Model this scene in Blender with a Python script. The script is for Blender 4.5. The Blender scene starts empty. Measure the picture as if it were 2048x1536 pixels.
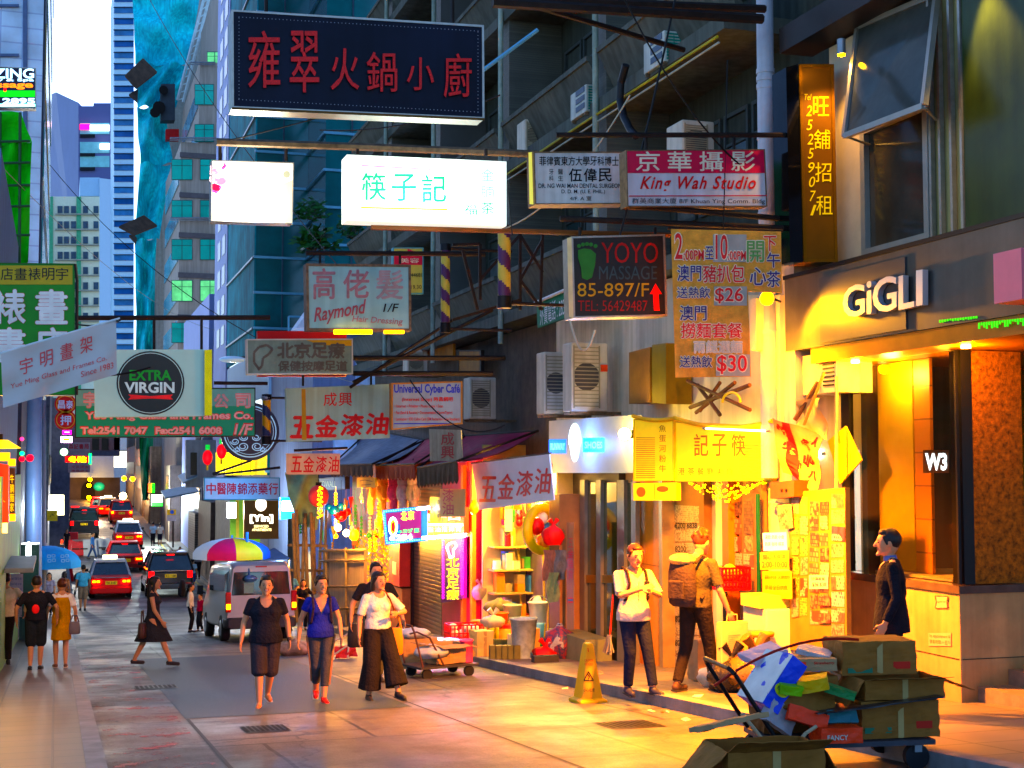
import bpy,math,random
from mathutils import Vector,Matrix
R=random.Random(7)
scn=bpy.context.scene
COL=scn.collection
rad=math.radians
F=2800.0;EYE=1.7;SLOPE=.0675
PITCH=math.atan(172/F);YAW=math.atan(908/F*math.cos(PITCH))
cam_d=bpy.data.cameras.new('camera');cam=bpy.data.objects.new('camera',cam_d);COL.objects.link(cam)
cam_d.sensor_width=36;cam_d.lens=36*F/2048;cam_d.clip_end=2000;cam_d.clip_start=.05
cam.location=(0,0,EYE);cam.rotation_euler=(math.pi/2+PITCH,0,-YAW)
scn.camera=cam
w=bpy.data.worlds.new('World');scn.world=w;w.use_nodes=True
nt=w.node_tree;bg=nt.nodes['Background']
sky=nt.nodes.new('ShaderNodeTexSky');sky.sky_type='NISHITA';sky.sun_disc=False
SUN_EL,SUN_ROT=rad(24),rad(0)
sky.sun_elevation=SUN_EL;sky.sun_rotation=SUN_ROT;sky.air_density=1.0;sky.dust_density=.3;sky.ozone_density=3.0
tint=nt.nodes.new('ShaderNodeMix');tint.data_type='RGBA';tint.blend_type='MULTIPLY';tint.inputs[0].default_value=1;tint.inputs[7].default_value=(.72,.93,1.28,1)
nt.links.new(sky.outputs[0],tint.inputs[6]);nt.links.new(tint.outputs[2],bg.inputs[0]);bg.inputs[1].default_value=.13
sun_d=bpy.data.lights.new('sun','SUN');sun_d.energy=.12;sun_d.angle=rad(40);sun_d.color=(1,.93,.85)
sun=bpy.data.objects.new('sun',sun_d);COL.objects.link(sun)
sun.rotation_euler=(-(math.pi/2-SUN_EL),0,-SUN_ROT)
scn.view_settings.view_transform='Standard';scn.view_settings.look='None'
scn.view_settings.exposure=1.25;scn.view_settings.gamma=1.0
scn.render.engine='CYCLES';scn.cycles.use_denoising=True
scn.cycles.max_bounces=6;scn.cycles.diffuse_bounces=3;scn.cycles.glossy_bounces=3;scn.cycles.transparent_max_bounces=8
scn.cycles.sample_clamp_indirect=6;scn.cycles.caustics_reflective=False;scn.cycles.caustics_refractive=False
cy,sy=math.cos(YAW),math.sin(YAW);cp,sp=math.cos(PITCH),math.sin(PITCH)
FW=Vector((sy*cp,cy*cp,sp));RT=Vector((cy,-sy,0));UP=RT.cross(FW);CAM=Vector((0,0,EYE))
KN=[(-30,2.0),(0,0),(42,-2.835),(50,-3.28),(57,-3.55),(66,-3.62),(76,-3.45),(90,-3.05),(113,-2.45),(150,-1.3),(400,4)]
def g0(Y):
    for(a,za),(b,zb)in zip(KN,KN[1:]):
        if Y<=b:return za+(zb-za)*(Y-a)/(b-a)
    return KN[-1][1]
def g(Y):
    if Y<40:return-SLOPE*Y
    return sum(g0(Y+k)for k in(-3,-2,-1,0,1,2,3))/7
def ray(px,py):return FW+RT*((px-1024)/F)-UP*((py-768)/F)
def WX(px,py,X):d=ray(px,py);return CAM+d*(X/d.x)
def WY(px,py,Y):d=ray(px,py);return CAM+d*(Y/d.y)
def WG(px,py,off=0.):
    d=ray(px,py);return CAM+d*((EYE-off)/(-SLOPE*d.y-d.z))
class Plane:
    def __init__(s,p,n):s.p=Vector(p);s.n=Vector(n).normalized()
    def at(s,px,py,off=0.):
        d=ray(px,py);p=s.p+s.n*off
        return CAM+d*((p-CAM).dot(s.n)/d.dot(s.n))
def PX(X):return Plane((X,0,0),(-1,0,0))
def PY(Y):return Plane((0,Y,0),(0,-1,0))
def P2(pxa,Ya,pxb,Yb,py=900):
    a=WY(pxa,py,Ya);b=WY(pxb,py,Yb);u=b-a;u.z=0
    n=Vector((u.y,-u.x,0))
    if n.dot(CAM-a)<0:n=-n
    return Plane(a,n)
MC={}
def lin(c):
    if isinstance(c,str):
        c=c.lstrip('#');c=[int(c[i:i+2],16)/255 for i in(0,2,4)]
        return tuple((v/12.92 if v<.04045 else((v+.055)/1.055)**2.4)for v in c)
    return tuple(c)
def sat(c,k=1.28):
    l=.3*c[0]+.59*c[1]+.11*c[2];return tuple(min(1,max(0,l+(v-l)*k))for v in c)
def mat(name,col,rough=.6,metal=0.,emit=0.,var=.18,scale=4.,bump=0.,streak=0.,spec=.22,trans=0.,coat=0.,obj=False,dirt=None,dirt_amt=.35):
    key=(name,col if isinstance(col,str)else tuple(col),rough,metal,emit,var,scale,bump,streak,trans)
    if key in MC:return MC[key]
    c=sat(lin(col));m=bpy.data.materials.new(name);m.use_nodes=True;t=m.node_tree;N=t.nodes;L=t.links
    b=N['Principled BSDF'];b.inputs['Roughness'].default_value=rough;b.inputs['Metallic'].default_value=metal
    b.inputs['Specular IOR Level'].default_value=spec;b.inputs['Coat Weight'].default_value=coat
    b.inputs['Base Color'].default_value=(*c,1)
    if emit:
        b.inputs['Emission Color'].default_value=(*c,1);b.inputs['Emission Strength'].default_value=emit
        if var==.18:var=0
    if trans:
        tb=N.new('ShaderNodeBsdfTransparent');tb.inputs[0].default_value=(.75+.25*c[0],.75+.25*c[1],.75+.25*c[2],1)
        mx=N.new('ShaderNodeMixShader');lw=N.new('ShaderNodeLayerWeight');fr=N.new('ShaderNodeMath');fr.operation='POWER';fr.inputs[1].default_value=4;L.new(lw.outputs['Facing'],fr.inputs[0])
        ad=N.new('ShaderNodeMath');ad.operation='ADD';ad.inputs[1].default_value=1-trans;ad.use_clamp=True
        L.new(fr.outputs[0],ad.inputs[0]);L.new(ad.outputs[0],mx.inputs[0]);L.new(tb.outputs[0],mx.inputs[1]);L.new(b.outputs[0],mx.inputs[2])
        L.new(mx.outputs[0],N['Material Output'].inputs[0])
    if var>0 or bump>0 or streak>0:
        if obj:tc=N.new('ShaderNodeTexCoord').outputs['Object']
        else:tc=N.new('ShaderNodeNewGeometry').outputs['Position']
        nz=N.new('ShaderNodeTexNoise');nz.inputs['Scale'].default_value=scale;nz.inputs['Detail'].default_value=6;nz.inputs['Roughness'].default_value=.62
        L.new(tc,nz.inputs['Vector'])
        cr=N.new('ShaderNodeValToRGB');e=cr.color_ramp.elements;e[0].position=.3;e[1].position=.72
        e[0].color=(*[v*(1-var)for v in c],1);e[1].color=(*[min(1,v*(1+var))for v in c],1)
        L.new(nz.outputs[0],cr.inputs[0]);out=cr.outputs[0]
        if streak>0:
            mp=N.new('ShaderNodeMapping');mp.inputs['Scale'].default_value=(3,3,.18);L.new(tc,mp.inputs[0])
            n2=N.new('ShaderNodeTexNoise');n2 .inputs['Scale'].default_value=2.2;n2 .inputs['Detail'].default_value=5;L.new(mp.outputs[0],n2 .inputs['Vector'])
            c2=N.new('ShaderNodeValToRGB');c2 .color_ramp.elements[0].position=.38;c2 .color_ramp.elements[1].position=.62
            L.new(n2 .outputs[0],c2 .inputs[0])
            mm=N.new('ShaderNodeMix');mm.data_type='RGBA';mm.blend_type='MULTIPLY'
            d=lin(dirt)if dirt else(.35,.32,.27)
            m3=N.new('ShaderNodeMix');m3 .data_type='RGBA';m3 .inputs[6].default_value=(*[1-streak*(1-x)for x in d],1);m3 .inputs[7].default_value=(1,1,1,1)
            L.new(c2 .outputs[0],m3 .inputs[0]);mm.inputs[0].default_value=1;L.new(out,mm.inputs[6]);L.new(m3 .outputs[2],mm.inputs[7]);out=mm.outputs[2]
        if var>0 or streak>0:
            L.new(out,b.inputs['Base Color'])
            if emit:L.new(out,b.inputs['Emission Color'])
        if bump>0:
            bp=N.new('ShaderNodeBump');bp.inputs['Strength'].default_value=bump;bp.inputs['Distance'].default_value=.02
            n3=N.new('ShaderNodeTexNoise');n3 .inputs['Scale'].default_value=scale*6;n3 .inputs['Detail'].default_value=4;L.new(tc,n3 .inputs['Vector'])
            L.new(n3 .outputs[0],bp.inputs['Height']);L.new(bp.outputs[0],b.inputs['Normal'])
    MC[key]=m;return m
def nodes(m):return m.node_tree.nodes,m.node_tree.links
def tilemat(name,col,mortar,bw,bh,rough=.5,msize=.02,axes='xz',var=.15,rough2=None,emit=0):
    """brick/tile grid or rolled-shutter lines on real surfaces"""
    m=bpy.data.materials.new(name);m.use_nodes=True;N,L=nodes(m);b=N['Principled BSDF'];b.inputs['Roughness'].default_value=rough
    gp=N.new('ShaderNodeNewGeometry');sx=N.new('ShaderNodeSeparateXYZ');L.new(gp.outputs['Position'],sx.inputs[0]);cb=N.new('ShaderNodeCombineXYZ')
    ix={'x':0,'y':1,'z':2};L.new(sx.outputs[ix[axes[0]]],cb.inputs[0]);L.new(sx.outputs[ix[axes[1]]],cb.inputs[1])
    br=N.new('ShaderNodeTexBrick');br.offset=0 if bw<90 else .5;c=sat(lin(col));br.inputs['Scale'].default_value=1
    br.inputs['Color1'].default_value=(*[v*(1-var)for v in c],1);br.inputs['Color2'].default_value=(*[min(1,v*(1+var))for v in c],1);br.inputs['Mortar'].default_value=(*lin(mortar),1)
    br.inputs['Mortar Size'].default_value=msize;br.inputs['Brick Width'].default_value=bw;br.inputs['Row Height'].default_value=bh
    L.new(cb.outputs[0],br.inputs['Vector'])
    nz=N.new('ShaderNodeTexNoise');nz.inputs['Scale'].default_value=1.3;nz.inputs['Detail'].default_value=5;L.new(gp.outputs['Position'],nz.inputs['Vector'])
    mr=N.new('ShaderNodeMapRange');mr.inputs[1].default_value=.3;mr.inputs[2].default_value=.7;mr.inputs[3].default_value=.7;mr.inputs[4].default_value=1.1;L.new(nz.outputs[0],mr.inputs[0])
    mm=N.new('ShaderNodeMix');mm.data_type='RGBA';mm.blend_type='MULTIPLY';mm.inputs[0].default_value=1;L.new(br.outputs[0],mm.inputs[6]);L.new(mr.outputs[0],mm.inputs[7])
    L.new(mm.outputs[2],b.inputs['Base Color'])
    bp=N.new('ShaderNodeBump');bp.inputs['Strength'].default_value=.5;bp.inputs['Distance'].default_value=.01;bp.invert=True;L.new(br.outputs['Fac'],bp.inputs['Height']);L.new(bp.outputs[0],b.inputs['Normal'])
    return m
class MB:
    def __init__(s):s.v=[];s.f=[];s.mi=[];s.cur=0;s.sm=[];s.smooth=False
    def add(s,vs,fs):
        o=len(s.v);s.v+=[Vector(v)for v in vs]
        for f in fs:s.f.append([i+o for i in f]);s.mi.append(s.cur);s.sm.append(s.smooth)
        return s
    def box(s,c,d,rot=None,rz=0):
        h=[x/2 for x in d];c=Vector(c)
        M=rot if rot is not None else Matrix.Rotation(rz,3,'Z')
        vs=[c+M@Vector((sx*h[0],sy_*h[1],sz*h[2]))for sx in(-1,1)for sy_ in(-1,1)for sz in(-1,1)]
        return s.add(vs,[(0,1,3,2),(4,6,7,5),(0,4,5,1),(2,3,7,6),(0,2,6,4),(1,5,7,3)])
    def bb(s,x0,x1,y0,y1,z0,z1):return s.box(((x0+x1)/2,(y0+y1)/2,(z0+z1)/2),(abs(x1-x0),abs(y1-y0),abs(z1-z0)))
    def hexa(s,a,b):
        return s.add(list(a)+list(b),[(3,2,1,0),(4,5,6,7),(0,1,5,4),(1,2,6,5),(2,3,7,6),(3,0,4,7)])
    def poly(s,pts):return s.add(pts,[tuple(range(len(pts)))])
    def prism(s,pts,off):
        n=len(pts);off=Vector(off);pts=[Vector(p)for p in pts]
        return s.add(pts+[p+off for p in pts],[tuple(range(n-1,-1,-1)),tuple(range(n,2*n))]+[(i,(i+1)%n,n+(i+1)%n,n+i)for i in range(n)])
    def cyl(s,p0,p1,r0,r1=None,n=10,caps=True):
        r1=r0 if r1 is None else r1;p0=Vector(p0);p1=Vector(p1);d=(p1-p0)
        if d.length<1e-6:return s
        d.normalize();a=d.orthogonal().normalized();b=d.cross(a)
        vs=[]
        for p,r in((p0,r0),(p1,r1)):vs+=[p+a*(r*math.cos(2*math.pi*i/n))+b*(r*math.sin(2*math.pi*i/n))for i in range(n)]
        o=s.smooth;s.smooth=n>6
        s.add(vs,[(i,(i+1)%n,n+(i+1)%n,n+i)for i in range(n)]);s.smooth=o
        if caps:s.add(vs,[tuple(range(n-1,-1,-1)),tuple(range(n,2*n))])
        return s
    def tube(s,pts,r,n=6):
        for a,b in zip(pts,pts[1:]):s.cyl(a,b,r,r,n)
        return s
    def loft(s,rings,cap=True):
        n=len(rings[0]);vs=[p for r in rings for p in r]
        fs=[(k*n+i,k*n+(i+1)%n,(k+1)*n+(i+1)%n,(k+1)*n+i)for k in range(len(rings)-1)for i in range(n)]
        s.add(vs,fs)
        if cap:s.add(rings[0],[tuple(range(n-1,-1,-1))]);s.add(rings[-1],[tuple(range(n))])
        return s
    def ell(s,c,r,n=12,m=8,rot=None):
        c=Vector(c);vs=[];o=s.smooth;s.smooth=True
        if not hasattr(r,'__len__'):r=(r,r,r)
        for j in range(m+1):
            th=math.pi*j/m
            for i in range(n):
                ph=2*math.pi*i/n;p=Vector((r[0]*math.sin(th)*math.cos(ph),r[1]*math.sin(th)*math.sin(ph),r[2]*math.cos(th)))
                vs.append(c+(rot@p if rot is not None else p))
        s.add(vs,[(j*n+i,(j+1)*n+i,(j+1)*n+(i+1)%n,j*n+(i+1)%n)for j in range(m)for i in range(n)]);s.smooth=o
        return s
    def cap(s,p0,p1,r0,r1=None,n=10):
        r1=r0 if r1 is None else r1;s.cyl(p0,p1,r0,r1,n);s.ell(p0,r0,n,6);s.ell(p1,r1,n,6);return s
    def lathe(s,c,prof,n=16,axis=None):
        c=Vector(c);o=s.smooth;s.smooth=True
        rings=[[c+Vector((r*math.cos(2*math.pi*i/n),r*math.sin(2*math.pi*i/n),z))for i in range(n)]for r,z in prof]
        s.loft(rings);s.smooth=o;return s
    def mesh(s,name,mats,off=None):
        me=bpy.data.meshes.new(name);o=off or Vector((0,0,0))
        me.from_pydata([tuple(v-o)for v in s.v],[],s.f);me.update()
        if not isinstance(mats,(list,tuple)):mats=[mats]
        for m in mats:me.materials.append(m)
        me.polygons.foreach_set('material_index',s.mi);me.polygons.foreach_set('use_smooth',s.sm)
        return me
    def build(s,name,mats,root=None,local=False,bevel=0,label=None):
        if root is None and not local:
            xs=[v.x for v in s.v];ys=[v.y for v in s.v];zs=[v.z for v in s.v]
            off=Vector(((min(xs)+max(xs))/2,(min(ys)+max(ys))/2,min(zs)))
        else:off=Vector((0,0,0))if(local or root is None)else wloc(root)
        ob=bpy.data.objects.new(name,s.mesh(name,mats,off));COL.objects.link(ob)
        if root is not None:ob.parent=root
        else:ob.location=off
        if bevel:
            bm=ob.modifiers.new('bevel','BEVEL');bm.width=bevel;bm.segments=2;bm.limit_method='ANGLE'
        if label:ob['label']=label
        return ob
def wloc(o):
    p=Vector(o.location)
    while o.parent:o=o.parent;p=p+Vector(o.location)
    return p
def tag(o,label=None,cat=None,group=None,kind=None):
    if label:o['label']=label
    if cat:o['category']=cat
    if group:o['group']=group
    if kind:o['kind']=kind
    return o
def thing(name,label,cat,loc=(0,0,0),rz=0,group=None):
    o=bpy.data.objects.new(name,None);COL.objects.link(o);o.location=loc;o.rotation_euler=(0,0,rz);o.empty_display_size=.2
    return tag(o,label,cat,group)
def copy_tree(o,parent=None):
    c=o.copy();COL.objects.link(c);c.parent=parent
    for ch in[x for x in o.children]:copy_tree(ch,c)
    return c
def solo(mb,name,m,label,cat,group=None,bevel=0):
    return tag(mb.build(name,m,bevel=bevel),label,cat,group)
def struct(mb,name,m):return tag(mb.build(name,m),kind='structure')
def sag(a,b,d=.3,n=10):
    a=Vector(a);b=Vector(b);return[a.lerp(b,i/n)-Vector((0,0,d*4*(i/n)*(1-i/n)))for i in range(n+1)]
TC={}
def glyphs(s,bold=0.,shear=0.,space=1.0):
    k=(s,bold,shear,space)
    if k in TC:return TC[k]
    cu=bpy.data.curves.new('lettering','FONT');cu.body=s;cu.size=1;cu.offset=bold;cu.shear=shear;cu.resolution_u=3;cu.space_character=space
    ob=bpy.data.objects.new('lettering',cu);COL.objects.link(ob)
    dg=bpy.context.evaluated_depsgraph_get();dg.update()
    me=bpy.data.meshes.new_from_object(ob.evaluated_get(dg))
    vs=[(v.co.x,v.co.y)for v in me.vertices];fs=[tuple(p.vertices)for p in me.polygons]
    bpy.data.objects.remove(ob);bpy.data.meshes.remove(me);bpy.data.curves.remove(cu)
    if not vs:vs=[(0,0)]
    x0=min(v[0]for v in vs);x1=max(v[0]for v in vs);y0=min(v[1]for v in vs);y1=max(v[1]for v in vs)
    TC[k]=([((v[0]-x0)/max(x1-x0,1e-4),(v[1]-y0)/max(y1-y0,1e-4))for v in vs],fs,x1-x0,y1-y0);return TC[k]
class Board:
    """flat sign: a front quad given by photo corners on a plane, real thickness behind it"""
    def __init__(s,name,label,cat,quad,plane,t=.12,face=None,frame=None,fw=0,group=None,root=None,back=None):
        if len(quad)==4 and not hasattr(quad[0],'__len__'):x0,y0,x1,y1=quad;quad=[(x0,y0),(x1,y0),(x1,y1),(x0,y1)]
        s.q=quad;s.pl=plane;s.n=0;s.parts={}
        c=[plane.at(*p)for p in quad];s.c=c
        base=(c[2]+c[3])/2
        s.root=root or thing(name,label,cat,base,group=group)
        m=MB();bk=[p-plane.n*t for p in c];m.hexa(c,bk);m.build('panel',face,s.root)
        if frame:
            f=MB();o=.012
            qi=s.inset(fw)
            for i in range(4):
                j=(i+1)%4;a=[plane.at(*quad[i],o),plane.at(*quad[j],o),plane.at(*qi[j],o),plane.at(*qi[i],o)]
                f.hexa(a,[p-plane.n*(t+o+.004)for p in a])
            f.build('frame',frame,s.root)
    def inset(s,w):
        cx=sum(p[0]for p in s.q)/4;cy_=sum(p[1]for p in s.q)/4
        return[(p[0]+(w if p[0]<cx else-w),p[1]+(w if p[1]<cy_ else-w))for p in s.q]
    def _mb(s,part,m):
        k=(part,m.name)
        if k not in s.parts:s.n+=1;s.parts[k]=(MB(),m,.004+.0022*s.n)
        return s.parts[k][0],s.parts[k][2]
    def text(s,txt,box,m,bold=.0,shear=0.,part='lettering',outline=None,oam=.03,space=1.,depth=0,fit=True,rise=0,_o=0.):
        cjk=any(ord(c)>0x2e80 for c in txt)
        if cjk:
            h_=box[3]-box[1];k=(oam if outline else bold)*h_*.8;kk=dict(shear=shear,space=space,depth=depth,rise=rise);bd=[(1,0),(-1,0),(0,1),(0,-1)]
            if outline:
                for i,(dx,dy)in enumerate(bd+[(.7,.7),(-.7,.7),(.7,-.7),(-.7,-.7)]):s.text(txt,(box[0]+dx*(k+1),box[1]+dy*(k+1),box[2]+dx*(k+1),box[3]+dy*(k+1)),outline,-1,part='outline',_o=.0002*i,**kk)
                return s.text(txt,box,m,bold,part=part,_o=.003,**kk)
            if bold>.004:
                for i,(dx,dy)in enumerate(bd):s.text(txt,(box[0]+dx*k,box[1]+dy*k,box[2]+dx*k,box[3]+dy*k),m,-1,part=part,_o=_o+.0002*(i+1),**kk)
            bold=0
        bold=max(bold,0)if cjk else bold
        if outline:s.text(txt,(box[0]-2,box[1]-2,box[2]+2,box[3]+2),outline,bold+oam,shear,'outline',None,0,space,rise=rise)
        vs,fs,wd,ht=glyphs(txt,bold,shear,space)
        x0,y0,x1,y1=box;mb,off=s._mb(part,m);off+=_o;sk=rise
        pts=[]
        for u,v in vs:pts.append((x0+(x1-x0)*u,y1+(y0-y1)*v+sk*(u-.5)))
        a=[s.pl.at(px,py,off+depth)for px,py in pts]
        mb.add(a,fs)
        if depth:
            ed={}
            for f in fs:
                for i in range(len(f)):
                    e=(f[i],f[(i+1)%len(f)]);ed[e]=1
            b=[s.pl.at(px,py,off-.02)for px,py in pts];n=len(a);side=[(i,j,j+n,i+n)for(i,j)in ed if(j,i)not in ed]
            mb.add(a+b,side)
        return s
    def vtext(s,txt,x0,y0,x1,y1,m,**k):
        n=len(txt);h=(y1-y0)/n;pad=k.pop('pad',.12)
        for i,ch in enumerate(txt):
            if ch!=' ':s.text(ch,(x0,y0+h*(i+pad/2),x1,y0+h*(i+1-pad/2)),m,**k)
        return s
    def htext(s,txt,x0,y0,x1,y1,m,**k):
        n=len(txt);w_=(x1-x0)/n;pad=k.pop('pad',.14);rise=k.pop('rise',0)
        for i,ch in enumerate(txt):
            if ch!=' ':
                dy=rise*((i+.5)/n-.5);s.text(ch,(x0+w_*(i+pad/2),y0+dy,x0+w_*(i+1-pad/2),y1+dy),m,**k)
        return s
    def poly(s,pts,m,part='patch'):
        mb,off=s._mb(part,m);mb.poly([s.pl.at(*p,off)for p in reversed(pts)]);return s
    def rect(s,x0,y0,x1,y1,m,part='patch'):return s.poly([(x0,y0),(x1,y0),(x1,y1),(x0,y1)],m,part)
    def disc(s,cx,cy_,rx,ry,m,part='patch',n=40):return s.poly([(cx+rx*math.cos(2*math.pi*i/n),cy_+ry*math.sin(2*math.pi*i/n))for i in range(n)],m,part)
    def line(s,pts,wpx,m,part='line'):
        mb,off=s._mb(part,m)
        for(ax,ay),(bx,by)in zip(pts,pts[1:]):
            dx,dy=bx-ax,by-ay;l=math.hypot(dx,dy)or 1;nx,ny=-dy/l*wpx/2,dx/l*wpx/2
            mb.poly([s.pl.at(*p,off)for p in((ax+nx,ay+ny),(bx+nx,by+ny),(bx-nx,by-ny),(ax-nx,ay-ny))])
        return s
    def ring(s,cx,cy_,rx,ry,wpx,m,part='ring',n=40):
        return s.line([(cx+rx*math.cos(2*math.pi*i/n),cy_+ry*math.sin(2*math.pi*i/n))for i in range(n+1)],wpx,m,part)
    def arm(s,pts,r=.025,m=None,off=-.06,part='bracket_arm'):
        MB().tube([s.pl.at(*p,off)for p in pts],r,6).build(part,m or STEEL,s.root);return s
    def done(s):
        for(part,_),(mb,m,_o)in s.parts.items():mb.build(part.split('#')[0],m,s.root)
        s.parts={};return s.root
def point(name,loc,col,watts,r=.08,spot=None,to=None):
    l=bpy.data.lights.new(name,'SPOT' if spot else 'POINT');l.color=col;l.energy=watts*3.6;l.shadow_soft_size=r
    o=bpy.data.objects.new(name,l);COL.objects.link(o);o.location=loc
    if spot:
        l.spot_size=rad(spot);l.spot_blend=.6;o.rotation_euler=(Vector(to)-Vector(loc)).to_track_quat('-Z','Y').to_euler()
    return o
STEEL=mat('rusty_steel','#241c18',.6,.4,var=.4,scale=9)
BLACK=mat('black_metal','#101012',.45,.3)
WIRE=mat('cable_black','#0c0c0c',.6)
GALV=mat('galvanised','#8a8f92',.45,.6,var=.25)
ALU=mat('aluminium_frame','#9a958c',.4,.7,var=.2,scale=8)
WHITE=mat('white_paint','#d9d9d4',.5,var=.08,streak=.25)
RUSTFR=mat('rusted_trim','#6b5a48',.55,.3,var=.45,scale=12)
CONC=mat('old_concrete','#4f4d48',.85,var=.3,scale=1.5,bump=.3,streak=.55)
DARK=mat('dark_recess','#16140f',.8,var=.3)
GLASSD=mat('dark_glass','#0b1418',.3,0,var=.2,scale=.6,spec=.15)
def E(name,col,k):return mat(name,col,.5,0,k,var=0)
REDP=mat('red_paint_letter','#c01722',.5,var=.15,scale=12)
BLKP=mat('black_letter','#0d0d10',.5)
PINK=mat('pink_letter','#d9506a',.6,var=.2,scale=10)
# = SETTING
def strip(x0,x1,ya,yb,off,h=None,dx=None,step=1.0):
    mb=MB();n=max(1,int((yb-ya)/step));nx=dx or 1
    top=[]
    for i in range(n+1):
        Y=ya+(yb-ya)*i/n
        for k in range(nx+1):top.append(Vector((x0+(x1-x0)*k/nx,Y,g(Y)+off)))
    W=nx+1
    mb.add(top,[(i*W+k,i*W+k+1,(i+1)*W+k+1,(i+1)*W+k)for i in range(n)for k in range(nx)])
    if h:
        for k in(0,nx):
            vs=[]
            for i in range(n+1):p=top[i*W+k];vs+=[p,p-Vector((0,0,h))]
            mb.add(vs,[(2*i,2*i+1,2*i+3,2*i+2)for i in range(n)])
        a,b=top[0],top[W-1];mb.add([a,b,b-Vector((0,0,h)),a-Vector((0,0,h))],[(0,1,2,3)])
    return mb
def roadmat():
    m=bpy.data.materials.new('road_concrete');m.use_nodes=True;N,L=nodes(m);b=N['Principled BSDF']
    gp=N.new('ShaderNodeNewGeometry').outputs['Position']
    def noise(sc,det=6,vec=gp):
        n=N.new('ShaderNodeTexNoise');n.inputs['Scale'].default_value=sc;n.inputs['Detail'].default_value=det;n.inputs['Roughness'].default_value=.65;L.new(vec,n.inputs['Vector']);return n.outputs[0]
    def ramp(o,a,b_,ca,cb):
        r=N.new('ShaderNodeValToRGB');r.color_ramp.elements[0].position=a;r.color_ramp.elements[1].position=b_;r.color_ramp.elements[0].color=(*ca,1);r.color_ramp.elements[1].color=(*cb,1);L.new(o,r.inputs[0]);return r.outputs[0]
    def mul(a,c,fac=1,t='MULTIPLY'):
        x=N.new('ShaderNodeMix');x.data_type='RGBA';x.blend_type=t;x.inputs[0].default_value=fac;L.new(a,x.inputs[6]);L.new(c,x.inputs[7]);return x.outputs[2]
    base=ramp(noise(.55),.3,.7,(.085,.078,.066),(.16,.15,.128))
    mp=N.new('ShaderNodeMapping');mp.inputs['Scale'].default_value=(1.6,.12,1);L.new(gp,mp.inputs[0])
    base=mul(base,ramp(noise(1.2,5,mp.outputs[0]),.35,.6,(.62,.6,.58),(1.05,1.05,1.05)))
    base=mul(base,ramp(noise(55,4),.36,.64,(.5,.5,.5),(1.2,1.2,1.2)))
    br=N.new('ShaderNodeTexBrick');br.offset=.35;br.inputs['Scale'].default_value=1;br.inputs['Brick Width'].default_value=3.1;br.inputs['Row Height'].default_value=4.6
    br.inputs['Color1'].default_value=(1,1,1,1);br.inputs['Color2'].default_value=(.55,.57,.62,1);br.inputs['Mortar'].default_value=(.12,.12,.12,1);br.inputs['Mortar Size'].default_value=.022
    ad=N.new('ShaderNodeVectorMath');ad.operation='MULTIPLY_ADD'
    nn=N.new('ShaderNodeTexNoise');nn.inputs['Scale'].default_value=.8;L.new(gp,nn.inputs['Vector']);L.new(nn.outputs[1],ad.inputs[0]);ad.inputs[1].default_value=(.12,.12,0);L.new(gp,ad.inputs[2])
    L.new(ad.outputs[0],br.inputs['Vector']);base=mul(base,br.outputs[0])
    vo=N.new('ShaderNodeTexVoronoi');vo.feature='DISTANCE_TO_EDGE';vo.inputs['Scale'].default_value=.33
    a2=N.new('ShaderNodeVectorMath');a2 .operation='MULTIPLY_ADD';n3=N.new('ShaderNodeTexNoise');n3 .inputs['Scale'].default_value=2.2;n3 .inputs['Detail'].default_value=5;L.new(gp,n3 .inputs['Vector']);L.new(n3 .outputs[1],a2 .inputs[0]);a2 .inputs[1].default_value=(.7,.7,0);L.new(gp,a2 .inputs[2]);L.new(a2 .outputs[0],vo.inputs['Vector'])
    base=mul(base,ramp(vo.outputs['Distance'],.0,.012,(.3,.3,.3),(1,1,1)))
    mp2=N.new('ShaderNodeMapping');mp2 .inputs['Scale'].default_value=(.35,1.9,1);L.new(gp,mp2 .inputs[0])
    base=mul(base,ramp(noise(.9,2,mp2 .outputs[0]),.36,.38,(.42,.43,.47),(1,1,1)))
    L.new(base,b.inputs['Base Color'])
    rr=N.new('ShaderNodeMapRange');rr.inputs[1].default_value=.35;rr.inputs[2].default_value=.65;rr.inputs[3].default_value=.4;rr.inputs[4].default_value=.72;L.new(noise(.8),rr.inputs[0]);L.new(rr.outputs[0],b.inputs['Roughness'])
    bp=N.new('ShaderNodeBump');bp.inputs['Strength'].default_value=.25;bp.inputs['Distance'].default_value=.015;L.new(noise(14,6),bp.inputs['Height']);L.new(bp.outputs[0],b.inputs['Normal'])
    return m
def pavemat(name,col,bw,bh):
    return tilemat(name,col,(.03,.03,.03),bw,bh,.5,.012,'xy',.12)
ROADM=roadmat();PAVE=pavemat('paving_slabs',(.13,.115,.1),.9,.62);KERBM=mat('kerb_granite',(.2,.19,.18),.6,var=.3,scale=3,bump=.3,streak=.2)
struct(strip(-60,90,-12,320,-.02,dx=6,step=2),'ground',mat('ground_concrete',(.12,.12,.12),.8,var=.3))
struct(strip(.42,6.6,-6,150,0,dx=6,step=.5),'road',ROADM)
KH=.13
struct(strip(6.78,13.5,-6,92,KH,dx=4),'pavement',PAVE)
struct(strip(-3.5,.26,-6,60,KH,dx=3),'pavement',pavemat('brown_paving',(.085,.065,.045),.6,.45))
struct(strip(6.6,6.78,-6,92,KH+.004,h=.2),'kerb',KERBM)
struct(strip(.26,.42,-6,60,KH+.004,h=.2),'kerb',KERBM)
struct(strip(5.9,9.5,92,150,KH,h=.2,dx=2),'pavement',PAVE)
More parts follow.
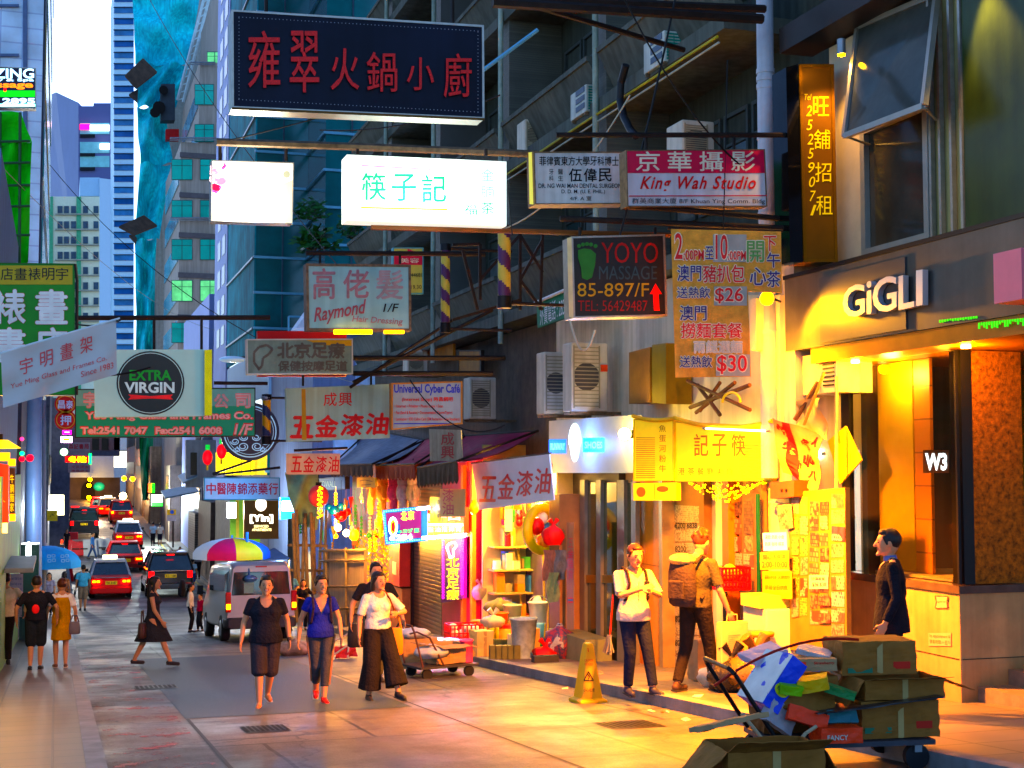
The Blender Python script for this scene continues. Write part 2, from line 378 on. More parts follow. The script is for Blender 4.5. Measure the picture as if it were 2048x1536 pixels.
def paintmat(name,col,thr):
    m=mat(name,col,.5,var=.3,scale=6);m=m.copy();N,L=nodes(m);b=N['Principled BSDF']
    gp=N.new('ShaderNodeNewGeometry').outputs['Position'];n=N.new('ShaderNodeTexNoise');n.inputs['Scale'].default_value=2.6;n.inputs['Detail'].default_value=8;n.inputs['Roughness'].default_value=.75;L.new(gp,n.inputs['Vector'])
    r=N.new('ShaderNodeValToRGB');r.color_ramp.elements[0].position=thr;r.color_ramp.elements[1].position=thr+.07;L.new(n.outputs[0],r.inputs[0]);L.new(r.outputs[0],b.inputs['Alpha']);return m
struct(strip(.5,1.35,7,31,.004),'road_strip',paintmat('broken_red',(.28,.05,.05),.555))  # patchy red strip along the left kerb, broken up by noise
struct(strip(6.25,6.35,34,92,.004),'road_strip',paintmat('worn_yellow_paint',(.5,.4,.08),.42))
struct(strip(1.42,4.05,16.35,27.5,.004),'road',mat('asphalt_patch',(.04,.06,.082),.55,var=.3,scale=30,bump=.35,streak=0))
struct(strip(4.1,6.2,23.2,29.5,.004),'road',mat('asphalt_patch_old',(.075,.075,.09),.5,var=.35,scale=26,bump=.3))
struct(strip(1.42,1.46,7,16.3,.004),'road_line',mat('tar_joint',(.02,.02,.02),.6))
struct(strip(4.12,4.15,7,23.1,.004),'road_line',mat('tar_joint',(.02,.02,.02),.6))
def drain(px0,py0,px1,py1,label):
    a=WG(px0,py0,.006);b=WG(px1,py1,.006);root=thing('drain_cover',label,'drain cover',(a+b)/2)
    m=MB();w_=abs(b.x-a.x)/2;d=.32;c=(a+b)/2
    m.add([(c.x+sx*w_,c.y+s2*d,g(c.y+s2*d)+.006)for sx,s2 in((-1,-1),(1,-1),(1,1),(-1,1))],[(0,1,2,3)]);m.build('frame',mat('cast_iron','#2a2825',.5,.6,var=.4,scale=14),root)
    m=MB()
    for i in range(9):
        x=c.x-w_+(i+.5)*2*w_/9;m.add([(x+sx*w_/15,c.y+s2*d*.8,g(c.y+s2*d*.8)+.012)for sx,s2 in((-1,-1),(1,-1),(1,1),(-1,1))],[(0,1,2,3)])
    m.build('grate',mat('grate_dark','#0a0a0a',.7),root)
drain(1190,1447,1325,1450,'rectangular iron drain cover beside the right kerb near the cone')
drain(485,1459,575,1455,'iron drain grate in the road in front of the three women')
drain(268,1374,355,1374,'iron drain cover in the road near the striding woman')
# = RIGHT SIDE: old concrete tenement above the shops
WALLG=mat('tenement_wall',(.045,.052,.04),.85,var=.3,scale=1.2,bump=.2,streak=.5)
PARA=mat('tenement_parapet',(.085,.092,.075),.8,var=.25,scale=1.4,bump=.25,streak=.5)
MOSAIC=tilemat('mosaic_tile_pier',(.075,.078,.06),(.06,.06,.05),.09,.045,.6,.006,'yz',.2)
tb=thing('concrete_tenement','old grey concrete block with stepped balconies and air conditioners over the shops','building',(10,28,g(28)))
Y0,Y1=15.2,42.0
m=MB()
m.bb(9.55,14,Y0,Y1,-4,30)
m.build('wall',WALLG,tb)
floors=[4.75,7.75,10.85,13.95]
for z in floors:
    m=MB();m.bb(8.35,9.56,16.6,41.9,z-.16,z+.06);m.build('balcony_slab',PARA,tb)
    m=MB()
    for ya,yb in((16.65,21.0),(21.45,26.2),(26.65,31.5),(31.95,36.6),(37.0,41.8)):
        if z<6 and ya<21:continue
        m.hexa([(8.28,ya,z+.75),(8.28,yb,z+.75),(8.62,yb,z+.062),(8.62,ya,z+.062)],[(8.40,ya,z+.75),(8.40,yb,z+.75),(8.74,yb,z+.062),(8.74,ya,z+.062)])
        m.bb(8.24,8.44,ya,yb,z+.752,z+.84)
    m.build('parapet',PARA,tb)
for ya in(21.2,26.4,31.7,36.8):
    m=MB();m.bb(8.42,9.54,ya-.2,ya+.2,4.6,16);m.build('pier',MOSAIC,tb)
    m=MB();m.cyl((8.3,ya-.02,4.2),(8.3,ya-.02,16),.055,n=8);m.build('drainpipe',mat('pipe_pale_green',(.28,.34,.28),.6,var=.3,streak=.4),tb)
wf=mat('steel_window_frame',(.05,.06,.055),.5,.3);wg=mat('tenement_glass',(.012,.03,.03),.15,var=.3,spec=.6)
curt=mat('faded_curtain',(.09,.1,.09),.8,var=.4)
for z in floors:
    for ya,yb in((17.2,20.8),(21.8,26.0),(27.0,31.2),(32.3,36.4)):
        n=4
        for i in range(n):
            y0_,y1_=ya+(yb-ya)*i/n+.06,ya+(yb-ya)*(i+1)/n-.06
            m=MB();z0,z1=z+.9,z+2.3
            m.bb(9.5,9.548,y0_,y1_,z0,z0+.06);m.bb(9.5,9.548,y0_,y1_,z1-.06,z1);m.bb(9.5,9.548,y0_,y0_+.06,z0+.062,z1-.062);m.bb(9.5,9.548,y1_-.06,y1_,z0+.062,z1-.062);m.bb(9.5,9.548,y0_+.062,y1_-.062,z1-.5,z1-.46)
            f=m.build('window',wf,tb)
            m=MB();m.bb(9.53,9.545,y0_+.062,y1_-.062,z0+.062,z1-.502);m.build('pane',R.choice([wg,wg,curt]),f)
m=MB();m.tube([(8.3,16.7,7.5),(8.3,22,7.53),(8.3,29,7.5)],.02);m.build('gas_pipe',mat('yellow_pipe',(.32,.31,.06),.5,var=.3),tb)
m=MB();m.tube([(8.32,16.7,7.42),(8.32,29,7.4)],.016);m.build('conduit',mat('pale_conduit',(.3,.33,.28),.5,var=.3),tb)
m=MB();pts=[WX(px,py,8.2)for px,py in((1252,130),(1242,165),(1240,200),(1248,235),(1262,262),(1272,272))];m.tube(pts,.06,8);m.build('flexible_hose',mat('black_hose','#15171a',.5),tb)
m=MB();m.bb(8.62,9.54,15.3,24.0,-2.2,4.55);m.build('shop_wall',mat('cream_render',(.55,.48,.36),.75,var=.15,scale=2,streak=.35),tb)
m=MB();m.bb(8.9,9.54,24.0,41.8,-3.2,4.55);m.build('shop_wall',mat('dark_shop_wall',(.09,.07,.055),.8,var=.3,streak=.3),tb)
def aircon(name,label,px,py,X,w_,h_,d_,front,group=None,cage=False):
    """window/split unit standing on the facade, its grille facing up the street; px,py = bottom near corner"""
    p=WX(px,py,X);r=thing(name,label,'air conditioner',p,group=group)
    body=mat('aircon_white',(.5,.53,.47),.5,var=.15,scale=5,streak=.4)
    m=MB();m.bb(p.x,p.x+d_,p.y,p.y+w_,p.z,p.z+h_);m.build('casing',body,r,bevel=.015)
    m=MB();gm=mat('aircon_grille',(.05,.1,.09),.5,.2)
    for i in range(9):z=p.z+h_*(.1+.8*i/8);m.bb(p.x+.04,p.x+d_-.04,p.y-.012,p.y-.002,z-.012,z+.012)
    for i in range(6):x=p.x+.05+(d_-.1)*i/5;m.bb(x-.006,x+.006,p.y-.02,p.y-.013,p.z+.07,p.z+h_-.07)
    m.build('grille',front if front else gm,r)
    m=MB()
    for i in range(3):z=p.z+h_*(.16+.3*i);m.bb(p.x-.012,p.x-.002,p.y+.06,p.y+w_*.62,z,z+h_*.2)
    m.build('side_vent',mat('vent_blue_grey',(.05,.08,.12),.5),r)
    m=MB();m.bb(p.x,p.x+d_+.3,p.y+.05,p.y+.09,p.z-.05,p.z-.002);m.bb(p.x,p.x+d_+.3,p.y+w_-.09,p.y+w_-.05,p.z-.05,p.z-.002);m.build('bracket',RUSTFR,r)
    return r
GG=mat('grille_green',(.03,.17,.13),.4,var=.2)
aircon('window_aircon','green-grilled window air conditioner on the upper balcony ledge, nearer the drainpipe',1328,122,8.28,.75,.46,.62,GG,'window air conditioners on the balconies')
aircon('window_aircon','green-grilled window air conditioner on the lower balcony ledge beside the black hose',1172,222,8.28,.75,.46,.62,GG,'window air conditioners on the balconies')
def condenser(label,px,py,X,w_,h_,d_,rot=False,group='outdoor condenser units above the blue-lit shop',lamp=True):
    p=WX(px,py,X);r=thing('condenser_unit',label,'air conditioner',p,group=group)
    m=MB();m.bb(p.x,p.x+d_,p.y,p.y+w_,p.z,p.z+h_);m.build('casing',mat('condenser_cream',(.55,.5,.4),.5,var=.12,scale=4,streak=.3),r,bevel=.02)
    m=MB();x0,x1=p.x+.05,p.x+d_*.75
    for i in range(16):z=p.z+.08+(h_-.16)*i/15;m.bb(x0,x1,p.y-.014,p.y-.002,z-.008,z+.008)
    m.bb(x0-.02,x0,p.y-.016,p.y-.001,p.z+.05,p.z+h_-.05);m.bb(x1,x1+.02,p.y-.016,p.y-.001,p.z+.05,p.z+h_-.05)
    m.build('fan_grille',mat('grille_cream',(.25,.22,.15),.5),r)
    m=MB();c=Vector(((x0+x1)/2,p.y-.003,p.z+h_*.5));m.cyl(c,c+Vector((0,-.006,0)),min(h_,d_)*.36,n=24);m.build('fan',mat('fan_dark',(.05,.045,.04),.5),r)
    if lamp:
        m=MB();m.bb(p.x+d_*.8,p.x+d_*.97,p.y-.05,p.y-.002,p.z+h_*.58,p.z+h_*.68);m.build('switch_box',mat('red_switch',(.6,.08,.03),.5),r)
    m=MB();m.bb(p.x,p.x+d_+.5,p.y+.04,p.y+.08,p.z-.05,p.z-.003);m.bb(p.x,p.x+d_+.5,p.y+w_-.08,p.y+w_-.04,p.z-.05,p.z-.003);m.build('bracket',RUSTFR,r)
condenser('tall cream condenser unit above the blue-lit shop, left of two',1088,828,7.75,.4,1.05,.5)
condenser('tall cream condenser unit above the blue-lit shop, right of two',1143,822,7.75,.42,1.1,.62)
condenser('dusty condenser unit beside the internet shop sign',940,838,7.9,.5,.85,.55,group=None,lamp=False)
condenser('white condenser box on the balcony behind the pink studio sign',1365,325,8.3,.55,.62,.5,group=None,lamp=False)
condenser('pale condenser unit on the balcony left of the dental sign',1050,300,8.3,.5,.6,.42,group=None,lamp=False)
condenser('grey condenser unit under the steel truss left of the internet shop sign',815,748,8.0,.5,.6,.5,group=None,lamp=False)
b=Board('shop_awning','green valance awning with white phone lettering left of the massage sign','awning',[(1073,607),(1140,578),(1140,632),(1075,656)],PX(7.9),.05,mat('awning_green',(.0,.14,.07),.6))
b.text('外賣電話 : 28549',(1080,600,1137,640),mat('white_letter',(.7,.72,.7),.5),rise=-24);b.done()
b.root.name='shop_awning'
m=MB();m.cyl(WX(1070,606,7.87),WX(1142,575,7.87),.03,n=8);m.build('roller',WHITE,b.root)
pr_=thing('drainpipe','pale grey vertical drainpipe between the tenement and the corner shop','pipe',(8.5,15.75,3))
pm=mat('pipe_grey',(.42,.45,.5),.5,var=.15,scale=3,streak=.4)
m=MB();m.cyl((8.5,15.75,1.6),(8.5,15.75,12),.108,n=18);m.build('pipe',pm,pr_)
for z in(3.4,4.9,5.9,6.55,6.65,6.75):
    m=MB();m.cyl((8.5,15.75,z),(8.5,15.75,z+.06),.118,n=18);m.build('collar',pm,pr_)
# = corner shop (right foreground)
cs=thing('corner_shop','dark-fronted corner shop with silver sign letters, glass front and stone steps','building',(10,12.5,g(12.5)))
CLAD=mat('grey_cladding',(.08,.08,.07),.55,var=.15,scale=2,streak=.3);DBROWN=mat('dark_brown_metal',(.03,.022,.018),.45,.4)
m=MB();m.bb(9.1,14,6,15.15,3.3,14);m.build('wall',CLAD,cs)
m=MB();m.bb(9.05,9.098,14.35,15.12,4.1,6.95);m.build('pilaster',mat('beige_metal_panel',(.5,.42,.3),.45,.1,var=.1),cs)
m=MB();m.bb(8.62,9.09,6,15.6,6.98,7.3);m.build('beam',DBROWN,cs)
for y in(9.5,10.9,12.3,13.6,14.9):
    m=MB();m.bb(9.06,9.095,y,y+.08,7.32,14);m.build('cladding_joint',mat('seam',(.05,.05,.05),.6),cs)
m=MB();m.bb(9.04,9.096,12.42,12.95,4.1,6.96);m.build('pilaster',mat('olive_metal_trim',(.3,.26,.13),.4,.3,var=.1),cs)
for y in(12.4,12.58,12.78,12.95):
    m=MB();m.bb(8.98,9.035,y-.02,y+.02,4.1,6.96);m.build('trim',ALU,cs)
m=MB();m.bb(9.0,9.09,6,12.37,4.12,6.9);m.build('glass_panel',mat('green_tint_panel',(.035,.05,.015),.3,var=.35,scale=1.2,streak=.4,bump=.1),cs)
WF=mat('grey_window_frame',(.3,.29,.26),.4,.5,var=.1)
fr=None
m=MB();yA,yB,zA,zB=12.98,14.33,4.2,5.75
for a in((yA,yB,zA,zA+.09),(yA,yB,zB-.09,zB),(yA,yA+.09,zA+.092,zB-.092),(yB-.09,yB,zA+.092,zB-.092)):m.bb(8.97,9.095,*a)
fr=m.build('window',WF,cs)
m=MB();m.bb(9.04,9.08,yA+.09,yB-.09,zA+.09,zB-.09);m.build('pane',mat('dim_window_glass',(.035,.03,.022),.12,var=.4,scale=1.5),fr)
hA,hB=WX(1716,55,9.02),WX(1874,-12,9.02);bA,bB=WX(1690,272,8.5),WX(1848,212,8.5)
nrm=(hB-hA).cross(bA-hA).normalized()
def bar(m,p,q,r=.03):m.cyl(p,q,r,n=4)
m=MB();[bar(m,*e,.045)for e in((hA,hB),(hB,bB),(bB,bA),(bA,hA))];sash=m.build('open_window',WF,cs)
m=MB();m.hexa([hA,hB,bB,bA],[p+nrm*.015 for p in(hA,hB,bB,bA)]);m.build('pane',mat('open_pane',(.05,.055,.05),.1,var=.2,trans=.0),sash)
m=MB();m.cyl(bA,WX(1740,290,9.0),.015,n=6);m.cyl(bB,WX(1872,240,9.0),.015,n=6);m.build('stay',ALU,sash)
m=MB();m.bb(9.086,9.097,12.98,14.33,5.76,6.95);m.build('opening',DARK,cs)
FAS=mat('fascia_charcoal',(.075,.07,.06),.42,.1,var=.25,scale=2,streak=.25)
m=MB();m.bb(8.6,9.095,6,15.5,3.17,4.07);fa=m.build('fascia',FAS,cs)
m=MB();m.bb(8.585,9.09,6,15.52,4.072,4.12);m.build('coping',BLACK,fa)
m=MB();m.bb(8.575,8.598,12.85,14.62,3.2,3.98);m.build('sign_board',mat('sign_board_charcoal',(.055,.055,.055),.4,.2,var=.1),fa)
bd=Board('x','','',(1680,545,1850,640),PX(8.573),.001,FAS,root=cs)if False else None
SILV=mat('brushed_silver',(.62,.64,.68),.35,.7,var=.08)
lb=MB()
def flet(txt,box,rise):
    vs,fs,_,_=glyphs(txt,.015);x0,y0,x1,y1=box;pl=PX(8.57)
    pts=[(x0+(x1-x0)*u,y1+(y0-y1)*v+rise*(u-.5))for u,v in vs]
    a=[pl.at(px,py,.07)for px,py in pts];b_=[p+Vector((.068,0,0))for p in a];n=len(a)
    lb.add(a,fs);ed=set((f[i],f[(i+1)%len(f)])for f in fs for i in range(len(f)))
    lb.add(a+b_,[(j,i,i+n,j+n)for(i,j)in ed if(j,i)not in ed])
flet('G',(1685,570,1729,634),-9);flet('i',(1733,562,1743,628),-2);flet('G',(1745,554,1793,624),-10);flet('L',(1797,549,1828,617),-7);flet('I',(1832,540,1845,611),-2)
lb.build('sign_letters',SILV,cs)
m=MB();m.bb(8.62,13.5,6,14.92,2.98,3.165);m.build('soffit',mat('orange_wood_soffit',(.3,.12,.03),.35,var=.25,scale=3),cs)
m=MB();m.bb(8.72,9.2,14.5,15.45,2.62,3.1);m.build('vent_box',mat('cream_box',(.5,.42,.3),.5),cs)
m=MB()
for i in range(6):m.bb(8.708,8.719,14.55,14.8,2.7+i*.05,2.72+i*.05)
m.build('vent_slats',BLACK,cs)
STONE=mat('beige_stone',(.36,.23,.11),.4,var=.2,scale=2.5,bump=.1,streak=.3)
GB=g(12.6)+KH
m=MB();m.bb(9.0,12.5,12.6,14.9,GB-.3,.405);m.build('plinth',STONE,cs)
m=MB();m.bb(8.97,12.5,12.56,14.93,.408,.49);m.build('ledge',mat('dark_marble',(.06,.045,.035),.15,var=.3,scale=5),cs)
m=MB();m.bb(8.993,8.998,12.62,14.9,-.28,-.272);m.bb(8.993,8.998,13.7,13.708,-.27,.404);m.bb(9.02,12,12.592,12.598,-.28,-.272);m.build('joint',BLACK,cs)
CLR=mat('shop_glass',(.03,.022,.012),.03,trans=.93,var=0,spec=.5)
m=MB();m.bb(9.03,9.05,12.66,14.7,.5,2.97);m.build('shop_window',CLR,cs)
for q in((9.0,9.06,14.7,14.88),(9.02,9.055,12.625,12.655),(9.07,9.2,12.6,12.8)):m=MB();m.bb(*q,.5,2.97);m.build('mullion',BLACK,cs)
m=MB();m.bb(11.6,11.7,11.5,16,.5,2.97);m.bb(10.5,11.6,15.3,15.4,.5,2.97);m.build('interior_wall',mat('yellow_plaster',(.3,.21,.05),.6,var=.12),cs)
m=MB();m.bb(9.4,9.44,13.98,14.7,.53,2.97);m.build('interior_panel',mat('ochre_panel',(.4,.3,.05),.5,var=.12),cs)
m=MB();m.bb(9.41,9.45,13.66,13.97,.53,2.97);m.build('tiled_column',tilemat('orange_tiles',(.45,.2,.04),(.2,.08,.02),.5,.38,.4,.01,'yz',.1),cs);m=MB();m.bb(9.7,9.9,13.0,13.65,.53,2.97);m.build('interior_column',mat('brown_column',(.05,.022,.008),.5,var=.2),cs)
m=MB();m.bb(9.22,9.85,12.63,12.9,.5,2.97);m.build('stone_wall',mat('pitted_brown_stone',(.2,.085,.02),.8,var=.8,scale=16,bump=.9),cs)
m=MB();m.bb(9.2,11.4,13,14.5,.495,.52);m.build('display_floor',mat('pale_floor',(.5,.42,.25),.4),cs)
ST=mat('step_granite',(.17,.14,.1),.55,var=.25,scale=8,bump=.1)
for i,(px,py)in enumerate(((1930,1384),(1990,1338),(2032,1302))):
    z=GB+.16*(i+1);x=9.2+.38*i;m=MB();m.bb(x,12.6,9.8,12.595-.003*i,GB-.2,z);m.build('step',ST,cs)
m=MB();
ld=thing('green_reflection','green sign reflection built as glowing dashes under the fascia near the right edge','reflection',PX(8.6).at(1960,650));m=MB();lp0=PX(8.598);rr=random.Random(6)  # reflected green sign light added as glowing dashes; no fixture hangs here
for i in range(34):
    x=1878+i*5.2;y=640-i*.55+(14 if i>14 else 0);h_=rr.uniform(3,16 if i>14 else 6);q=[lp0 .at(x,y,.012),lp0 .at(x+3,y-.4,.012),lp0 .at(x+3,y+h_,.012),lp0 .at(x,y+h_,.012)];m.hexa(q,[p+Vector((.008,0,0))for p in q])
m.build('led',E('reflected_green',(.0,.6,.05),.5),ld)['kind']='stuff'
gw=Board('glass_reflection','white sign reflection in the glass shopfront, built as small glowing letters','sign',(1846,900,1898,946),PX(9.3),.004,mat('reflection_back_brown',(.05,.025,.01),.5));gw.text('W3',(1850,906,1894,941),E('reflected_letters',(.75,.95,1),2.2),bold=.04);gw.done()  # reflection of a lit sign in the glass, added as glowing letters on a board
bnd=Plane((8.99,0,0),(-1,0,0));br_=mat('etched_brown',(.12,.06,.03),.5)
bb_=Board('etched_notice','small ribbon shaped etched notice on the stone plinth of the corner shop','notice',(1870,1192,1895,1216),bnd,.004,mat('ribbon_beige',(.4,.29,.18),.5))
bb_.line([(1870,1192),(1895,1192),(1893,1204),(1895,1216),(1870,1216),(1872,1204),(1870,1192)],1.2,br_);bb_.text('appointment',(1874,1201,1892,1206),br_);bb_.done()
bb_=Board('etched_notice','two-line etched opening notice low on the stone plinth behind the boxes','notice',(1857,1266,1902,1292),bnd,.004,mat('ribbon_beige',(.4,.29,.18),.5))
bb_.text('by appointment &',(1859,1269,1900,1277),br_,rise=3);bb_.text('營業時間 一至六',(1859,1280,1900,1288),br_,rise=3);bb_.done()
solo(MB().bb(8.3,8.595,10.6,11.0,3.25,3.72),'projecting_sign',mat('pink_panel',(.75,.22,.25),.5,var=.06),'blank pink projecting box sign on the dark fascia at the right edge','sign')
def downlight(name,label,p,col,watts,spot=None,to=None,r=.05,e=40):
    rt=thing(name,label,'lamp',p);m=MB();p=Vector(p);m.cyl(p+Vector((0,0,.02)),p+Vector((0,0,.2)),r,n=14);m.build('housing',GALV,rt)
    m=MB();m.cyl(p+Vector((0,0,.005)),p+Vector((0,0,.018)),r*.85,n=14);m.build('bulb',E('lamp_'+name,col,e),rt)
    point(name+'_light',p-Vector((0,0,.03)),col,watts,r,spot,to)
downlight('wall_spotlight','small cylindrical spotlight over the gold letting sign',WX(1683,112,8.72),(1,.5,.08),24,110,WX(1700,420,8.95))
point('panel_spot',(8.75,12.0,6.95),(1,.55,.06),60,.04,60,(9.0,11.6,4.5))
for y in(14.3,12.2):
    p=(8.85,y,2.95);rt=solo(MB().cyl(p,(p[0],p[1],2.978),.05,n=12),'recessed_downlight',E('downlight_warm',(1,.6,.2),30),'round recessed downlight in the wooden soffit '+('near the letting sign side' if y>13 else 'over the corner entrance'),'lamp');point('soffit_light',(p[0],p[1],2.88),(1,.30,.0),20,.05)
point('display_light',(9.2,14.1,2.8),(1,.5,.04),16,.1);point('display_light',(9.25,13.1,2.7),(1,.42,.02),5,.1)
lp=PY(14.75)
b=Board('letting_sign','tall gold letting sign with vertical yellow characters and a phone number','sign',[(1598,128),(1668,128),(1676,524),(1608,524)],lp,.35,mat('bronze_board',(.16,.075,.015),.4,.3,var=.2,scale=2),mat('bronze_frame',(.22,.11,.03),.35,.6),6)
GOLD=mat('gold_letter',(.9,.62,.12),.4,.2,emit=.16)
for i,ch in enumerate('旺舖招租'):b.text(ch,(1626+i*2.2,193+66*i,1658+i*2.4,232+66*i),GOLD,bold=-.005)
b.text('Tel',(1609,188,1623,200),GOLD,shear=.25)
for i,ch in enumerate('25259071'):b.text(ch,(1612+i*1.2,211+28.4*i,1624+i*1.3,232+28.4*i),GOLD,shear=.2)
b.done()
m=MB();q=[lp.at(*p)for p in((1572,135),(1596,128),(1606,524),(1580,524))];m.hexa(q,[p+Vector((.0,.35,0))for p in q]);m.build('mirror_side',mat('mirror_black',(.03,.03,.035),.08,.9),b.root)
# = RIGHT SIDE: shopfronts at street level
def gp(X,Y,off=KH):return Vector((X,Y,g(Y)+off))
def printmat(name,base,ink,sc=14.,dens=.5,ink2=None):
    m=bpy.data.materials.new(name);m.use_nodes=True;N,L=nodes(m);b=N['Principled BSDF'];b.inputs['Roughness'].default_value=.55
    gp_=N.new('ShaderNodeNewGeometry').outputs['Position'];sx=N.new('ShaderNodeSeparateXYZ');L.new(gp_,sx.inputs[0]);ad=N.new('ShaderNodeMath');L.new(sx.outputs[0],ad.inputs[0]);L.new(sx.outputs[1],ad.inputs[1]);cb=N.new('ShaderNodeCombineXYZ');L.new(ad.outputs[0],cb.inputs[0]);L.new(sx.outputs[2],cb.inputs[1])
    br=N.new('ShaderNodeTexBrick');br.inputs['Scale'].default_value=1;br.inputs['Brick Width'].default_value=.8/sc;br.inputs['Row Height'].default_value=.75/sc;br.inputs['Mortar Size'].default_value=.14/sc;br.inputs['Mortar Smooth'].default_value=.6
    D=lambda c,k=.42:(*[v*k for v in lin(c)],1)
    br.inputs['Color1'].default_value=D(ink);br.inputs['Color2'].default_value=D(base);br.inputs['Mortar'].default_value=D(base);L.new(cb.outputs[0],br.inputs['Vector'])
    v=N.new('ShaderNodeTexVoronoi');v.distance='CHEBYCHEV';v.voronoi_dimensions='2D';v.inputs['Scale'].default_value=sc*.28;v.inputs['Randomness'].default_value=.5;L.new(cb.outputs[0],v.inputs['Vector'])
    sp_=N.new('ShaderNodeSeparateColor');L.new(v.outputs['Color'],sp_.inputs[0]);r=N.new('ShaderNodeValToRGB');r.color_ramp.interpolation='CONSTANT';e=r.color_ramp.elements;e[0].color=(0,0,0,1);e[1].position=dens;e[1].color=(1,1,1,1);L.new(sp_.outputs[0],r.inputs[0])
    nz=N.new('ShaderNodeTexNoise');nz.inputs['Scale'].default_value=sc*1.1;nz.inputs['Detail'].default_value=3;L.new(gp_,nz.inputs['Vector']);r2=N.new('ShaderNodeValToRGB');e=r2 .color_ramp.elements;e[0].position=.4;e[0].color=D(ink);e[1].position=.6;e[1].color=D(ink2 or base);L.new(nz.outputs[0],r2 .inputs[0])
    mx=N.new('ShaderNodeMix');mx.data_type='RGBA';L.new(r.outputs[0],mx.inputs[0]);L.new(br.outputs[0],mx.inputs[6]);L.new(r2 .outputs[0],mx.inputs[7]);L.new(mx.outputs[2],b.inputs['Base Color']);return m
PR=[printmat('print_menu','#e0cfa0','#9a4a2a',22,.62,'#6a4a30'),printmat('print_news','#d0c090','#7a6440',26,.6),printmat('print_food','#a8502a','#d8b070',12,.6,'#6c2a14'),printmat('print_red','#c8281e','#e0a060',16,.74),printmat('print_white','#e6dab8','#c0503a',20,.74,'#6a7a54'),printmat('print_yellow','#f0d23c','#7a5a10',24,.72),printmat('print_dark','#4a3018','#94703a',18,.66),printmat('print_blue','#cfd6d8','#2c4a8a',18,.6,'#c03040')]
def posters(root,plane,x0,y0,x1,y1,nx,ny,pal,seed,off=.004,jit=.12,skip=.08):
    r=random.Random(seed);wx,hy=(x1-x0)/nx,(y1-y0)/ny
    for j in range(ny):
        for i in range(nx):
            if r.random()<skip:continue
            a,b_=x0+wx*(i+r.uniform(.02,jit)),y0+hy*(j+r.uniform(.02,jit));c,d=x0+wx*(i+1-r.uniform(.02,jit)),y0+hy*(j+1-r.uniform(.02,jit));k=r.uniform(-1.5,1.5)
            o=off+.003*((i+j)%3);m=MB();q=[plane.at(*p,o)for p in((a,b_+k),(c,b_-k),(c,d-k),(a,d+k))];m.hexa(q,[p-plane.n*.002 for p in q]);m.build('poster',pal[r.randrange(len(pal))],root)
tea=thing('tea_shop','small tea shop with glowing yellow box sign, poster-covered walls and pillars','shop',gp(8.5,17))
pw=PX(8.55)
CREAM=mat('cream_gloss_wall',(.72,.62,.38),.5,var=.08,streak=.15)
def wallpanel(px0,px1,py0,py1,X,m_,part,t=.06):
    mb=MB();pl=PX(X);q=[pl.at(*p)for p in((px0,py0),(px1,py0),(px1,py1),(px0,py1))]
    for i in(2,3):q[i].z=min(q[i].z,q[i].z)
    mb.hexa(q,[p+Vector((t,0,0))for p in q]);return mb.build(part,m_,tea)
wallpanel(1440,1560,590,850,8.56,CREAM,'upper_wall')
m=MB();q=[PX(8.3).at(*p)for p in((1500,600),(1512,596),(1512,700),(1500,702))];m.hexa(q,[p+Vector((.3,0,0))for p in q]);m.build('box_trim',CREAM,tea)
m=MB();q=[PX(8.2).at(*p)for p in((1258,705),(1300,694),(1300,805),(1258,808))];m.hexa(q,[p+Vector((.42,0,0))for p in q]);m.build('hood_box',mat('brown_hood',(.2,.1,.03),.5,var=.2),tea)
m=MB();q=[PX(8.19).at(*p)for p in((1304,690),(1332,686),(1332,808),(1304,806))];m.hexa(q,[p+Vector((.4,0,0))for p in q]);m.build('window_leaf',mat('olive_glass_leaf',(.16,.12,.02),.3,var=.2),tea)
m=MB()
for a,b_ in(((1375,762),(1500,820)),((1470,765),(1392,825)),((1395,770),(1440,830)),((1440,765),(1400,822)),((1500,770),(1380,815))):m.tube([PX(8.35).at(*a),PX(8.3).at(*b_)],.028,6)
m.build('wood_tangle',mat('tangled_wood',(.12,.05,.02),.7,var=.4),tea)
m=MB();m.tube([PX(8.25).at(1463+18*math.cos(a),805+20*math.sin(a))for a in[math.pi+i*math.pi/10 for i in range(11)]],.018);m.build('hose_loop',mat('yellow_hose',(.7,.55,.12),.5),tea)
sp=P2(1265,17.9,1545,15.75,950);YEL=mat('yellow_sign_face',(.8,.58,.03),.4,emit=.12,var=.06,scale=8)
b=Board('x','','',[(1348,843),(1543,852),(1545,962),(1350,963)],sp,.2,YEL,mat('sign_trim_yellow',(.6,.45,.1),.4),2.5,root=tea)
YL=mat('sign_letter_ochre',(.22,.12,.005),.5)
for ch,x in(('記',1388),('子',1425),('筷',1463)):b.text(ch,(x,868,x+28,912),YL,part='sign_lettering',bold=.01)
for i,ch in enumerate('港茶餐廳美食'):b.text(ch,(1356+i*19,935,1370+i*19,950),YL,part='sign_lettering')
for i in range(12):b.rect(1480,890+i*6,1536,891.2+i*6,YL,'sign_lettering')
b.done()
b=Board('x','','',[(1266,838),(1347,836),(1347,962),(1266,963)],Plane(sp.p+sp.n*.02,sp.n),.2,YEL,mat('sign_trim_yellow',(.6,.45,.1),.4),2,root=tea)
for i in range(5):b.text('魚蛋河粉牛腩麵'[i],(1318,850+i*20,1332,864+i*20),YL,part='sign_lettering')
for i in range(20):b.rect(1272,875+i*4.2,1310,876.2+i*4.2,YL,'sign_lettering')
b.done()
b=Board('x','','',[(1266,966),(1352,965),(1352,1001),(1267,1001)],Plane(sp.p+sp.n*.01,sp.n),.1,mat('yellow_menu_face',(.8,.6,.1),.45,emit=.15),None,0,root=tea)
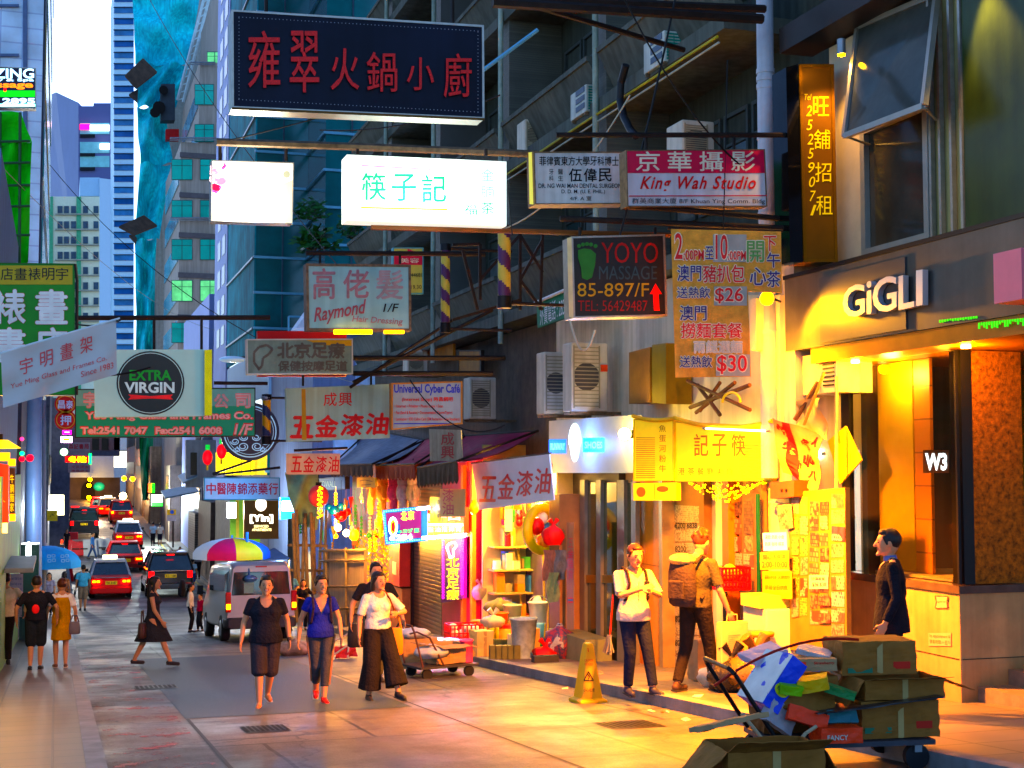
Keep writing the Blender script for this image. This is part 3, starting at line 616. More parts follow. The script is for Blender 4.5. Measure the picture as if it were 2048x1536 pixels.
b.disc(1282,984,9,10,mat('food_brown',(.25,.1,.02),.5),'picture');b.disc(1325,978,12,6,mat('food_brown',(.25,.1,.02),.5),'picture');b.rect(1308,967,1309,999,YL);b.done()
def tubelight(name,label,a,b_,col,k,r=.018,wat=0):
    rt=thing(name,label,'lamp',(Vector(a)+Vector(b_))/2);MB().cyl(a,b_,r,n=8).build('tube',E('tube_'+name,col,k),rt)
    d=(Vector(b_)-Vector(a)).normalized();m=MB();m.cyl(Vector(a)-d*.05,Vector(a)-d*.002,r*1.2,n=8);m.cyl(Vector(b_)+d*.002,Vector(b_)+d*.05,r*1.2,n=8);m.build('end_cap',GALV,rt)
    if wat:point(name+'_light',(Vector(a)+Vector(b_))/2-Vector((0,0,.06)),col,wat,.12)
    return rt
tubelight('sign_lamp','bright tube lamp fixed along the face of the yellow noodle sign',sp.at(1412,857,.16),sp.at(1532,862,.16),(1,.8,.25),14,.012)
fp=PX(7.75).at(1249,868);fl=thing('flood_lamp','glaring round yellow-white floodlight between the blue-lit panel and the yellow sign','lamp',fp)
MB().ell(fp,.085,14,10).build('bulb',E('flood_bulb',(1,.75,.25),120),fl);MB().cyl(fp+Vector((.09,.02,0)),fp+Vector((.22,.05,0)),.05,.08,12).build('housing',BLACK,fl);MB().tube([fp+Vector((.2,.05,0)),fp+Vector((.8,.3,.1))],.018).build('arm',STEEL,fl)
SOD=(1,.36,.0)
point('flood_light',fp+Vector((-.22,-.1,0)),(1,.38,.0),130,.1,140,fp+Vector((-.8,-2.2,-2.2)))
point('canopy_light',sp.at(1415,795,2.3),(1,.245,.0),1050,.12,150,sp.at(1440,1400,1.6));point('wall_fill',PX(8.2).at(1522,715),SOD,16,.08)  # two added amber fills, no such lamps: one over the road, one for the wall
fx=PX(8.2).at(1541,596);ff=thing('wall_floodlight','small amber floodlight fixed to the drainpipe beside the fascia end','lamp',fx);MB().cyl(fx,fx+Vector((-.1,-.1,-.02)),.05,.09,14).build('housing',mat('flood_housing',(.5,.4,.2),.4),ff);MB().cyl(fx+Vector((-.103,-.103,-.021)),fx+Vector((-.112,-.112,-.023)),.085,n=14).build('lens',E('flood_lens',(1,.45,.02),6),ff);MB().tube([fx,fx+Vector((.3,.3,0))],.015).build('arm',STEEL,ff)
point('wall_flood_light',fx+Vector((.06,-.16,-.12)),(1,.36,.0),55,.06,165,fx+Vector((.1,-1.2,-1.6)))
ORS=mat('orange_granite',(.5,.22,.07),.35,var=.15,scale=9)
col_=thing('stone_pillar','polished orange granite pillar behind the man in the white shirt','pillar',gp(8.6,19.4))
m=MB();m.bb(8.35,8.8,18.75,20.1,g(19.4)-.2,2.0);m.build('shaft',ORS,col_)
m=MB();m.bb(8.345,8.349,18.75,20.1,.3,.306);m.build('joint',mat('seam_brown',(.12,.05,.02),.6),col_)
m=MB();m.bb(8.30,8.8,18.62,18.735,g(19)-.2,2.0);m.build('metal_jamb',mat('brass_jamb',(.45,.36,.2),.3,.7),col_)
pp=thing('poster_pillar','pillar pasted with large phone-number bills beside the backpacker','pillar',gp(8.5,18.2))
m=MB();m.bb(8.5,8.95,17.65,18.6,g(18)-.1,2.0);m.build('shaft',mat('pillar_brown',(.12,.07,.03),.6),pp)
pl=PX(8.5);posters(pp,pl,1343,1010,1400,1345,1,9,[PR[1],PR[6],PR[1]],3,skip=0,jit=.05)
bb_=Board('x','','',(1344,1012,1345,1013),Plane((8.494,0,0),(-1,0,0)),.001,PR[1],root=pp)
for y,s_ in((1045,'6200 6838'),(1092,'8200'),(1232,'8200'),(1280,'8200')):bb_.text(s_,(1350,y,1350+(44 if len(s_)>5 else 22),y+12),BLKP,bold=.02)
bb_.done()
dr=thing('shop_doorway','recessed pale doorway with a vertical white strip sign behind the backpacker','doorway',gp(9,17.4))
m=MB();m.bb(9.0,9.06,16.75,17.6,g(17),2.0);m.build('door',mat('pale_door',(.55,.5,.32),.5,var=.15),dr)
m=MB();m.bb(8.97,8.995,17.32,17.4,-.4,1.9);m.build('green_strip',mat('green_strip',(.02,.2,.06),.5),dr)
bb_=Board('x','','',[(1397,995),(1413,995),(1413,1105),(1397,1107)],PX(8.7),.03,mat('strip_cream',(.7,.62,.42),.5),root=dr);bb_.vtext('茶餐飯麵',1400,1000,1410,1100,mat('brown_letter',(.2,.1,.03),.5));bb_.done()
op=thing('timber_post','orange painted post at the tea shop entrance beside the poster board','post',gp(8.45,16.9));m=MB();m.bb(8.4,8.62,16.72,16.9,g(17)-.1,2.0);m.build('shaft',mat('orange_post',(.42,.12,.03),.4,var=.15),op);m=MB();m.bb(8.38,8.399,16.76,16.86,-.75,.1);m.build('vent',DARK,op)
pb=thing('menu_board','tall board crowded with small brown food pictures right of the orange post','board',gp(8.5,16.4));m=MB();m.bb(8.5,8.58,15.98,16.6,g(16.4)-.1,2.0);m.build('backing',mat('board_brown',(.14,.08,.04),.6),pb)
posters(pb,PX(8.5),1462,1000,1508,1140,2,4,[PR[6],PR[2],PR[0]],5)
gpst=solo(MB().cyl(gp(8.38,15.85,0),(8.38,15.85,1.4),.028,n=10),'green_pole',mat('green_enamel',(.004,.045,.015),.35),'green enamel pole at the left edge of the lit drinks counter','pole')
ht=thing('serving_hatch','bright white-green lit serving hatch full of bottles behind the paper notices','counter',gp(8.9,15.6))
m=MB();m.bb(9.4,9.45,15.2,15.9,-.8,1.95);m.build('back_wall',mat('hatch_white',(.8,.85,.8),.4,emit=.6),ht)
m=MB();m.bb(8.62,9.39,15.22,15.84,-.25,-.2);m.bb(8.7,9.39,15.22,15.84,.55,.58);m.bb(8.75,9.39,15.22,15.84,1.1,1.13);m.build('shelf',mat('shelf_green_white',(.5,.6,.5),.4),ht)
for k in range(26):
    z=R.choice((-.2,.58,1.13));y=R.uniform(15.25,15.8);x=R.uniform(8.75,9.2);h=R.uniform(.14,.26)
    m=MB();m.lathe((x,y,z),[(.035,0),(.035,h*.65),(.014,h*.85),(.014,h)],8);m.build('bottle',R.choice([mat('bottle_green',(.05,.4,.12),.15),mat('bottle_clear',(.7,.8,.75),.1),mat('bottle_amber',(.5,.2,.02),.15),mat('bottle_red',(.6,.05,.04),.3)]),ht)
tubelight('hatch_tube','white fluorescent tube glowing inside the serving hatch',(8.95,15.25,1.9),(8.95,15.8,1.9),(.75,1,.8),40,wat=6)
MB().lathe((8.75,15.55,1.55),[(.16,0),(.15,.03),(.03,.07),(.0,.08)],16)
solo(MB().lathe(PX(8.55).at(1560,1006),[(.15,0),(.14,.03),(.03,.07),(.005,.08)],16),'pendant_shade',mat('grey_shade',(.2,.22,.2),.4),'flat grey pendant lamp shade hanging in the serving hatch','lamp shade')
NY=mat('yellow_notice',(.5,.34,.03),.5,var=.05);NW=mat('white_notice',(.55,.5,.4),.5,var=.05)
def notice(label,quad,X,face,lines,group=None):
    b=Board('paper_notice',label,'notice',quad,PX(X),.006,face,group=group)
    for t_,bx in lines:b.text(t_,bx,mat('ochre_print',(.12,.06,.01),.5))
    return b.done()
notice('yellow notice reading 2:00-10:00 taped over the hatch',[(1520,1104),(1577,1101),(1577,1138),(1520,1140)],8.33,NY,[('開心下午茶',(1526,1109,1572,1119)),('2:00-10:00',(1524,1123,1574,1135))])
notice('large blank yellow sheet below the 2:00-10:00 notice',[(1524,1142),(1583,1142),(1584,1198),(1525,1196)],8.335,NY,[('套餐 A B C D',(1530,1150,1552,1158)),('火腿通粉',(1556,1150,1580,1158)),('早餐全日供應',(1530,1170,1575,1180))])
notice('white lit menu sheet hung inside the bright hatch',[(1525,1066),(1572,1064),(1574,1100),(1527,1102)],8.42,mat('menu_green_white',(.7,.85,.7),.4,emit=.3),[('凍飲 熱飲 小食',(1530,1070,1568,1078)),('奶茶 咖啡 檸茶',(1530,1084,1568,1092))])
notice('grey printed sheet clipped at a tilt beside the hatch lamp',[(1552,1010),(1582,1008),(1586,1056),(1560,1060)],8.38,PR[1],[])
wl=thing('poster_wall','wall between hatch and corner shop pasted all over with menus and food photos','wall',gp(8.5,14.9))
m=MB();q=[PX(8.42).at(*p)for p in((1578,985),(1690,975),(1694,1300),(1580,1300))];m.hexa(q,[p+Vector((.06,0,0))for p in q]);m.build('backing',mat('board_ochre',(.22,.14,.04),.6),wl)
pl=PX(8.42);posters(wl,pl,1582,990,1616,1235,2,6,[PR[5],PR[0],PR[1],PR[5]],11,skip=0);posters(wl,pl,1618,1000,1658,1250,2,8,[PR[2],PR[4],PR[3],PR[6],PR[0]],12,skip=0);posters(wl,pl,1660,985,1690,1280,1,9,[PR[1],PR[4],PR[7],PR[1]],13,skip=0)
b=Board('x','','',(1618,1150,1656,1178),Plane((8.405,0,0),(-1,0,0)),.003,NW,root=wl);b.text('特價套餐',(1622,1154,1650,1161),REDP);b.text('$26 $30',(1624,1165,1652,1174),BLKP);b.done()
for y in(1192,1226):
    b=Board('x','','',(1637,y,1660,y+20),Plane((8.40,0,0),(-1,0,0)),.003,PR[3],root=wl);b.done()
def cloth(quad,plane,nx,ny,amp,seed,m_,t=.008,sagx=0):
    r=random.Random(seed);P_=[plane.at(*p)for p in quad];f1=[r.uniform(2,7)for _ in range(4)];ph=[r.uniform(0,6)for _ in range(4)]
    def pt(u,v):
        a=P_[0].lerp(P_[1],u).lerp(P_[3].lerp(P_[2],u),v)
        d=amp*(math.sin(f1[0]*u*2+f1[1]*v+ph[0])+.6*math.sin(f1[2]*v*2.2-f1[3]*u*1.5+ph[1])+.35*math.sin(13*u+9*v+ph[2]))
        return a+plane.n*d-Vector((0,0,sagx*4*u*(1-u)*(1-v)))
    mb=MB();mb.smooth=True;W=nx+1
    for s_ in(0,1):
        vs=[pt(i/nx,j/ny)-plane.n*(t*s_)for j in range(ny+1)for i in range(nx+1)]
        fs=[(j*W+i,(j+1)*W+i,(j+1)*W+i+1,j*W+i+1)for j in range(ny)for i in range(nx)]
        if s_:fs=[f[::-1]for f in fs]
        mb.add(vs,fs)
    return mb,pt
ban=thing('crumpled_banner','crumpled red and cream cloth banner with broken characters hung by the gap','banner',PX(8.2).at(1600,985))
bp_=P2(1540,15.45,1650,14.6,900);BQ=[(1548,836),(1648,868),(1640,985),(1566,945)]
mb,pt=cloth(BQ,bp_,14,16,.05,4,None)
BANM=mat('banner_cream',(.38,.22,.09),.7,var=.2,scale=5);mb.build('cloth',BANM,ban)
m=MB();rr=random.Random(9);RB=mat('banner_red',(.4,.015,.005),.6,var=.2)
def onb(u,v,o=.012):return pt(u,v)+bp_.n*o
for ch,u,v,s_ in(('快',.12,.06,.26),('餐',.52,.2,.26),('人',.74,.1,.2),('少',.12,.36,.2),('山',.48,.48,.24),('心',.7,.42,.2),('小',.3,.64,.2),('八',.74,.68,.2),('大',.36,.84,.16)):
    vs,fs,_,_=glyphs(ch,.06);m.add([onb(u+a*s_,v+(1-b_)*s_*.8)for a,b_ in vs],fs)
m.build('lettering',RB,ban)
m=MB();vs,fs,_,_=glyphs('八',.2);W=6
m.add([onb(u,v,.006)for v in[i/12 for i in range(13)]for u in(.26-.1*v,.36+.05*v)],[(2*i,2*i+2,2*i+3,2*i+1)for i in range(12)]);m.build('red_stripe',RB,ban)
solo(cloth([(1598,800),(1640,795),(1655,880),(1600,850)],bp_,8,8,.04,8,None)[0],'plastic_sheet',mat('cream_sheet',(.6,.42,.16),.5,var=.2),'wrinkled cream plastic sheet tied to poles over the red banner','sheet')
solo(MB().tube([PX(8.6).at(1648,745),PX(8.3).at(1608,850)],.018),'wooden_pole',mat('bamboo_dark',(.28,.14,.04),.6,var=.3),'thin wooden pole leaning left over the crumpled banner','pole')
solo(MB().tube([PX(8.7).at(1636,765),PX(8.4).at(1590,840)],.03),'wooden_beam',mat('dark_timber',(.1,.05,.02),.7,var=.3),'thick dark timber leaning in the gap behind the banner','beam')
solo(MB().tube([PX(8.7).at(1673,752),PX(8.7).at(1673,985)],.02),'metal_pole',mat('pole_cream',(.7,.52,.2),.4),'thin upright cream pole between the gap and the glass shopfront','pole')
b=Board('hanging_board','blank yellow board hung edge-up like a diamond beside the glass shopfront','board',[(1690,852),(1722,920),(1680,968),(1655,882)],P2(1650,14.9,1725,14.3),.03,mat('yellow_board',(.8,.55,.07),.45,var=.2,scale=3));b.line([(1699,903),(1701,926)],1,mat('ochre_print',(.12,.06,.01),.5));b.done()
sk=thing('speaker_box','small brown speaker box with two black cones under the banner','speaker',PX(8.3).at(1565,1000));m=MB();q=[PX(8.3).at(*p)for p in((1540,965),(1588,960),(1588,993),(1540,998))];m.hexa(q,[p+Vector((.2,0,0))for p in q]);m.build('cabinet',mat('brown_cabinet',(.2,.05,.015),.4),sk)
m=MB()
for x in(1564,1573):c=PX(8.297).at(x,981);m.cyl(c,c+Vector((-.01,0,0)),.022,n=12)
m.build('cone',BLACK,sk);
gl=thing('berry_garland','garland of glowing yellow bead lights drooping under the noodle sign','garland',sp.at(1450,985));m=MB();st=MB();rr=random.Random(2)
for k in range(150):
    t_=rr.random();x=1378+155*t_;y=962+38*math.sin(math.pi*min(1,t_*1.1))*rr.random()**.7+4;c=sp.at(x,y,rr.uniform(-.12,.12));m.ell(c,rr.uniform(.008,.017),6,4)
    if k%5==0:st.tube([c,sp.at(x+rr.uniform(-15,15),960,0)],.003,3)
o=m.build('bead',E('bead_light',(1,.62,.08),2.2),gl);o['kind']='stuff';st.build('wire',STEEL,gl)
solo(MB().tube(sag(sp.at(1265,832,.05),sp.at(1350,836,.05),.04)+sag(sp.at(1350,836,.08),sp.at(1545,842,.1),.1),.03,7),'cable_bundle',mat('yellow_cable_bundle',(.5,.35,.06),.6,var=.3),'thick bundle of wrapped cables drooping along the top of the noodle sign','cable')
bs=thing('glass_door_shop','narrow glass-fronted shop under a pale panel with glowing blue sign','shop',gp(8.2,21.4))
m=MB();m.bb(8.28,8.6,20.2,23.3,g(21.4)-.3,1.75);m.build('wall',mat('dark_shopfront',(.06,.045,.03),.5,var=.2),bs)
pl=PX(8.27)
def pq(pl,x0,y0,x1,y1,t):q=[pl.at(*p)for p in((x0,y0),(x1,y0),(x1,y1),(x0,y1))];return MB().hexa(q,[p-pl.n*t for p in q])
for x in(1160,1192,1234,1262):pq(PX(8.2),x,960,x+(9 if x!=1234 else 14),1330,.07).build('frame',mat('door_frame_grey',(.2,.2,.18),.35,.6),bs)
for a,b_ in((1170,1191),(1202,1233),(1249,1261)):pq(PX(8.255),a,965,b_,1300,.01).build('glass',mat('olive_door_glass',(.05,.05,.015),.06,var=.5,scale=1.2,spec=.8),bs)
pq(PX(8.22),1165,1150,1262,1166,.04).build('handle_rail',mat('brass_rail',(.3,.2,.06),.3,.7),bs)
m=MB();a=PX(7.75).at(1165,1335);m.bb(7.75,8.19,20.3,22.0,g(21)-.1,g(21)+KH+.38);m.build('step',mat('tiled_step',(.16,.18,.1),.5,var=.2),bs)
b=Board('x','','',[(1098,842),(1268,830),(1268,946),(1098,946)],PX(7.95),.12,mat('pale_sign_panel',(.62,.58,.48),.45,var=.05),root=bs)
BL=E('blue_led',(.0,.12,1),1.6);BW=E('blue_white_led',(.6,.8,1),3);DB=E('blue_led_text',(.2,.55,1),1.2)
b.rect(1098,879,1132,907,BL,'led_bar#1');b.rect(1166,876,1208,904,E('blue_led2',(.02,.25,1),7),'led_bar#2');b.poly([(1149+12*math.sin(a)*(1 if math.cos(a)>-.2 else .75),885-38*math.cos(a))for a in[2*math.pi*i/24 for i in range(24)]][::-1],BW,'led_emblem')
b.text('RUNWAY',(1101,886,1130,900),DB,bold=.03,part='led_lettering');b.text('SHOES',(1169,883,1205,897),DB,bold=.03,part='led_lettering');b.done()
point('blue_led_light',PX(7.95).at(1150,890,.25),(.1,.3,1),5,.1)
mp_=thing('mop','grey string mop with a red handle hung at the glass-door shop step','mop',PX(7.7).at(1213,1300));MB().cyl(PX(7.72).at(1220,1270),PX(7.72).at(1226,1190),.014).build('handle',mat('red_handle',(.5,.06,.02),.5),mp_)
m=MB()
for i in range(14):a=PX(7.72).at(1219+R.uniform(-4,4),1270);m.tube([a,PX(7.70).at(1216+R.uniform(-12,12),1305+R.uniform(-8,6),R.uniform(-.04,.04))],.012,5)
m.build('mop_head',mat('mop_grey',(.22,.2,.16),.9,var=.3),mp_)
hs=thing('hardware_shop','open hardware shop glowing yellow inside with crowded shelves of goods','shop',gp(8.5,24.5))
HW=mat('shop_wall_yellow',(.6,.48,.2),.6,var=.15);YA,YB=22.3,26.6;zb=g(24.5)+KH
def roomparts():
    m=MB();m.bb(10.2,10.26,YA,YB,zb-.3,2.2);m.bb(8.0,10.2,YA-.06,YA-.002,zb-.4,2.2);m.bb(8.0,10.2,YB,YB+.06,zb-.5,2.2);m.build('inner_wall',HW,hs)
    m=MB();m.bb(7.95,10.2,YA,YB,1.75,1.81);m.build('ceiling',HW,hs)
    m=MB();m.bb(7.95,10.2,YA,YB,zb-.4,zb+.03);m.build('floor',mat('shop_floor',(.25,.2,.12),.5,var=.2),hs)
roomparts()
shw=mat('shelf_wood',(.42,.28,.1),.6,var=.2)
m=MB()
for z in(.3,.75,1.2):m.bb(9.6,10.19,YA+.01,YB-.01,zb+z,zb+z+.03)
for z in(.35,.8,1.25,1.7):m.bb(8.1,9.55,YB-.45,YB-.01,zb+z,zb+z+.03)
m.build('shelf',shw,hs)
GC=[mat('goods_'+n_,c,.5,var=.15)for n_,c in(('white',(.75,.7,.6)),('yellow',(.75,.5,.05)),('red',(.6,.04,.03)),('green',(.1,.35,.08)),('tan',(.45,.3,.12)),('blue',(.08,.2,.45)),('orange',(.75,.25,.03)),('cream',(.7,.6,.35)))]
rr=random.Random(21)
for k in range(90):
    if k%2:x,y,z=rr.uniform(9.65,10.1),rr.uniform(YA+.1,YB-.5),zb+rr.choice((.33,.78,1.23))
    else:x,y,z=rr.uniform(8.2,9.5),rr.uniform(YB-.4,YB-.12),zb+rr.choice((.38,.83,1.28,1.73))
    h=rr.uniform(.16,.4);w_=rr.uniform(.1,.2);m=MB()
    if k%3:m.box((x,y,z+h/2+.001),(w_,w_*1.2,h),rz=rr.uniform(-.2,.2))
    else:m.cyl((x,y,z+.001),(x,y,z+h),w_*.6,w_*.55,10)
    m.build('shelf_stock',GC[rr.randrange(8)],hs)
m=MB()
for k in range(22):y=rr.uniform(23.3,26.3);x=rr.uniform(8.3,9.6);m.cyl((x,y,zb+.05),(x+rr.uniform(-.1,.1),y+rr.uniform(-.2,.2),zb+rr.uniform(1.6,2.1)),.022,n=6)
m.build('stored_pole',mat('pole_yellow',(.7,.5,.12),.5,var=.3),hs)
for k in range(70):
    y=rr.uniform(YA+.15,YB-.3);x=rr.uniform(7.9,9.3);z1=1.3;h=rr.uniform(.2,.7);z0=z1-rr.uniform(.0,.2)-h;cc=GC[rr.randrange(8)];m=MB();ty=k%5
    if ty==0:m.lathe((x,y,z0),[(.02,0),(.09,.02),(.11,h*.5),(.04,h)],9)
    elif ty==1:
        for q in range(7):m.cyl((x,y,z0+h),(x+rr.uniform(-.09,.09),y+rr.uniform(-.09,.09),z0),.014,n=5)
    elif ty==2:m.box((x,y,z0+h/2),(.02,.2,h*.8),rz=rr.uniform(-.5,.5))
    elif ty==3:
        for q in range(4):m.ell((x,y,z0+q*h/4),(.07,.07,.08),8,6)
    else:m.box((x,y,z0+h/2),(.13,.16,h*.6),rz=rr.uniform(-.5,.5))
    m.cyl((x,y,z0+h*.8),(x,y,1.745),.006,n=4);m.build('hanging_stock',cc,hs)
for k in range(26):
    x,y=rr.uniform(7.55,8.0),rr.uniform(YA+.2,YB-.2);h=rr.uniform(.15,.5);z=g(y)+KH;m=MB()
    if k%2:m.box((x,y,z+h/2),(rr.uniform(.15,.3),rr.uniform(.15,.3),h),rz=rr.uniform(-.5,.5))
    else:m.lathe((x,y,z),[(.1,0),(.13,h),(.12,h)],10)
    m.build('floor_stock',GC[rr.randrange(8)],hs)
tubelight('shop_tube','vertical white fluorescent tube burning inside the hardware shop',PX(8.6).at(1016,1020),PX(8.6).at(1016,1112),(1,.88,.55),60)
tubelight('shop_ceiling_tube','fluorescent tube across the hardware shop ceiling',(8.5,23.6,1.65),(9.2,23.6,1.65),(1,.85,.5),50)
point('shop_light',(8.9,24.2,1.5),(1,.6,.1),120,.15);point('shop_light',(8.5,25.7,1.3),(1,.62,.1),60,.1)
point('shop_front_light',(8.05,23.3,1.55),(1,.55,.1),110,.1)
pi=thing('shop_pillar','narrow brown pillar with red stickers at the right of the hardware shop','pillar',gp(7.95,22));m=MB();m.bb(7.86,8.25,21.75,22.25,g(22)-.1,1.3);m.build('shaft',mat('pillar_stone_brown',(.22,.12,.06),.5,var=.2),pi)
b=Board('x','','',(1133,1045,1148,1260),PX(7.86),.004,mat('pillar_face',(.3,.18,.09),.5),root=pi);b.vtext('五金雜貨',1136,1075,1146,1160,REDP);b.rect(1136,1195,1146,1206,GC[2]);b.rect(1136,1198,1146,1202,GC[5]);b.done()
b=Board('shop_banner','white sheet banner with four slanting red characters over the hardware shop','banner',[(944,928),(1098,908),(1108,1000),(957,1020)],PX(7.55),.02,mat('banner_white',(.62,.62,.66),.6,var=.08,scale=2))
b.htext('五金漆油',957,945,1104,995,REDP,bold=.02,shear=.15,rise=-22,pad=.1);b.done();MB().tube([PX(7.56).at(942,927),PX(7.56).at(1102,906)],.015).build('rod',STEEL,b.root)
rs=thing('massage_entrance','narrow red-painted massage parlour entrance beside a brown roller shutter','shop',gp(8,28))
RW=mat('red_gloss_wall',(.4,.03,.05),.35,var=.2,scale=2)
m=MB();m.bb(7.9,8.9,26.75,29.3,g(28)-.3,1.9);m.build('wall',RW,rs)
m=MB();m.bb(7.82,7.9,27.4,27.55,g(28),1.8);m.bb(7.82,7.9,26.72,26.86,g(27),1.8);m.build('orange_jamb',mat('orange_jamb',(.6,.25,.05),.45),rs)
sh=thing('roller_shutter','closed brown roller shutter left of the pink neon sign','shutter',gp(8,30.3));m=MB();m.bb(7.95,8.9,29.32,32.0,g(30)-.3,1.5)
m.build('curtain',tilemat('shutter_slats',(.17,.085,.05),(.05,.025,.015),99,.09,.4,.02,'yz',.1),sh);m=MB();m.bb(7.9,7.98,29.26,29.34,g(30),1.5);m.bb(7.9,7.98,32.0,32.1,g(32),1.5);m.build('guide',STEEL,sh)
rb=thing('meter_box','red wall meter cabinet with a white sticker left of the shutter','box',gp(7.8,32.8,1.4));MB().bb(7.65,8.2,32.2,33.3,g(33)+1.2,g(33)+2.8).build('cabinet',mat('red_cabinet',(.5,.06,.03),.45,var=.15),rb);MB().bb(7.644,7.649,32.5,32.9,g(33)+1.45,g(33)+1.75).build('sticker',NW,rb)
m=MB();m.bb(7.7,8.9,32.12,35.5,g(33)-.4,g(33)+1.15);solo(m,'low_wall',mat('rust_wall',(.3,.12,.05),.7,var=.3),'rust-coloured low wall with torn bills under the red meter cabinet','wall')
nl=PX(7.72);NP=E('neon_magenta',(1,.03,.6),7);NYL=E('neon_yellow',(1,.7,.08),2.4);NWH=E('neon_white',(1,.8,.95),9)
b=Board('neon_sign','vertical magenta neon sign with foot outline and glowing yellow characters','sign',[(882,1078),(928,1068),(928,1196),(882,1206)],PX(7.76),.06,mat('neon_board',(.12,.01,.1),.4))
for i in range(22):y=1082+i*5.4;b.disc(886,y,1.8,1.8,NP,'bulb',8);b.disc(924,y-8,1.8,1.8,NP,'bulb',8)
b.line([(897,1105),(893,1094),(900,1086),(910,1085),(913,1092),(906,1100),(907,1112),(900,1116),(897,1105)],2.2,NWH,'foot_outline')
b.vtext('北京足療',893,1112,918,1200,NYL,bold=.0,pad=.08);b.done();point('neon_light',PX(7.76).at(905,1130,.35),(1,.06,.6),12,.15);point('neon_light',PX(7.4).at(905,1200),(1,.06,.55),9,.15)
lp_=P2(763,30.5,845,28.5);LB=mat('led_board',(.05,.03,.08),.4)
b=Board('led_sign','flashing LED sign with a blue bulb border, a red foot and digits 254','sign',[(764,1020),(845,1012),(845,1082),(770,1090)],lp_,.12,mat('led_blue_board',(.0,.12,.3),.4,emit=.5))
CY=E('led_cyan',(.15,.6,1),9);
b.poly([(772,1027),(842,1020),(842,1075),(776,1082)],mat('led_magenta_back',(.3,.02,.15),.5,emit=.6),'field');b.poly([(773,1050),(800,1048),(800,1078),(777,1081)],mat('led_blue_back',(.02,.08,.3),.5,emit=.6),'field')
for i in range(16):b.disc(768+i*4.8,1023-i*.45,1.3,1.3,CY,'bulb',6);b.disc(774+i*4.6,1086-i*.45,1.3,1.3,CY,'bulb',6)
for i in range(12):b.disc(767.5+i*.5,1026+i*5,1.3,1.3,CY,'bulb',6)
b.disc(786,1053,9,19,E('led_white',(.9,.9,1),6),'foot');b.disc(786,1054,6.5,15,E('led_yellow',(1,.65,.05),5),'foot');b.disc(786.5,1054,4,11,E('led_red',(1,.03,.05),5),'foot')
b.htext('北京',801,1022,829,1040,E('led_yellow',(1,.65,.05),5),rise=-3);b.text('→コブ 直',(796,1058,838,1065),E('led_green',(.05,1,.2),4),bold=.02,rise=-3);b.text('254',(792,1069,824,1080),E('led_white',(.9,.9,1),6),bold=.03,rise=-2);b.disc(784,1077,5,4,E('led_white',(.9,.9,1),6),'lettering');b.done()
tubelight('white_tube','long white-blue tube light glowing under the red massage signboard',lp_.at(846,1076,.1),PX(7.5).at(935,1070),(.75,.8,1),18,.03,12)
tubelight('short_tube','short white tube light above the LED foot sign',lp_.at(835,1018,.16),lp_.at(862,1015,.3),(.8,.8,1),25,.03)
b=Board('massage_signboard','red backlit signboard with cream characters behind the yellow bill','sign',[(836,1022),(928,1014),(928,1066),(836,1072)],PX(7.66),.1,mat('red_lit_board',(.8,.08,.03),.4,emit=.7))
b.htext('情子四',840,1026,922,1042,E('cream_lit',(1,.8,.45),2.2),rise=-4);b.rect(838,1047,926,1052,E('cream_lit',(1,.8,.45),2.2),'stripe');b.htext('養脂油推抹背',840,1053,924,1064,E('cream_lit',(1,.8,.45),2.2),rise=-3);b.done()
b=Board('yellow_bill','hanging yellow paper bill with two columns of small print','notice',(860,994,882,1046),PX(7.3),.01,mat('bill_yellow',(.8,.55,.08),.5,emit=.1));b.vtext('腳底按摩',873,1000,879,1036,BLKP);b.vtext('全身推油',863,1000,869,1036,BLKP);b.done()
b=Board('vertical_banner','long vertical cream banner of red characters hanging behind the awning edge','banner',(880,978,930,1034),PX(7.25),.015,mat('banner_cream_lit',(.75,.5,.2),.6,var=.1));b.vtext('漆油',885,978,907,1030,REDP,bold=.02,pad=.05);b.text('金',(884,955,908,975),REDP,bold=.02);b.done()
b=Board('upper_banner','dirty vertical cloth panel with two red characters above the maroon awning','banner',[(858,858),(922,860),(925,922),(860,922)],PX(7.2),.015,mat('banner_dirty',(.42,.4,.3),.7,var=.2,streak=.4));b.vtext('成興',882,864,908,918,mat('dark_red_letter',(.35,.02,.03),.6),bold=.02,pad=.08);b.done()
for k,(q,X,c,l_)in enumerate((((843,640,906,720),8.55,(.4,.16,.02),'orange plywood panel on the dark wall right of the salon sign'),((914,700,962,745),8.5,(.3,.13,.02),'orange-framed shuttered window above the internet shop sign'),((700,690,750,845),8.9,(.55,.65,.85),'pale blue-white wall panel behind the steel brackets'))):
    b=Board('wall_panel' if k!=1 else 'shuttered_window',l_,'panel' if k!=1 else 'window',q,PX(X),.06,mat('panel_%d'%k,c,.6,var=.25,streak=.35),STEEL if k==1 else None,3);b.done()
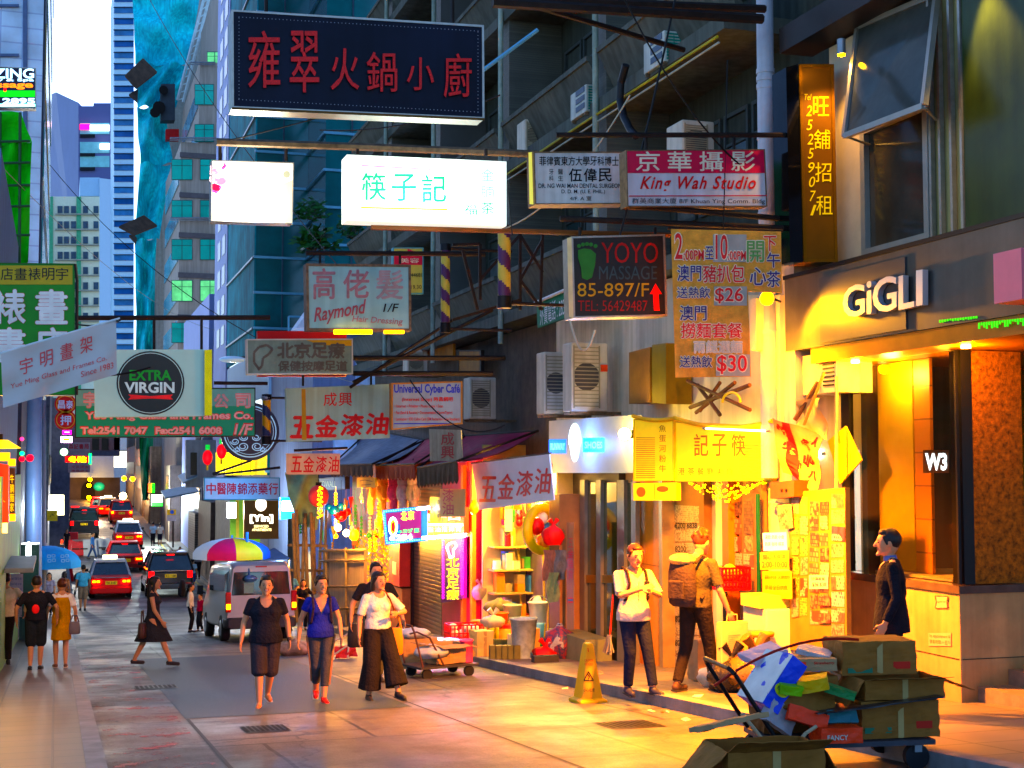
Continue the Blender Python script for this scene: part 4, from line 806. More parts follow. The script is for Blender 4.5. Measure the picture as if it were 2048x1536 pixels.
def awning(label,tl,tr,br,bl,Xt,Xb,m_,val=None,vh=0,n=16):
    """fabric from the wall line (tl,tr on plane Xt) down to the front edge (bl,br on plane Xb)"""
    rt=thing('fabric_awning',label,'awning',PX(Xb).at((bl[0]+br[0])/2,(bl[1]+br[1])/2));A,B,C,D=PX(Xt).at(*tl),PX(Xt).at(*tr),PX(Xb).at(*br),PX(Xb).at(*bl)
    m=MB();m.smooth=True
    for s_ in(0,.02):
        vs=[]
        for j in range(7):
            for i in range(n+1):
                u,v=i/n,j/6;p=A.lerp(B,u).lerp(D.lerp(C,u),v);vs.append(p-Vector((0,0,.12*math.sin(math.pi*v)*(1+.4*math.sin(u*9))+s_)))
        m.add(vs,[(j*(n+1)+i,j*(n+1)+i+1,(j+1)*(n+1)+i+1,(j+1)*(n+1)+i)for j in range(6)for i in range(n)])
    m.build('fabric',m_,rt)
    if val:
        m=MB();N_=40;vs=[]
        for i in range(N_+1):p=D.lerp(C,i/N_);vs+=[p+Vector((-.01,0,-.01)),p+Vector((-.01+.02*math.sin(i*1.3),0,-vh*(1 if i%2 else .8)))]
        m.add(vs,[(2*i,2*i+2,2*i+3,2*i+1)for i in range(N_)]);m.add([v+Vector((.012,0,0))for v in vs],[(2*i,2*i+1,2*i+3,2*i+2)for i in range(N_)]);m.build('valance',val,rt)
    m=MB();m.tube([A,B],.03);m.tube([D,C],.025);m.tube([A,D],.025);m.tube([B,C],.025);m.build('frame',STEEL,rt)
    return rt
MAR=mat('maroon_canvas',(.4,.03,.08),.7,var=.2,scale=2,streak=.4);MARL=mat('faded_maroon_canvas',(.6,.08,.12),.65,var=.2,scale=2,streak=.4)
awning('maroon awning over the hardware shop with a dark ragged valance',(930,872),(1075,862),(915,922),(835,936),8.7,6.9,MAR,mat('ragged_valance',(.08,.06,.04),.8,var=.4),.42)
awning('faded pink-red awning with a straight rail edge over the LED sign',(840,880),(925,868),(830,928),(752,931),8.7,7.1,MARL,mat('red_valance',(.3,.05,.03),.7,var=.2),.35)
awning('grey-blue corrugated canopy over the lantern shop',(740,860),(850,880),(745,928),(662,931),8.7,6.8,mat('grey_canopy',(.25,.28,.36),.5,var=.2,streak=.4),mat('canopy_fringe',(.06,.04,.03),.8),.3)
hd=thing('bamboo_hoarding','boarded hoarding of grey sheets tied with bamboo poles below the lantern stall','hoarding',gp(7.2,36))
hp=P2(645,37.2,745,33.6,1150);m=MB();q=[hp.at(*p)for p in((648,1098),(728,1098),(728,1300),(648,1300))];q[2].z=q[3].z=g(35.5)+.05;m.hexa(q,[p-hp.n*.08 for p in q]);m.build('sheet',mat('hoarding_board',(.25,.2,.15),.7,var=.2,scale=1.2,streak=.3),hd)
m=MB()
for y in(1100,1120,1172,1216):m.tube([hp.at(640,y+2,.06),hp.at(732,y,.06)],.035)
for x in(652,692):m.tube([hp.at(x,1095,.06),hp.at(x,1285,.06)],.035)
BAM=mat('bamboo_pole',(.16,.12,.07),.6,var=.35,scale=5);m.build('cross_pole',BAM,hd)
bs_=thing('bamboo_scaffold','cluster of upright bamboo scaffold poles wrapped at the top in green netting','scaffold',gp(7,39));rr=random.Random(31)
m=MB()
for k in range(9):x=592+k*6.5;Y=38.5+rr.uniform(-.8,.8);m.tube([WY(x+rr.uniform(-8,8),1010+rr.uniform(0,40),Y),WY(x+rr.uniform(-4,4),1245,Y)],.045)
for y in(1090,1140):m.tube([WY(575,y,38.2),WY(655,y+2,38.2)],.04)
m.build('pole',BAM,bs_)
mb,_=cloth([(570,945),(640,940),(632,1060),(590,1045)],PY(38.6),12,14,.15,3,None);mb.build('netting',mat('pale_green_netting',(.2,.3,.2),.8,var=.25,scale=3),bs_)
ls=thing('lantern_stall','glowing party-goods stall hung with lanterns, tinsel and hats','stall',gp(8,36));m=MB();m.bb(8.2,8.85,33.4,40.5,g(37)-.2,1.9);m.build('back_wall',mat('stall_wall',(.35,.16,.06),.7,var=.3,scale=1.5),ls)
m=MB();m.bb(7.6,8.19,34.0,40.2,g(37)+1.0,g(37)+1.1);m.build('counter',mat('stall_counter',(.3,.2,.1),.6),ls)
def hang(name,label,cat,p,mbf,m_,group=None):mb=MB();mbf(mb,Vector(p));return solo(mb,name,m_,label,cat,group)
q=WY(637,992,36.5);rl=thing('paper_lantern','big round dull red lantern at the left end of the lantern stall','lantern',q-Vector((0,0,.3)));MB().ell(q,(.27,.27,.29),18,12).build('shade',mat('red_lantern',(.35,.05,.05),.5,emit=.15),rl);MB().cyl(q+Vector((0,0,.28)),q+Vector((0,0,.36)),.08).build('rim',STEEL,rl);MB().tube([q+Vector((0,0,.36)),q+Vector((0,0,.9))],.01).build('cord',WIRE,rl)
ORB=E('orange_bulb',(1,.35,.03),9)
gar=thing('light_string','string of orange bulbs hanging beside the big red lantern','light string',WY(638,1035,36));m=MB()
for i in range(26):m.ell(WY(640+4*math.sin(i*1.7),975+i*2.4,36),.025,6,4)
m.build('bulb',ORB,gar)['kind']='stuff';MB().tube([WY(640,970,36),WY(640,1040,36)],.008).build('cord',WIRE,gar)
for nm,lab,px,py,col in(('blue','blue foil balloon shape over the lantern stall counter',668,1020,(.02,.12,.5)),('red','red foil balloon shape over the lantern stall counter',682,1032,(.6,.02,.03))):
    rt=thing('foil_balloon',lab,'balloon',WY(px,py,35.2));c=WY(px,py,35.2);m=MB();m.ell(c,(.16,.12,.13));m.ell(c+Vector((.16,0,.1)),.1);m.ell(c+Vector((-.14,0,.08)),.09);m.build('body',mat('foil_'+nm,col,.2,.3),rt);MB().tube([c,c+Vector((0,0,.9))],.006,4).build('string',WIRE,rt)
for px,py,k,lab in((676,1055,40,'bare white-hot bulb at the lantern stall'),(693,1066,24,'smaller bare bulb right of the white-hot bulb')):
    c=WY(px,py,35);rt=thing('bare_bulb',lab,'lamp',c);MB().ell(c,.09,10,8).build('bulb',E('stall_bulb%d'%k,(1,.6,.25),k),rt);MB().tube([c+Vector((0,0,.09)),c+Vector((0,0,.6))],.008).build('cord',WIRE,rt)
c=WY(708,1070,34.6);rt=thing('caged_lantern','small yellow glowing lantern with ribs at the party stall','lantern',c);m=MB();m.lathe(c-Vector((0,0,.13)),[(.06,0),(.11,.06),(.11,.2),(.05,.27)],12);m.build('shade',E('lantern_glow',(1,.45,.06),6),rt);m=MB()
for i in range(8):a=i*math.pi/4;m.tube([c+Vector((.115*math.cos(a),.115*math.sin(a),-.08)),c+Vector((.115*math.cos(a),.115*math.sin(a),.08))],.008,4)
m.build('rib',STEEL,rt)
point('stall_light',WY(690,1060,34.3),(1,.38,.03),80,.2);point('stall_light',WY(760,1080,33.2),(1,.38,.03),30,.2)
rr=random.Random(8)
for k in range(70):
    x=rr.uniform(600,790);y=rr.uniform(985,1090)if x>650 else rr.uniform(1000,1060);c=PX(7.75).at(x,y,rr.uniform(-.3,.3));r_=rr.uniform(.05,.12);m=MB();ty=k%4
    if ty==0:m.ell(c,r_,9,7)
    elif ty==1:m.cyl(c,c-Vector((0,0,r_*4)),r_,r_*.2,9)
    elif ty==2:m.box(c,(.03,r_*2,r_*3),rz=rr.uniform(-.6,.6))
    else:
        for q in range(6):m.ell(c-Vector((0,0,q*.09)),.045,7,5)
    m.cyl(c,c+Vector((0,0,rr.uniform(.2,.5))),.005,n=4);m.build('hanging_decoration',[GC[2],GC[1],GC[6],GC[3],GC[5],GC[0],ORB][rr.randrange(7)]if k%6 else ORB,ls)
tn=thing('tinsel_curtain','glittering curtain of gold tinsel strands hanging at the party stall','tinsel',WY(750,1130,34));m=MB();rr=random.Random(4)
for k in range(420):x=rr.uniform(712,792);y=rr.uniform(1060,1175);c=PX(7.9).at(x,y,rr.uniform(0,.25));m.box(c,(.03,.03,.05),rot=Matrix.Rotation(rr.uniform(0,3),3,'X')@Matrix.Rotation(rr.uniform(0,3),3,'Y'))
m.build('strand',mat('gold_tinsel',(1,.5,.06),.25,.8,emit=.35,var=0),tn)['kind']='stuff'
cols=[((.6,.35,.15),'tan'),((.6,.1,.2),'pink'),((.55,.5,.45),'white'),((.5,.3,.1),'brown'),((.65,.45,.2),'cream')]
for k,(px,cc,pos)in enumerate(((742,0,'by the ice-cream sign'),(765,3,'second from the ice-cream sign'),(787,1,'in the middle of the row'),(806,2,'second from the right'),(826,4,'nearest the vertical banner'))):
    c=PX(7.5).at(px,985);rt=thing('hanging_costume','%s soft costume hanging under the red awning, %s'%(cols[cc][1],pos),'costume',c-Vector((0,0,.4)),group='soft costumes hanging under the awning');m=MB();rr=random.Random(k)
    m.ell(c+Vector((0,0,.25)),(.14,.16,.16));m.ell(c,(.16,.2,.26))
    for s_ in(-1,1):m.cap(c+Vector((0,.15*s_,.1)),c+Vector((-.03,.3*s_,-.12)),.07,.05,8);m.cap(c+Vector((0,.1*s_,-.2)),c+Vector((0,.12*s_,-.5)),.08,.05,8)
    m.build('body',mat('plush_'+cols[cc][1],cols[cc][0],.9,var=.3,scale=9),rt)
    m=MB();m.tube([c+Vector((0,0,.4)),c+Vector((0,0,.75))],.01);m.build('hook',STEEL,rt)
b=Board('cartouche_sign','yellow scalloped sign hanging over a white cone shape','sign',[(714,955),(750,955),(750,975),(714,975)],PX(7.0),.05,mat('cartouche_yellow',(.65,.45,.08),.5,var=.2));b.line([(719,962),(730,960),(745,963)],1.5,mat('brown_letter',(.2,.1,.03),.5));b.line([(722,970),(742,969)],1.5,mat('brown_letter',(.2,.1,.03),.5));b.done()
solo(MB().cyl(PX(7.0).at(731,978),PX(7.0).at(731,1030),.09,.01,12),'cone_ornament',mat('white_cone',(.6,.58,.52),.5,var=.2),'white icicle-like cone ornament hanging below the yellow cartouche','ornament')
b=Board('shop_signboard','black shop signboard with dim gold capital letters over the bamboo poles','sign',[(622,958),(690,952),(690,978),(622,983)],PX(7.6),.12,mat('black_signboard',(.03,.03,.035),.5),STEEL,2);b.text('REDWALL',(636,962,672,974),mat('dim_gold_letter',(.45,.35,.18),.5));b.done()
def bucket(label,p,r,h,m_,group=None,handle=True):
    p=Vector(p);rt=thing('bucket',label,'bucket',p,group=group);m=MB();m.lathe(p,[(r*.75,0),(r,h),(r*1.06,h),(r*1.06,h+.02),(r*.93,h+.02),(r*.7,.03)],16);m.build('body',m_,rt)
    if handle:m=MB();m.tube([p+Vector((r*math.cos(a),0,h+r*.7*math.sin(a)))for a in[i*math.pi/8 for i in range(9)]],.008,5);m.build('handle',GALV,rt)
    return rt
CRUMP=bpy.data.textures.new('crumple','CLOUDS');CRUMP.noise_scale=.16;CRUMP.cloud_type='COLOR'
def carton(name,label,p,d,rz,m_,flaps=True,group=None,tape=True,tilt=None,seed=0,fa=None,crush=.035):
    rt=thing(name,label,'cardboard box',p,rz,group);x,y,z=d;t=.006
    if tilt:rt.rotation_euler=(tilt[0],tilt[1],rz)
    m=MB();m.bb(-x/2,x/2,-y/2,-y/2+t,0,z);m.bb(-x/2,x/2,y/2-t,y/2,0,z);m.bb(-x/2,-x/2+t,-y/2+t,y/2-t,0,z);m.bb(x/2-t,x/2,-y/2+t,y/2-t,0,z);m.bb(-x/2+t,x/2-t,-y/2+t,y/2-t,0,t)
    if not flaps:m.bb(-x/2,x/2,-y/2,y/2,z,z+t)
    m.build('carton',m_,rt,local=True)
    if flaps:
        rr=random.Random(seed)
        for k in range(4):
            a=fa[k]if fa else rr.uniform(-.5,1.0);L_=(y if k<2 else x)*.45;s_=1 if k%2 else-1;m=MB()
            if k<2:
                q=[Vector((-x/2,s_*y/2,z)),Vector((x/2,s_*y/2,z)),Vector((x/2-.01,s_*(y/2+L_*math.cos(a)),z+L_*math.sin(a))),Vector((-x/2+.01,s_*(y/2+L_*math.cos(a)),z+L_*math.sin(a)))]
            else:q=[Vector((s_*x/2,-y/2,z)),Vector((s_*x/2,y/2,z)),Vector((s_*(x/2+L_*math.cos(a)),y/2-.01,z+L_*math.sin(a))),Vector((s_*(x/2+L_*math.cos(a)),-y/2+.01,z+L_*math.sin(a)))]
            n=(q[1]-q[0]).cross(q[3]-q[0]).normalized()*t;m.hexa(q,[p_+n for p_ in q]);m.build('flap',m_,rt,local=True)
    for o in rt.children:
        a=o.modifiers.new('subdivide','SUBSURF');a.subdivision_type='SIMPLE';a.levels=a.render_levels=4;a=o.modifiers.new('crumple','DISPLACE');a.texture=CRUMP;a.strength=crush;a.mid_level=.5;a.direction='RGB_TO_XYZ';a.texture_coords='LOCAL'
    if tape:m=MB();m.bb(-.03,.03,-y/2-.002,-y/2-.0005,0,z);m.build('tape',mat('packing_tape',(.35,.25,.12),.25),rt,local=True)
    return rt
CARD=mat('cardboard',(.22,.1,.035),.75,var=.15,scale=6,obj=True);CARD2=mat('cardboard_pale',(.33,.22,.12),.75,var=.12,scale=5,obj=True);CARD3=mat('cardboard_dark',(.11,.045,.015),.8,var=.2,scale=5,obj=True)
def wg(px,py):return WG(px,py,KH+.001)
def bag(label,p,r,h,m_,seed,group=None,name='plastic_bag',ears=True):
    p=Vector(p);rr=random.Random(seed);mb=MB();mb.smooth=True;rings=[]
    for j in range(9):
        v=j/8;ra=r*(.75+.45*math.sin(math.pi*min(1,v*1.15))if v<.8 else .45-.3*(v-.8)*5);ring=[]
        for i in range(18):a=2*math.pi*i/18;k=1+.13*math.sin(5*a+seed+3*v)+.09*math.sin(9*a+7*v+seed)+rr.uniform(-.04,.04);ring.append(p+Vector((ra*k*math.cos(a),ra*k*math.sin(a),h*v+.03*r*math.sin(3*a))))
        rings.append(ring)
    mb.loft(rings);rt=thing(name,label,'bag',p,group=group);mb.build('body',m_,rt)
    if ears:
        m=MB();top=p+Vector((0,0,h*.97))
        for s_ in(-1,1):m.cyl(top,top+Vector((s_*r*.5,0,r*.6)),r*.12,r*.3,7)
        m.build('knot',m_,rt)
    return rt
def basket(label,p,w_,d,h,m_,group=None):
    p=Vector(p);rt=thing('plastic_basket',label,'basket',p,group=group);m=MB();n=9
    for s_ in(-1,1):
        for i in range(n):x=p.x-w_/2+w_*i/(n-1);m.bb(x-.012,x+.012,p.y+s_*d/2-.006,p.y+s_*d/2+.006,p.z,p.z+h)
        for i in range(5):y=p.y-d/2+d*(i+.5)/5;m.bb(p.x+s_*w_/2-.006,p.x+s_*w_/2+.006,y-.015,y+.015,p.z,p.z+h)
    for z in(0,h*.33,h*.66,h):m.bb(p.x-w_/2-.01,p.x+w_/2+.01,p.y-d/2-.013,p.y-d/2-.007,p.z+z,p.z+z+.025);m.bb(p.x-w_/2-.01,p.x+w_/2+.01,p.y+d/2+.007,p.y+d/2+.013,p.z+z,p.z+z+.025);m.bb(p.x-w_/2-.014,p.x-w_/2-.007,p.y-d/2,p.y+d/2,p.z+z,p.z+z+.025);m.bb(p.x+w_/2+.007,p.x+w_/2+.014,p.y-d/2,p.y+d/2,p.z+z,p.z+z+.025)
    m.bb(p.x-w_/2,p.x+w_/2,p.y-d/2,p.y+d/2,p.z-.012,p.z-.001);m.build('lattice',m_,rt);m=MB()
    for i in range(7):m.ell(p+Vector((R.uniform(-.35,.35)*w_,R.uniform(-.3,.3)*d,h*R.uniform(.6,1.0))),(.09,.09,.07),8,6)
    m.build('contents',GC[R.randrange(8)],rt);return rt
basket('red plastic basket of goods on the pavement left of the hardware shop',wg(928,1296),.62,.42,.42,mat('basket_red',(.7,.05,.02),.4))
carton('low_crate','flat wooden tray crate on the pavement before the red basket',wg(930,1312),(.75,.5,.12),.3,mat('crate_tan',(.4,.25,.1),.7),False,tape=False)
bag('white carrier bag hung on a stand at the left of the hardware shop',wg(948,1285)+Vector((.2,.3,.8)),.12,.32,mat('bag_dull',(.25,.2,.14),.6),3)
bag('white bag slumped above the cream carton',wg(965,1300)+Vector((.2,0,.4)),.17,.22,mat('bag_white',(.5,.42,.3),.5),5)
carton('goods_carton','closed cream carton standing before the hardware shop',wg(962,1312),(.3,.3,.42),.2,mat('carton_cream',(.55,.42,.18),.6),False)
for i in range(9):
    px=985+(i%5)*12;
    c=wg(px,1318-(i//5)*14);solo(MB().box(c+Vector((0,0,.11)),(.1,.1,.22)),'paint_tin',mat('tin_olive',(.14,.15,.07),.4,.4,var=.3),'small square olive tin in the row before the hardware shop','tin',group='row of square tins before the hardware shop')
bucket('stack of clear plastic-wrapped blue buckets before the hardware shop',wg(1047,1316),.22,.62,mat('wrapped_blue',(.3,.4,.45),.15,var=.3,scale=9),handle=False)
bucket('translucent white bucket on top of the wrapped stack',wg(1075,1300)+Vector((.05,.1,.45)),.18,.36,mat('bucket_white',(.65,.68,.6),.3),handle=True)
bucket('orange plastic bin standing behind the tins',wg(1000,1296),.15,.62,mat('bin_orange',(.75,.2,.06),.4),handle=False)
bucket('pale green plastic bin in the middle of the heap',wg(1025,1294),.17,.75,mat('bin_green',(.45,.55,.35),.4),handle=False)
bag('red net bag of goods at the foot of the wrapped buckets',wg(1090,1318),.16,.22,mat('bag_red',(.5,.04,.03),.5),7)
bag('printed rice sack with a purple top by the shop pillar',wg(1120,1316),.22,.55,PR[7],9,name='printed_sack',ears=False)
solo(MB().box(wg(1090,1324)+Vector((0,0,.05)),(.4,.16,.1)),'doorstop_block',mat('black_rubber',(.03,.03,.03),.7),'black rubber block at the kerbside foot of the goods heap','block')
bag('white sack leaning on the back shelf of the heap',wg(1070,1285)+Vector((.3,.2,.55)),.2,.4,mat('sack_cream',(.7,.6,.38),.6),13)
bag('dark twine bundle on the heap behind the tins',wg(985,1290)+Vector((.2,.2,.55)),.25,.3,mat('twine_olive',(.16,.14,.06),.9,var=.4),15,name='twine_bundle',ears=False)
carton('goods_carton','tall brown carton standing at the back of the heap by the pillar',wg(1098,1285)+Vector((.25,.2,0)),(.35,.3,.95),0,mat('carton_tan',(.45,.28,.08),.6),False)
carton('goods_carton','green-topped carton on the back of the heap',wg(1010,1280)+Vector((.5,.3,.5)),(.5,.3,.35),.1,mat('carton_green',(.12,.3,.06),.6),False)
carton('goods_carton','dark red carton below the green-topped one',wg(995,1285)+Vector((.5,.3,0)),(.6,.35,.5),.1,mat('carton_red',(.25,.03,.02),.6),False)
c=PX(7.8).at(1085,1058);sw=thing('inflatable_ring','big yellow inflatable ring with toys inside, hung in the shop mouth','pool toy',c-Vector((0,0,.42)));m=MB();m.smooth=True;rings=[]
ax=Vector((.45,-.9,0)).normalized();uu=Vector((.9,.45,0)).normalized()
for i in range(28):a=2*math.pi*i/28;d=uu*math.cos(a)+Vector((0,0,1))*math.sin(a);rings.append([c+d*(.36+.085*math.cos(t_))+ax*.085*math.sin(t_)for t_ in[2*math.pi*k/10 for k in range(10)]])
m.loft(rings+[rings[0]],cap=False);m.build('tube',mat('ring_yellow',(.8,.6,.03),.3),sw)
for dx,dz,r_,cc in((-.15,.05,.14,GC[2]),(.12,-.02,.12,GC[5]),(.0,.18,.1,GC[0]),(.02,-.2,.12,GC[6])):m=MB();m.ell(c+uu*dx+Vector((0,0,dz)),(r_,r_,r_*1.1));m.build('toy',cc,sw)
c=PX(7.6).at(1107,1090);bag('red drawstring bag with a white trim hung beside the yellow ring',c,.14,.34,mat('santa_red',(.6,.02,.02),.6),17,ears=True)
for i,(px,cc,lab)in enumerate(((1100,(.4,.16,.1),'reddish striped towel hung below the red bag'),(1122,(.2,.17,.14),'dark grey striped towel nearest the shop pillar'),(1108,(.3,.32,.14),'olive towel hung low under the striped towels'))):
    y0=1100 if i<2 else 1145;mb,_=cloth([(px-13,y0),(px+10,y0),(px+8,y0+58),(px-15,y0+62)],PX(7.62-.03*i),6,8,.015,i,None);solo(mb,'hanging_towel',mat('towel%d'%i,cc,.9,var=.35,scale=14),lab,'towel')
c=PX(7.6).at(948,1010);solo(MB().lathe(c-Vector((0,0,.2)),[(.02,0),(.09,.08),(.1,.18),(.03,.3)],10),'hanging_charm',mat('gold_charm',(.8,.55,.08),.3,.4),'gold charm ornament hanging at the left end of the white banner','ornament')
solo(MB().cyl(PX(7.6).at(936,918),PX(7.6).at(938,940),.05,.02,10),'red_tassel',E('red_glow',(1,.08,.03),1.5),'small glowing red tassel lamp beside the banner corner','lamp')
# = FAR RIGHT BUILDINGS
def ctw(name,label,cat='building',loc=(0,0,0)):return thing(name,label,cat,loc)
def rectY(m,px0,py0,px1,py1,Y,t=.05,off=0.):
    pl=PY(Y);q=[pl.at(*p,off)for p in((px0,py0),(px1,py0),(px1,py1),(px0,py1))];m.hexa(q,[p+Vector((0,t,0))for p in q]);return m
TEAL=mat('teal_curtain_glass',(.002,.11,.12),.15,var=.5,scale=.5,spec=.8);BAND=mat('pale_blue_mullion',(.16,.36,.48),.4,.2,var=.1);LAV=mat('lavender_pier',(.26,.3,.55),.6,var=.08,scale=.6)
SKYG=mat('sky_tinted_glass',(.04,.34,.42),.7,var=.5,scale=.7,spec=.03,streak=.5)
ct=ctw('curtain_wall_block','dark teal glass office block with pale blue floor lines and a stepped bay',loc=(10,57,g(57)))
for x0,x1,y0,mt in((7.5,9.6,57,TEAL),(9.6,16,53,TEAL)):
    m=MB();m.bb(x0,x1-.003,y0,72,6.4,34);m.build('glass_wall',mt,ct)
m=MB();m.bb(7.44,7.498,57.05,66.5,6.5,34);m.build('side_glass',SKYG,ct)
m=MB();m.bb(7.4,7.497,66.52,72,-4,34);m.build('pier',LAV,ct)
for k in range(18):
    z=7.4+k*1.45;m=MB();m.bb(7.4,9.6,56.9,56.997,z,z+.1);m.bb(9.5,9.598,53,56.896,z,z+.1);m.bb(9.5,16,52.9,52.997,z,z+.1)
    m.build('floor_line',BAND,ct)
    if k%2==0:m=MB();m.bb(7.36,7.436,57.02,66.5,z,z+.08);m.build('side_floor_line',mat('dark_mullion',(.03,.06,.09),.4),ct)
    m=MB()
    for y in(67.3,69.3):m.bb(7.38,7.398,y,y+1.2,z+.3,z+1.2)
    m.build('slot_window',GLASSD,ct)
m=MB()
for x in(8.55,10.6,11.7,12.8):y=56.9 if x<9 else 52.9;m.bb(x,x+.05,y+.02,y+.09,7,34)
m.build('mullion',mat('dark_mullion',(.03,.06,.09),.4),ct)
m=MB();m.bb(7.45,13,52.6,72,4.5,6.39);m.build('spandrel',mat('blue_grey_panel',(.2,.32,.5),.5,var=.08,scale=.7),ct)
m=MB();m.bb(7.5,13,53.2,72,1.5,4.49);m.build('podium_glass',TEAL,ct)
m=MB()
for z in(3.3,1.6):m.bb(7.42,13,53.05,53.19,z,z+.1)
m.build('podium_line',BAND,ct)
m=MB();m.bb(7.6,13,53.3,72,-4,1.49);m.build('base',mat('blue_grey_base',(.14,.2,.32),.6,var=.2),ct)
m=MB();m.tube([(8.2,52.8,6.4),(8.2,52.8,7.5),(9.2,52.8,7.5),(9.2,52.8,6.4)],.04);m.build('roof_rail',BAND,ct)
def leafy(name,label,c,r,n,m_,seed,cat='plant',size=.14,group=None):
    rt=thing(name,label,cat,c,group=group);rr=random.Random(seed);c=Vector(c);st=MB();lf=MB()
    for k in range(n):
        a=rr.uniform(0,6.28);e=rr.uniform(.15,1.4);tip=c+Vector((math.cos(a)*math.cos(e),math.sin(a)*math.cos(e),math.sin(e)))*r*rr.uniform(.4,1);
        if k%4==0:st.tube([c,c.lerp(tip,.95)],.012,4)
        for q in range(3):
            b_=rr.uniform(0,6.28);d=Vector((math.cos(b_),math.sin(b_),rr.uniform(-.5,.6))).normalized();sd=d.orthogonal().normalized()*size*.28;lf.add([tip,tip+d*size*.5+sd,tip+d*size,tip+d*size*.5-sd],[(0,1,2,3)])
    st.build('stem',mat('stem_brown',(.08,.06,.03),.8),rt);lf.build('leaves',m_,rt);return rt
LEAF=mat('leaf_green',(.03,.11,.03),.5,var=.5,scale=8)
leafy('ledge_plant','leafy potted shrub on the ledge below the flower light box',WY(620,440,52.4),.8,60,LEAF,1,size=.3);leafy('ledge_plant','spiky green plant sprouting at the upper left of the hair salon sign',WY(630,505,40),.75,50,LEAF,2,size=.35);leafy('ledge_plant','dark green shrub on the wall right of the blue panel',WY(712,480,45),.9,70,LEAF,3,size=.25)
bg_=ctw('blue_grey_shophouse','low plain blue-grey shophouse behind the hardware signboards',loc=(9,47,g(47)))
BGM=mat('blue_grey_render',(.15,.19,.3),.7,var=.12,scale=.8,streak=.3)
m=MB();m.bb(7.55,12,43.6,52.8,g(48)-.5,6.0);m.build('wall',BGM,bg_)
m=MB();m.bb(7.5,7.548,46,48,g(47),1.2);m.build('doorway',DARK,bg_)
m=MB();m.bb(9.2,9.9,43.3,43.59,1.5,4.4);m.bb(8.2,8.9,43.3,43.59,2,3.4);m.build('window',mat('pale_lit_window',(.5,.6,.75),.4),bg_)
m=MB();m.bb(7.4,12,43.4,52.9,6.002,6.2);m.build('roof_edge',BAND,bg_)
solo(MB().prism([WY(593,655,42),WY(625,610,42),WY(660,602,42),WY(660,662,42)],(0,1.2,0)),'roof_tarpaulin',mat('white_tarp',(.6,.68,.8),.6,var=.1),'pale white-blue tarpaulin roof beside the hair salon sign','roof')
gb=ctw('green_window_block','beige-grey office block with rows of green windows and set-back upper floors',loc=(9,98,g(98)))
GBM=mat('beige_grey_concrete',(.42,.34,.28),.75,var=.12,scale=.4,streak=.35);GW=mat('green_reflective_glass',(.0,.46,.34),.2,var=.35,scale=.35,spec=.4);GWL=mat('green_lit_glass',(.2,.6,.25),.2,emit=.35,var=.3,scale=1.5);SLG=mat('pale_side_glass',(.25,.45,.55),.12,var=.4,scale=.5)
def wpx(y):return WY(380,y,96).z
m=MB();m.bb(7.5,15,96,110,g(100)-1,wpx(285));m.build('lower_body',GBM,gb);m=MB();m.bb(8.7,15,96.3,110,wpx(284),wpx(118));m.build('upper_body',GBM,gb);m=MB();m.bb(10,15,96.6,110,wpx(117),wpx(-60));m.build('top_body',GBM,gb)
m=MB()
for y in(316,396,476,556,640):m.bb(7.44,15,95.9,95.997,wpx(y),wpx(y)+.35)
m.build('string_course',mat('brown_grey_band',(.12,.1,.1),.7),gb)
def gwin(px0,px1,py0,py1,Y,gm):
    f=MB();rectY(f,px0,py0,px1,py1,Y-.06,.05);fo=f.build('window',mat('green_frame',(.05,.12,.11),.5),gb);h=MB()
    for a,b_ in((px0+1.2,(px0+px1)/2-.8),((px0+px1)/2+.8,px1-1.2)):
        for c,d in((py0+1.5,py0+(py1-py0)*.3),(py0+(py1-py0)*.3+1.2,py1-1.5)):rectY(h,a,c,b_,d,Y-.09,.028)
    h.build('pane',gm,fo)
for y0,y1 in((318,360),(400,437),(478,520),(560,603),(645,686)):
    for x0,x1 in((343,385),(400,440)):gwin(x0,x1,y0,y1,96,GWL if y0==560 else GW)
for y0,y1 in((168,210),(248,284)):gwin(389,428,y0,y1,96.3,GW);
gwin(414,445,103,132,96.6,GWL)
m=MB()
for y in(325,400,480,560,640):m.bb(7.42,7.497,97,109,wpx(y+40),wpx(y))
m.build('side_window',SLG,gb);m=MB()
for y in(170,248):m.bb(8.62,8.697,97,109,wpx(y+38),wpx(y))
m.build('side_window',SLG,gb)
m=MB()
for x0,x1,y,Y in((340,440,276,95.7),(380,430,125,96),(340,440,436,95.7)):m.tube([WY(x0,y,Y),WY(x1,y,Y)],.06,5);m.tube([WY(x0,y+4,Y),WY(x1,y+4,Y)],.04,5)
m.build('railing',GALV,gb)
lv=ctw('lavender_block','small pale lavender building with slot windows squeezed between the glass and grey blocks',loc=(9,80,g(80)));m=MB();m.bb(7.55,12,76,92,g(84)-.5,WY(430,588,76).z);m.build('wall',LAV,lv);m=MB()
for z in(2,4.6,7.2):
    for x in(7.85,8.6,9.35):m.bb(x,x+.4,75.93,75.997,z,z+1.5)
m.build('slot_window',GLASSD,lv)
nt_=ctw('netted_tower','tall tower under scaffolding wrapped in torn blue-green netting',loc=(8,114,g(114)))
m=MB();m.bb(7.2,15,118,130,-5,62);m.build('wall',mat('beige_tower',(.4,.36,.32),.7,var=.15,streak=.3),nt_)
m=MB()
for k in range(16):z=8+3.1*k;m.bb(7.12,7.197,119,120.2,z,z+1.2)
m.build('window',GLASSD,nt_)
NET=mat('cyan_scaffold_net',(.0,.72,.82),.8,var=.35,scale=1.1,bump=.6,streak=.45,dirt=(.1,.25,.35));NETG=mat('green_scaffold_net',(.0,.34,.15),.75,var=.35,scale=.6,streak=.4)
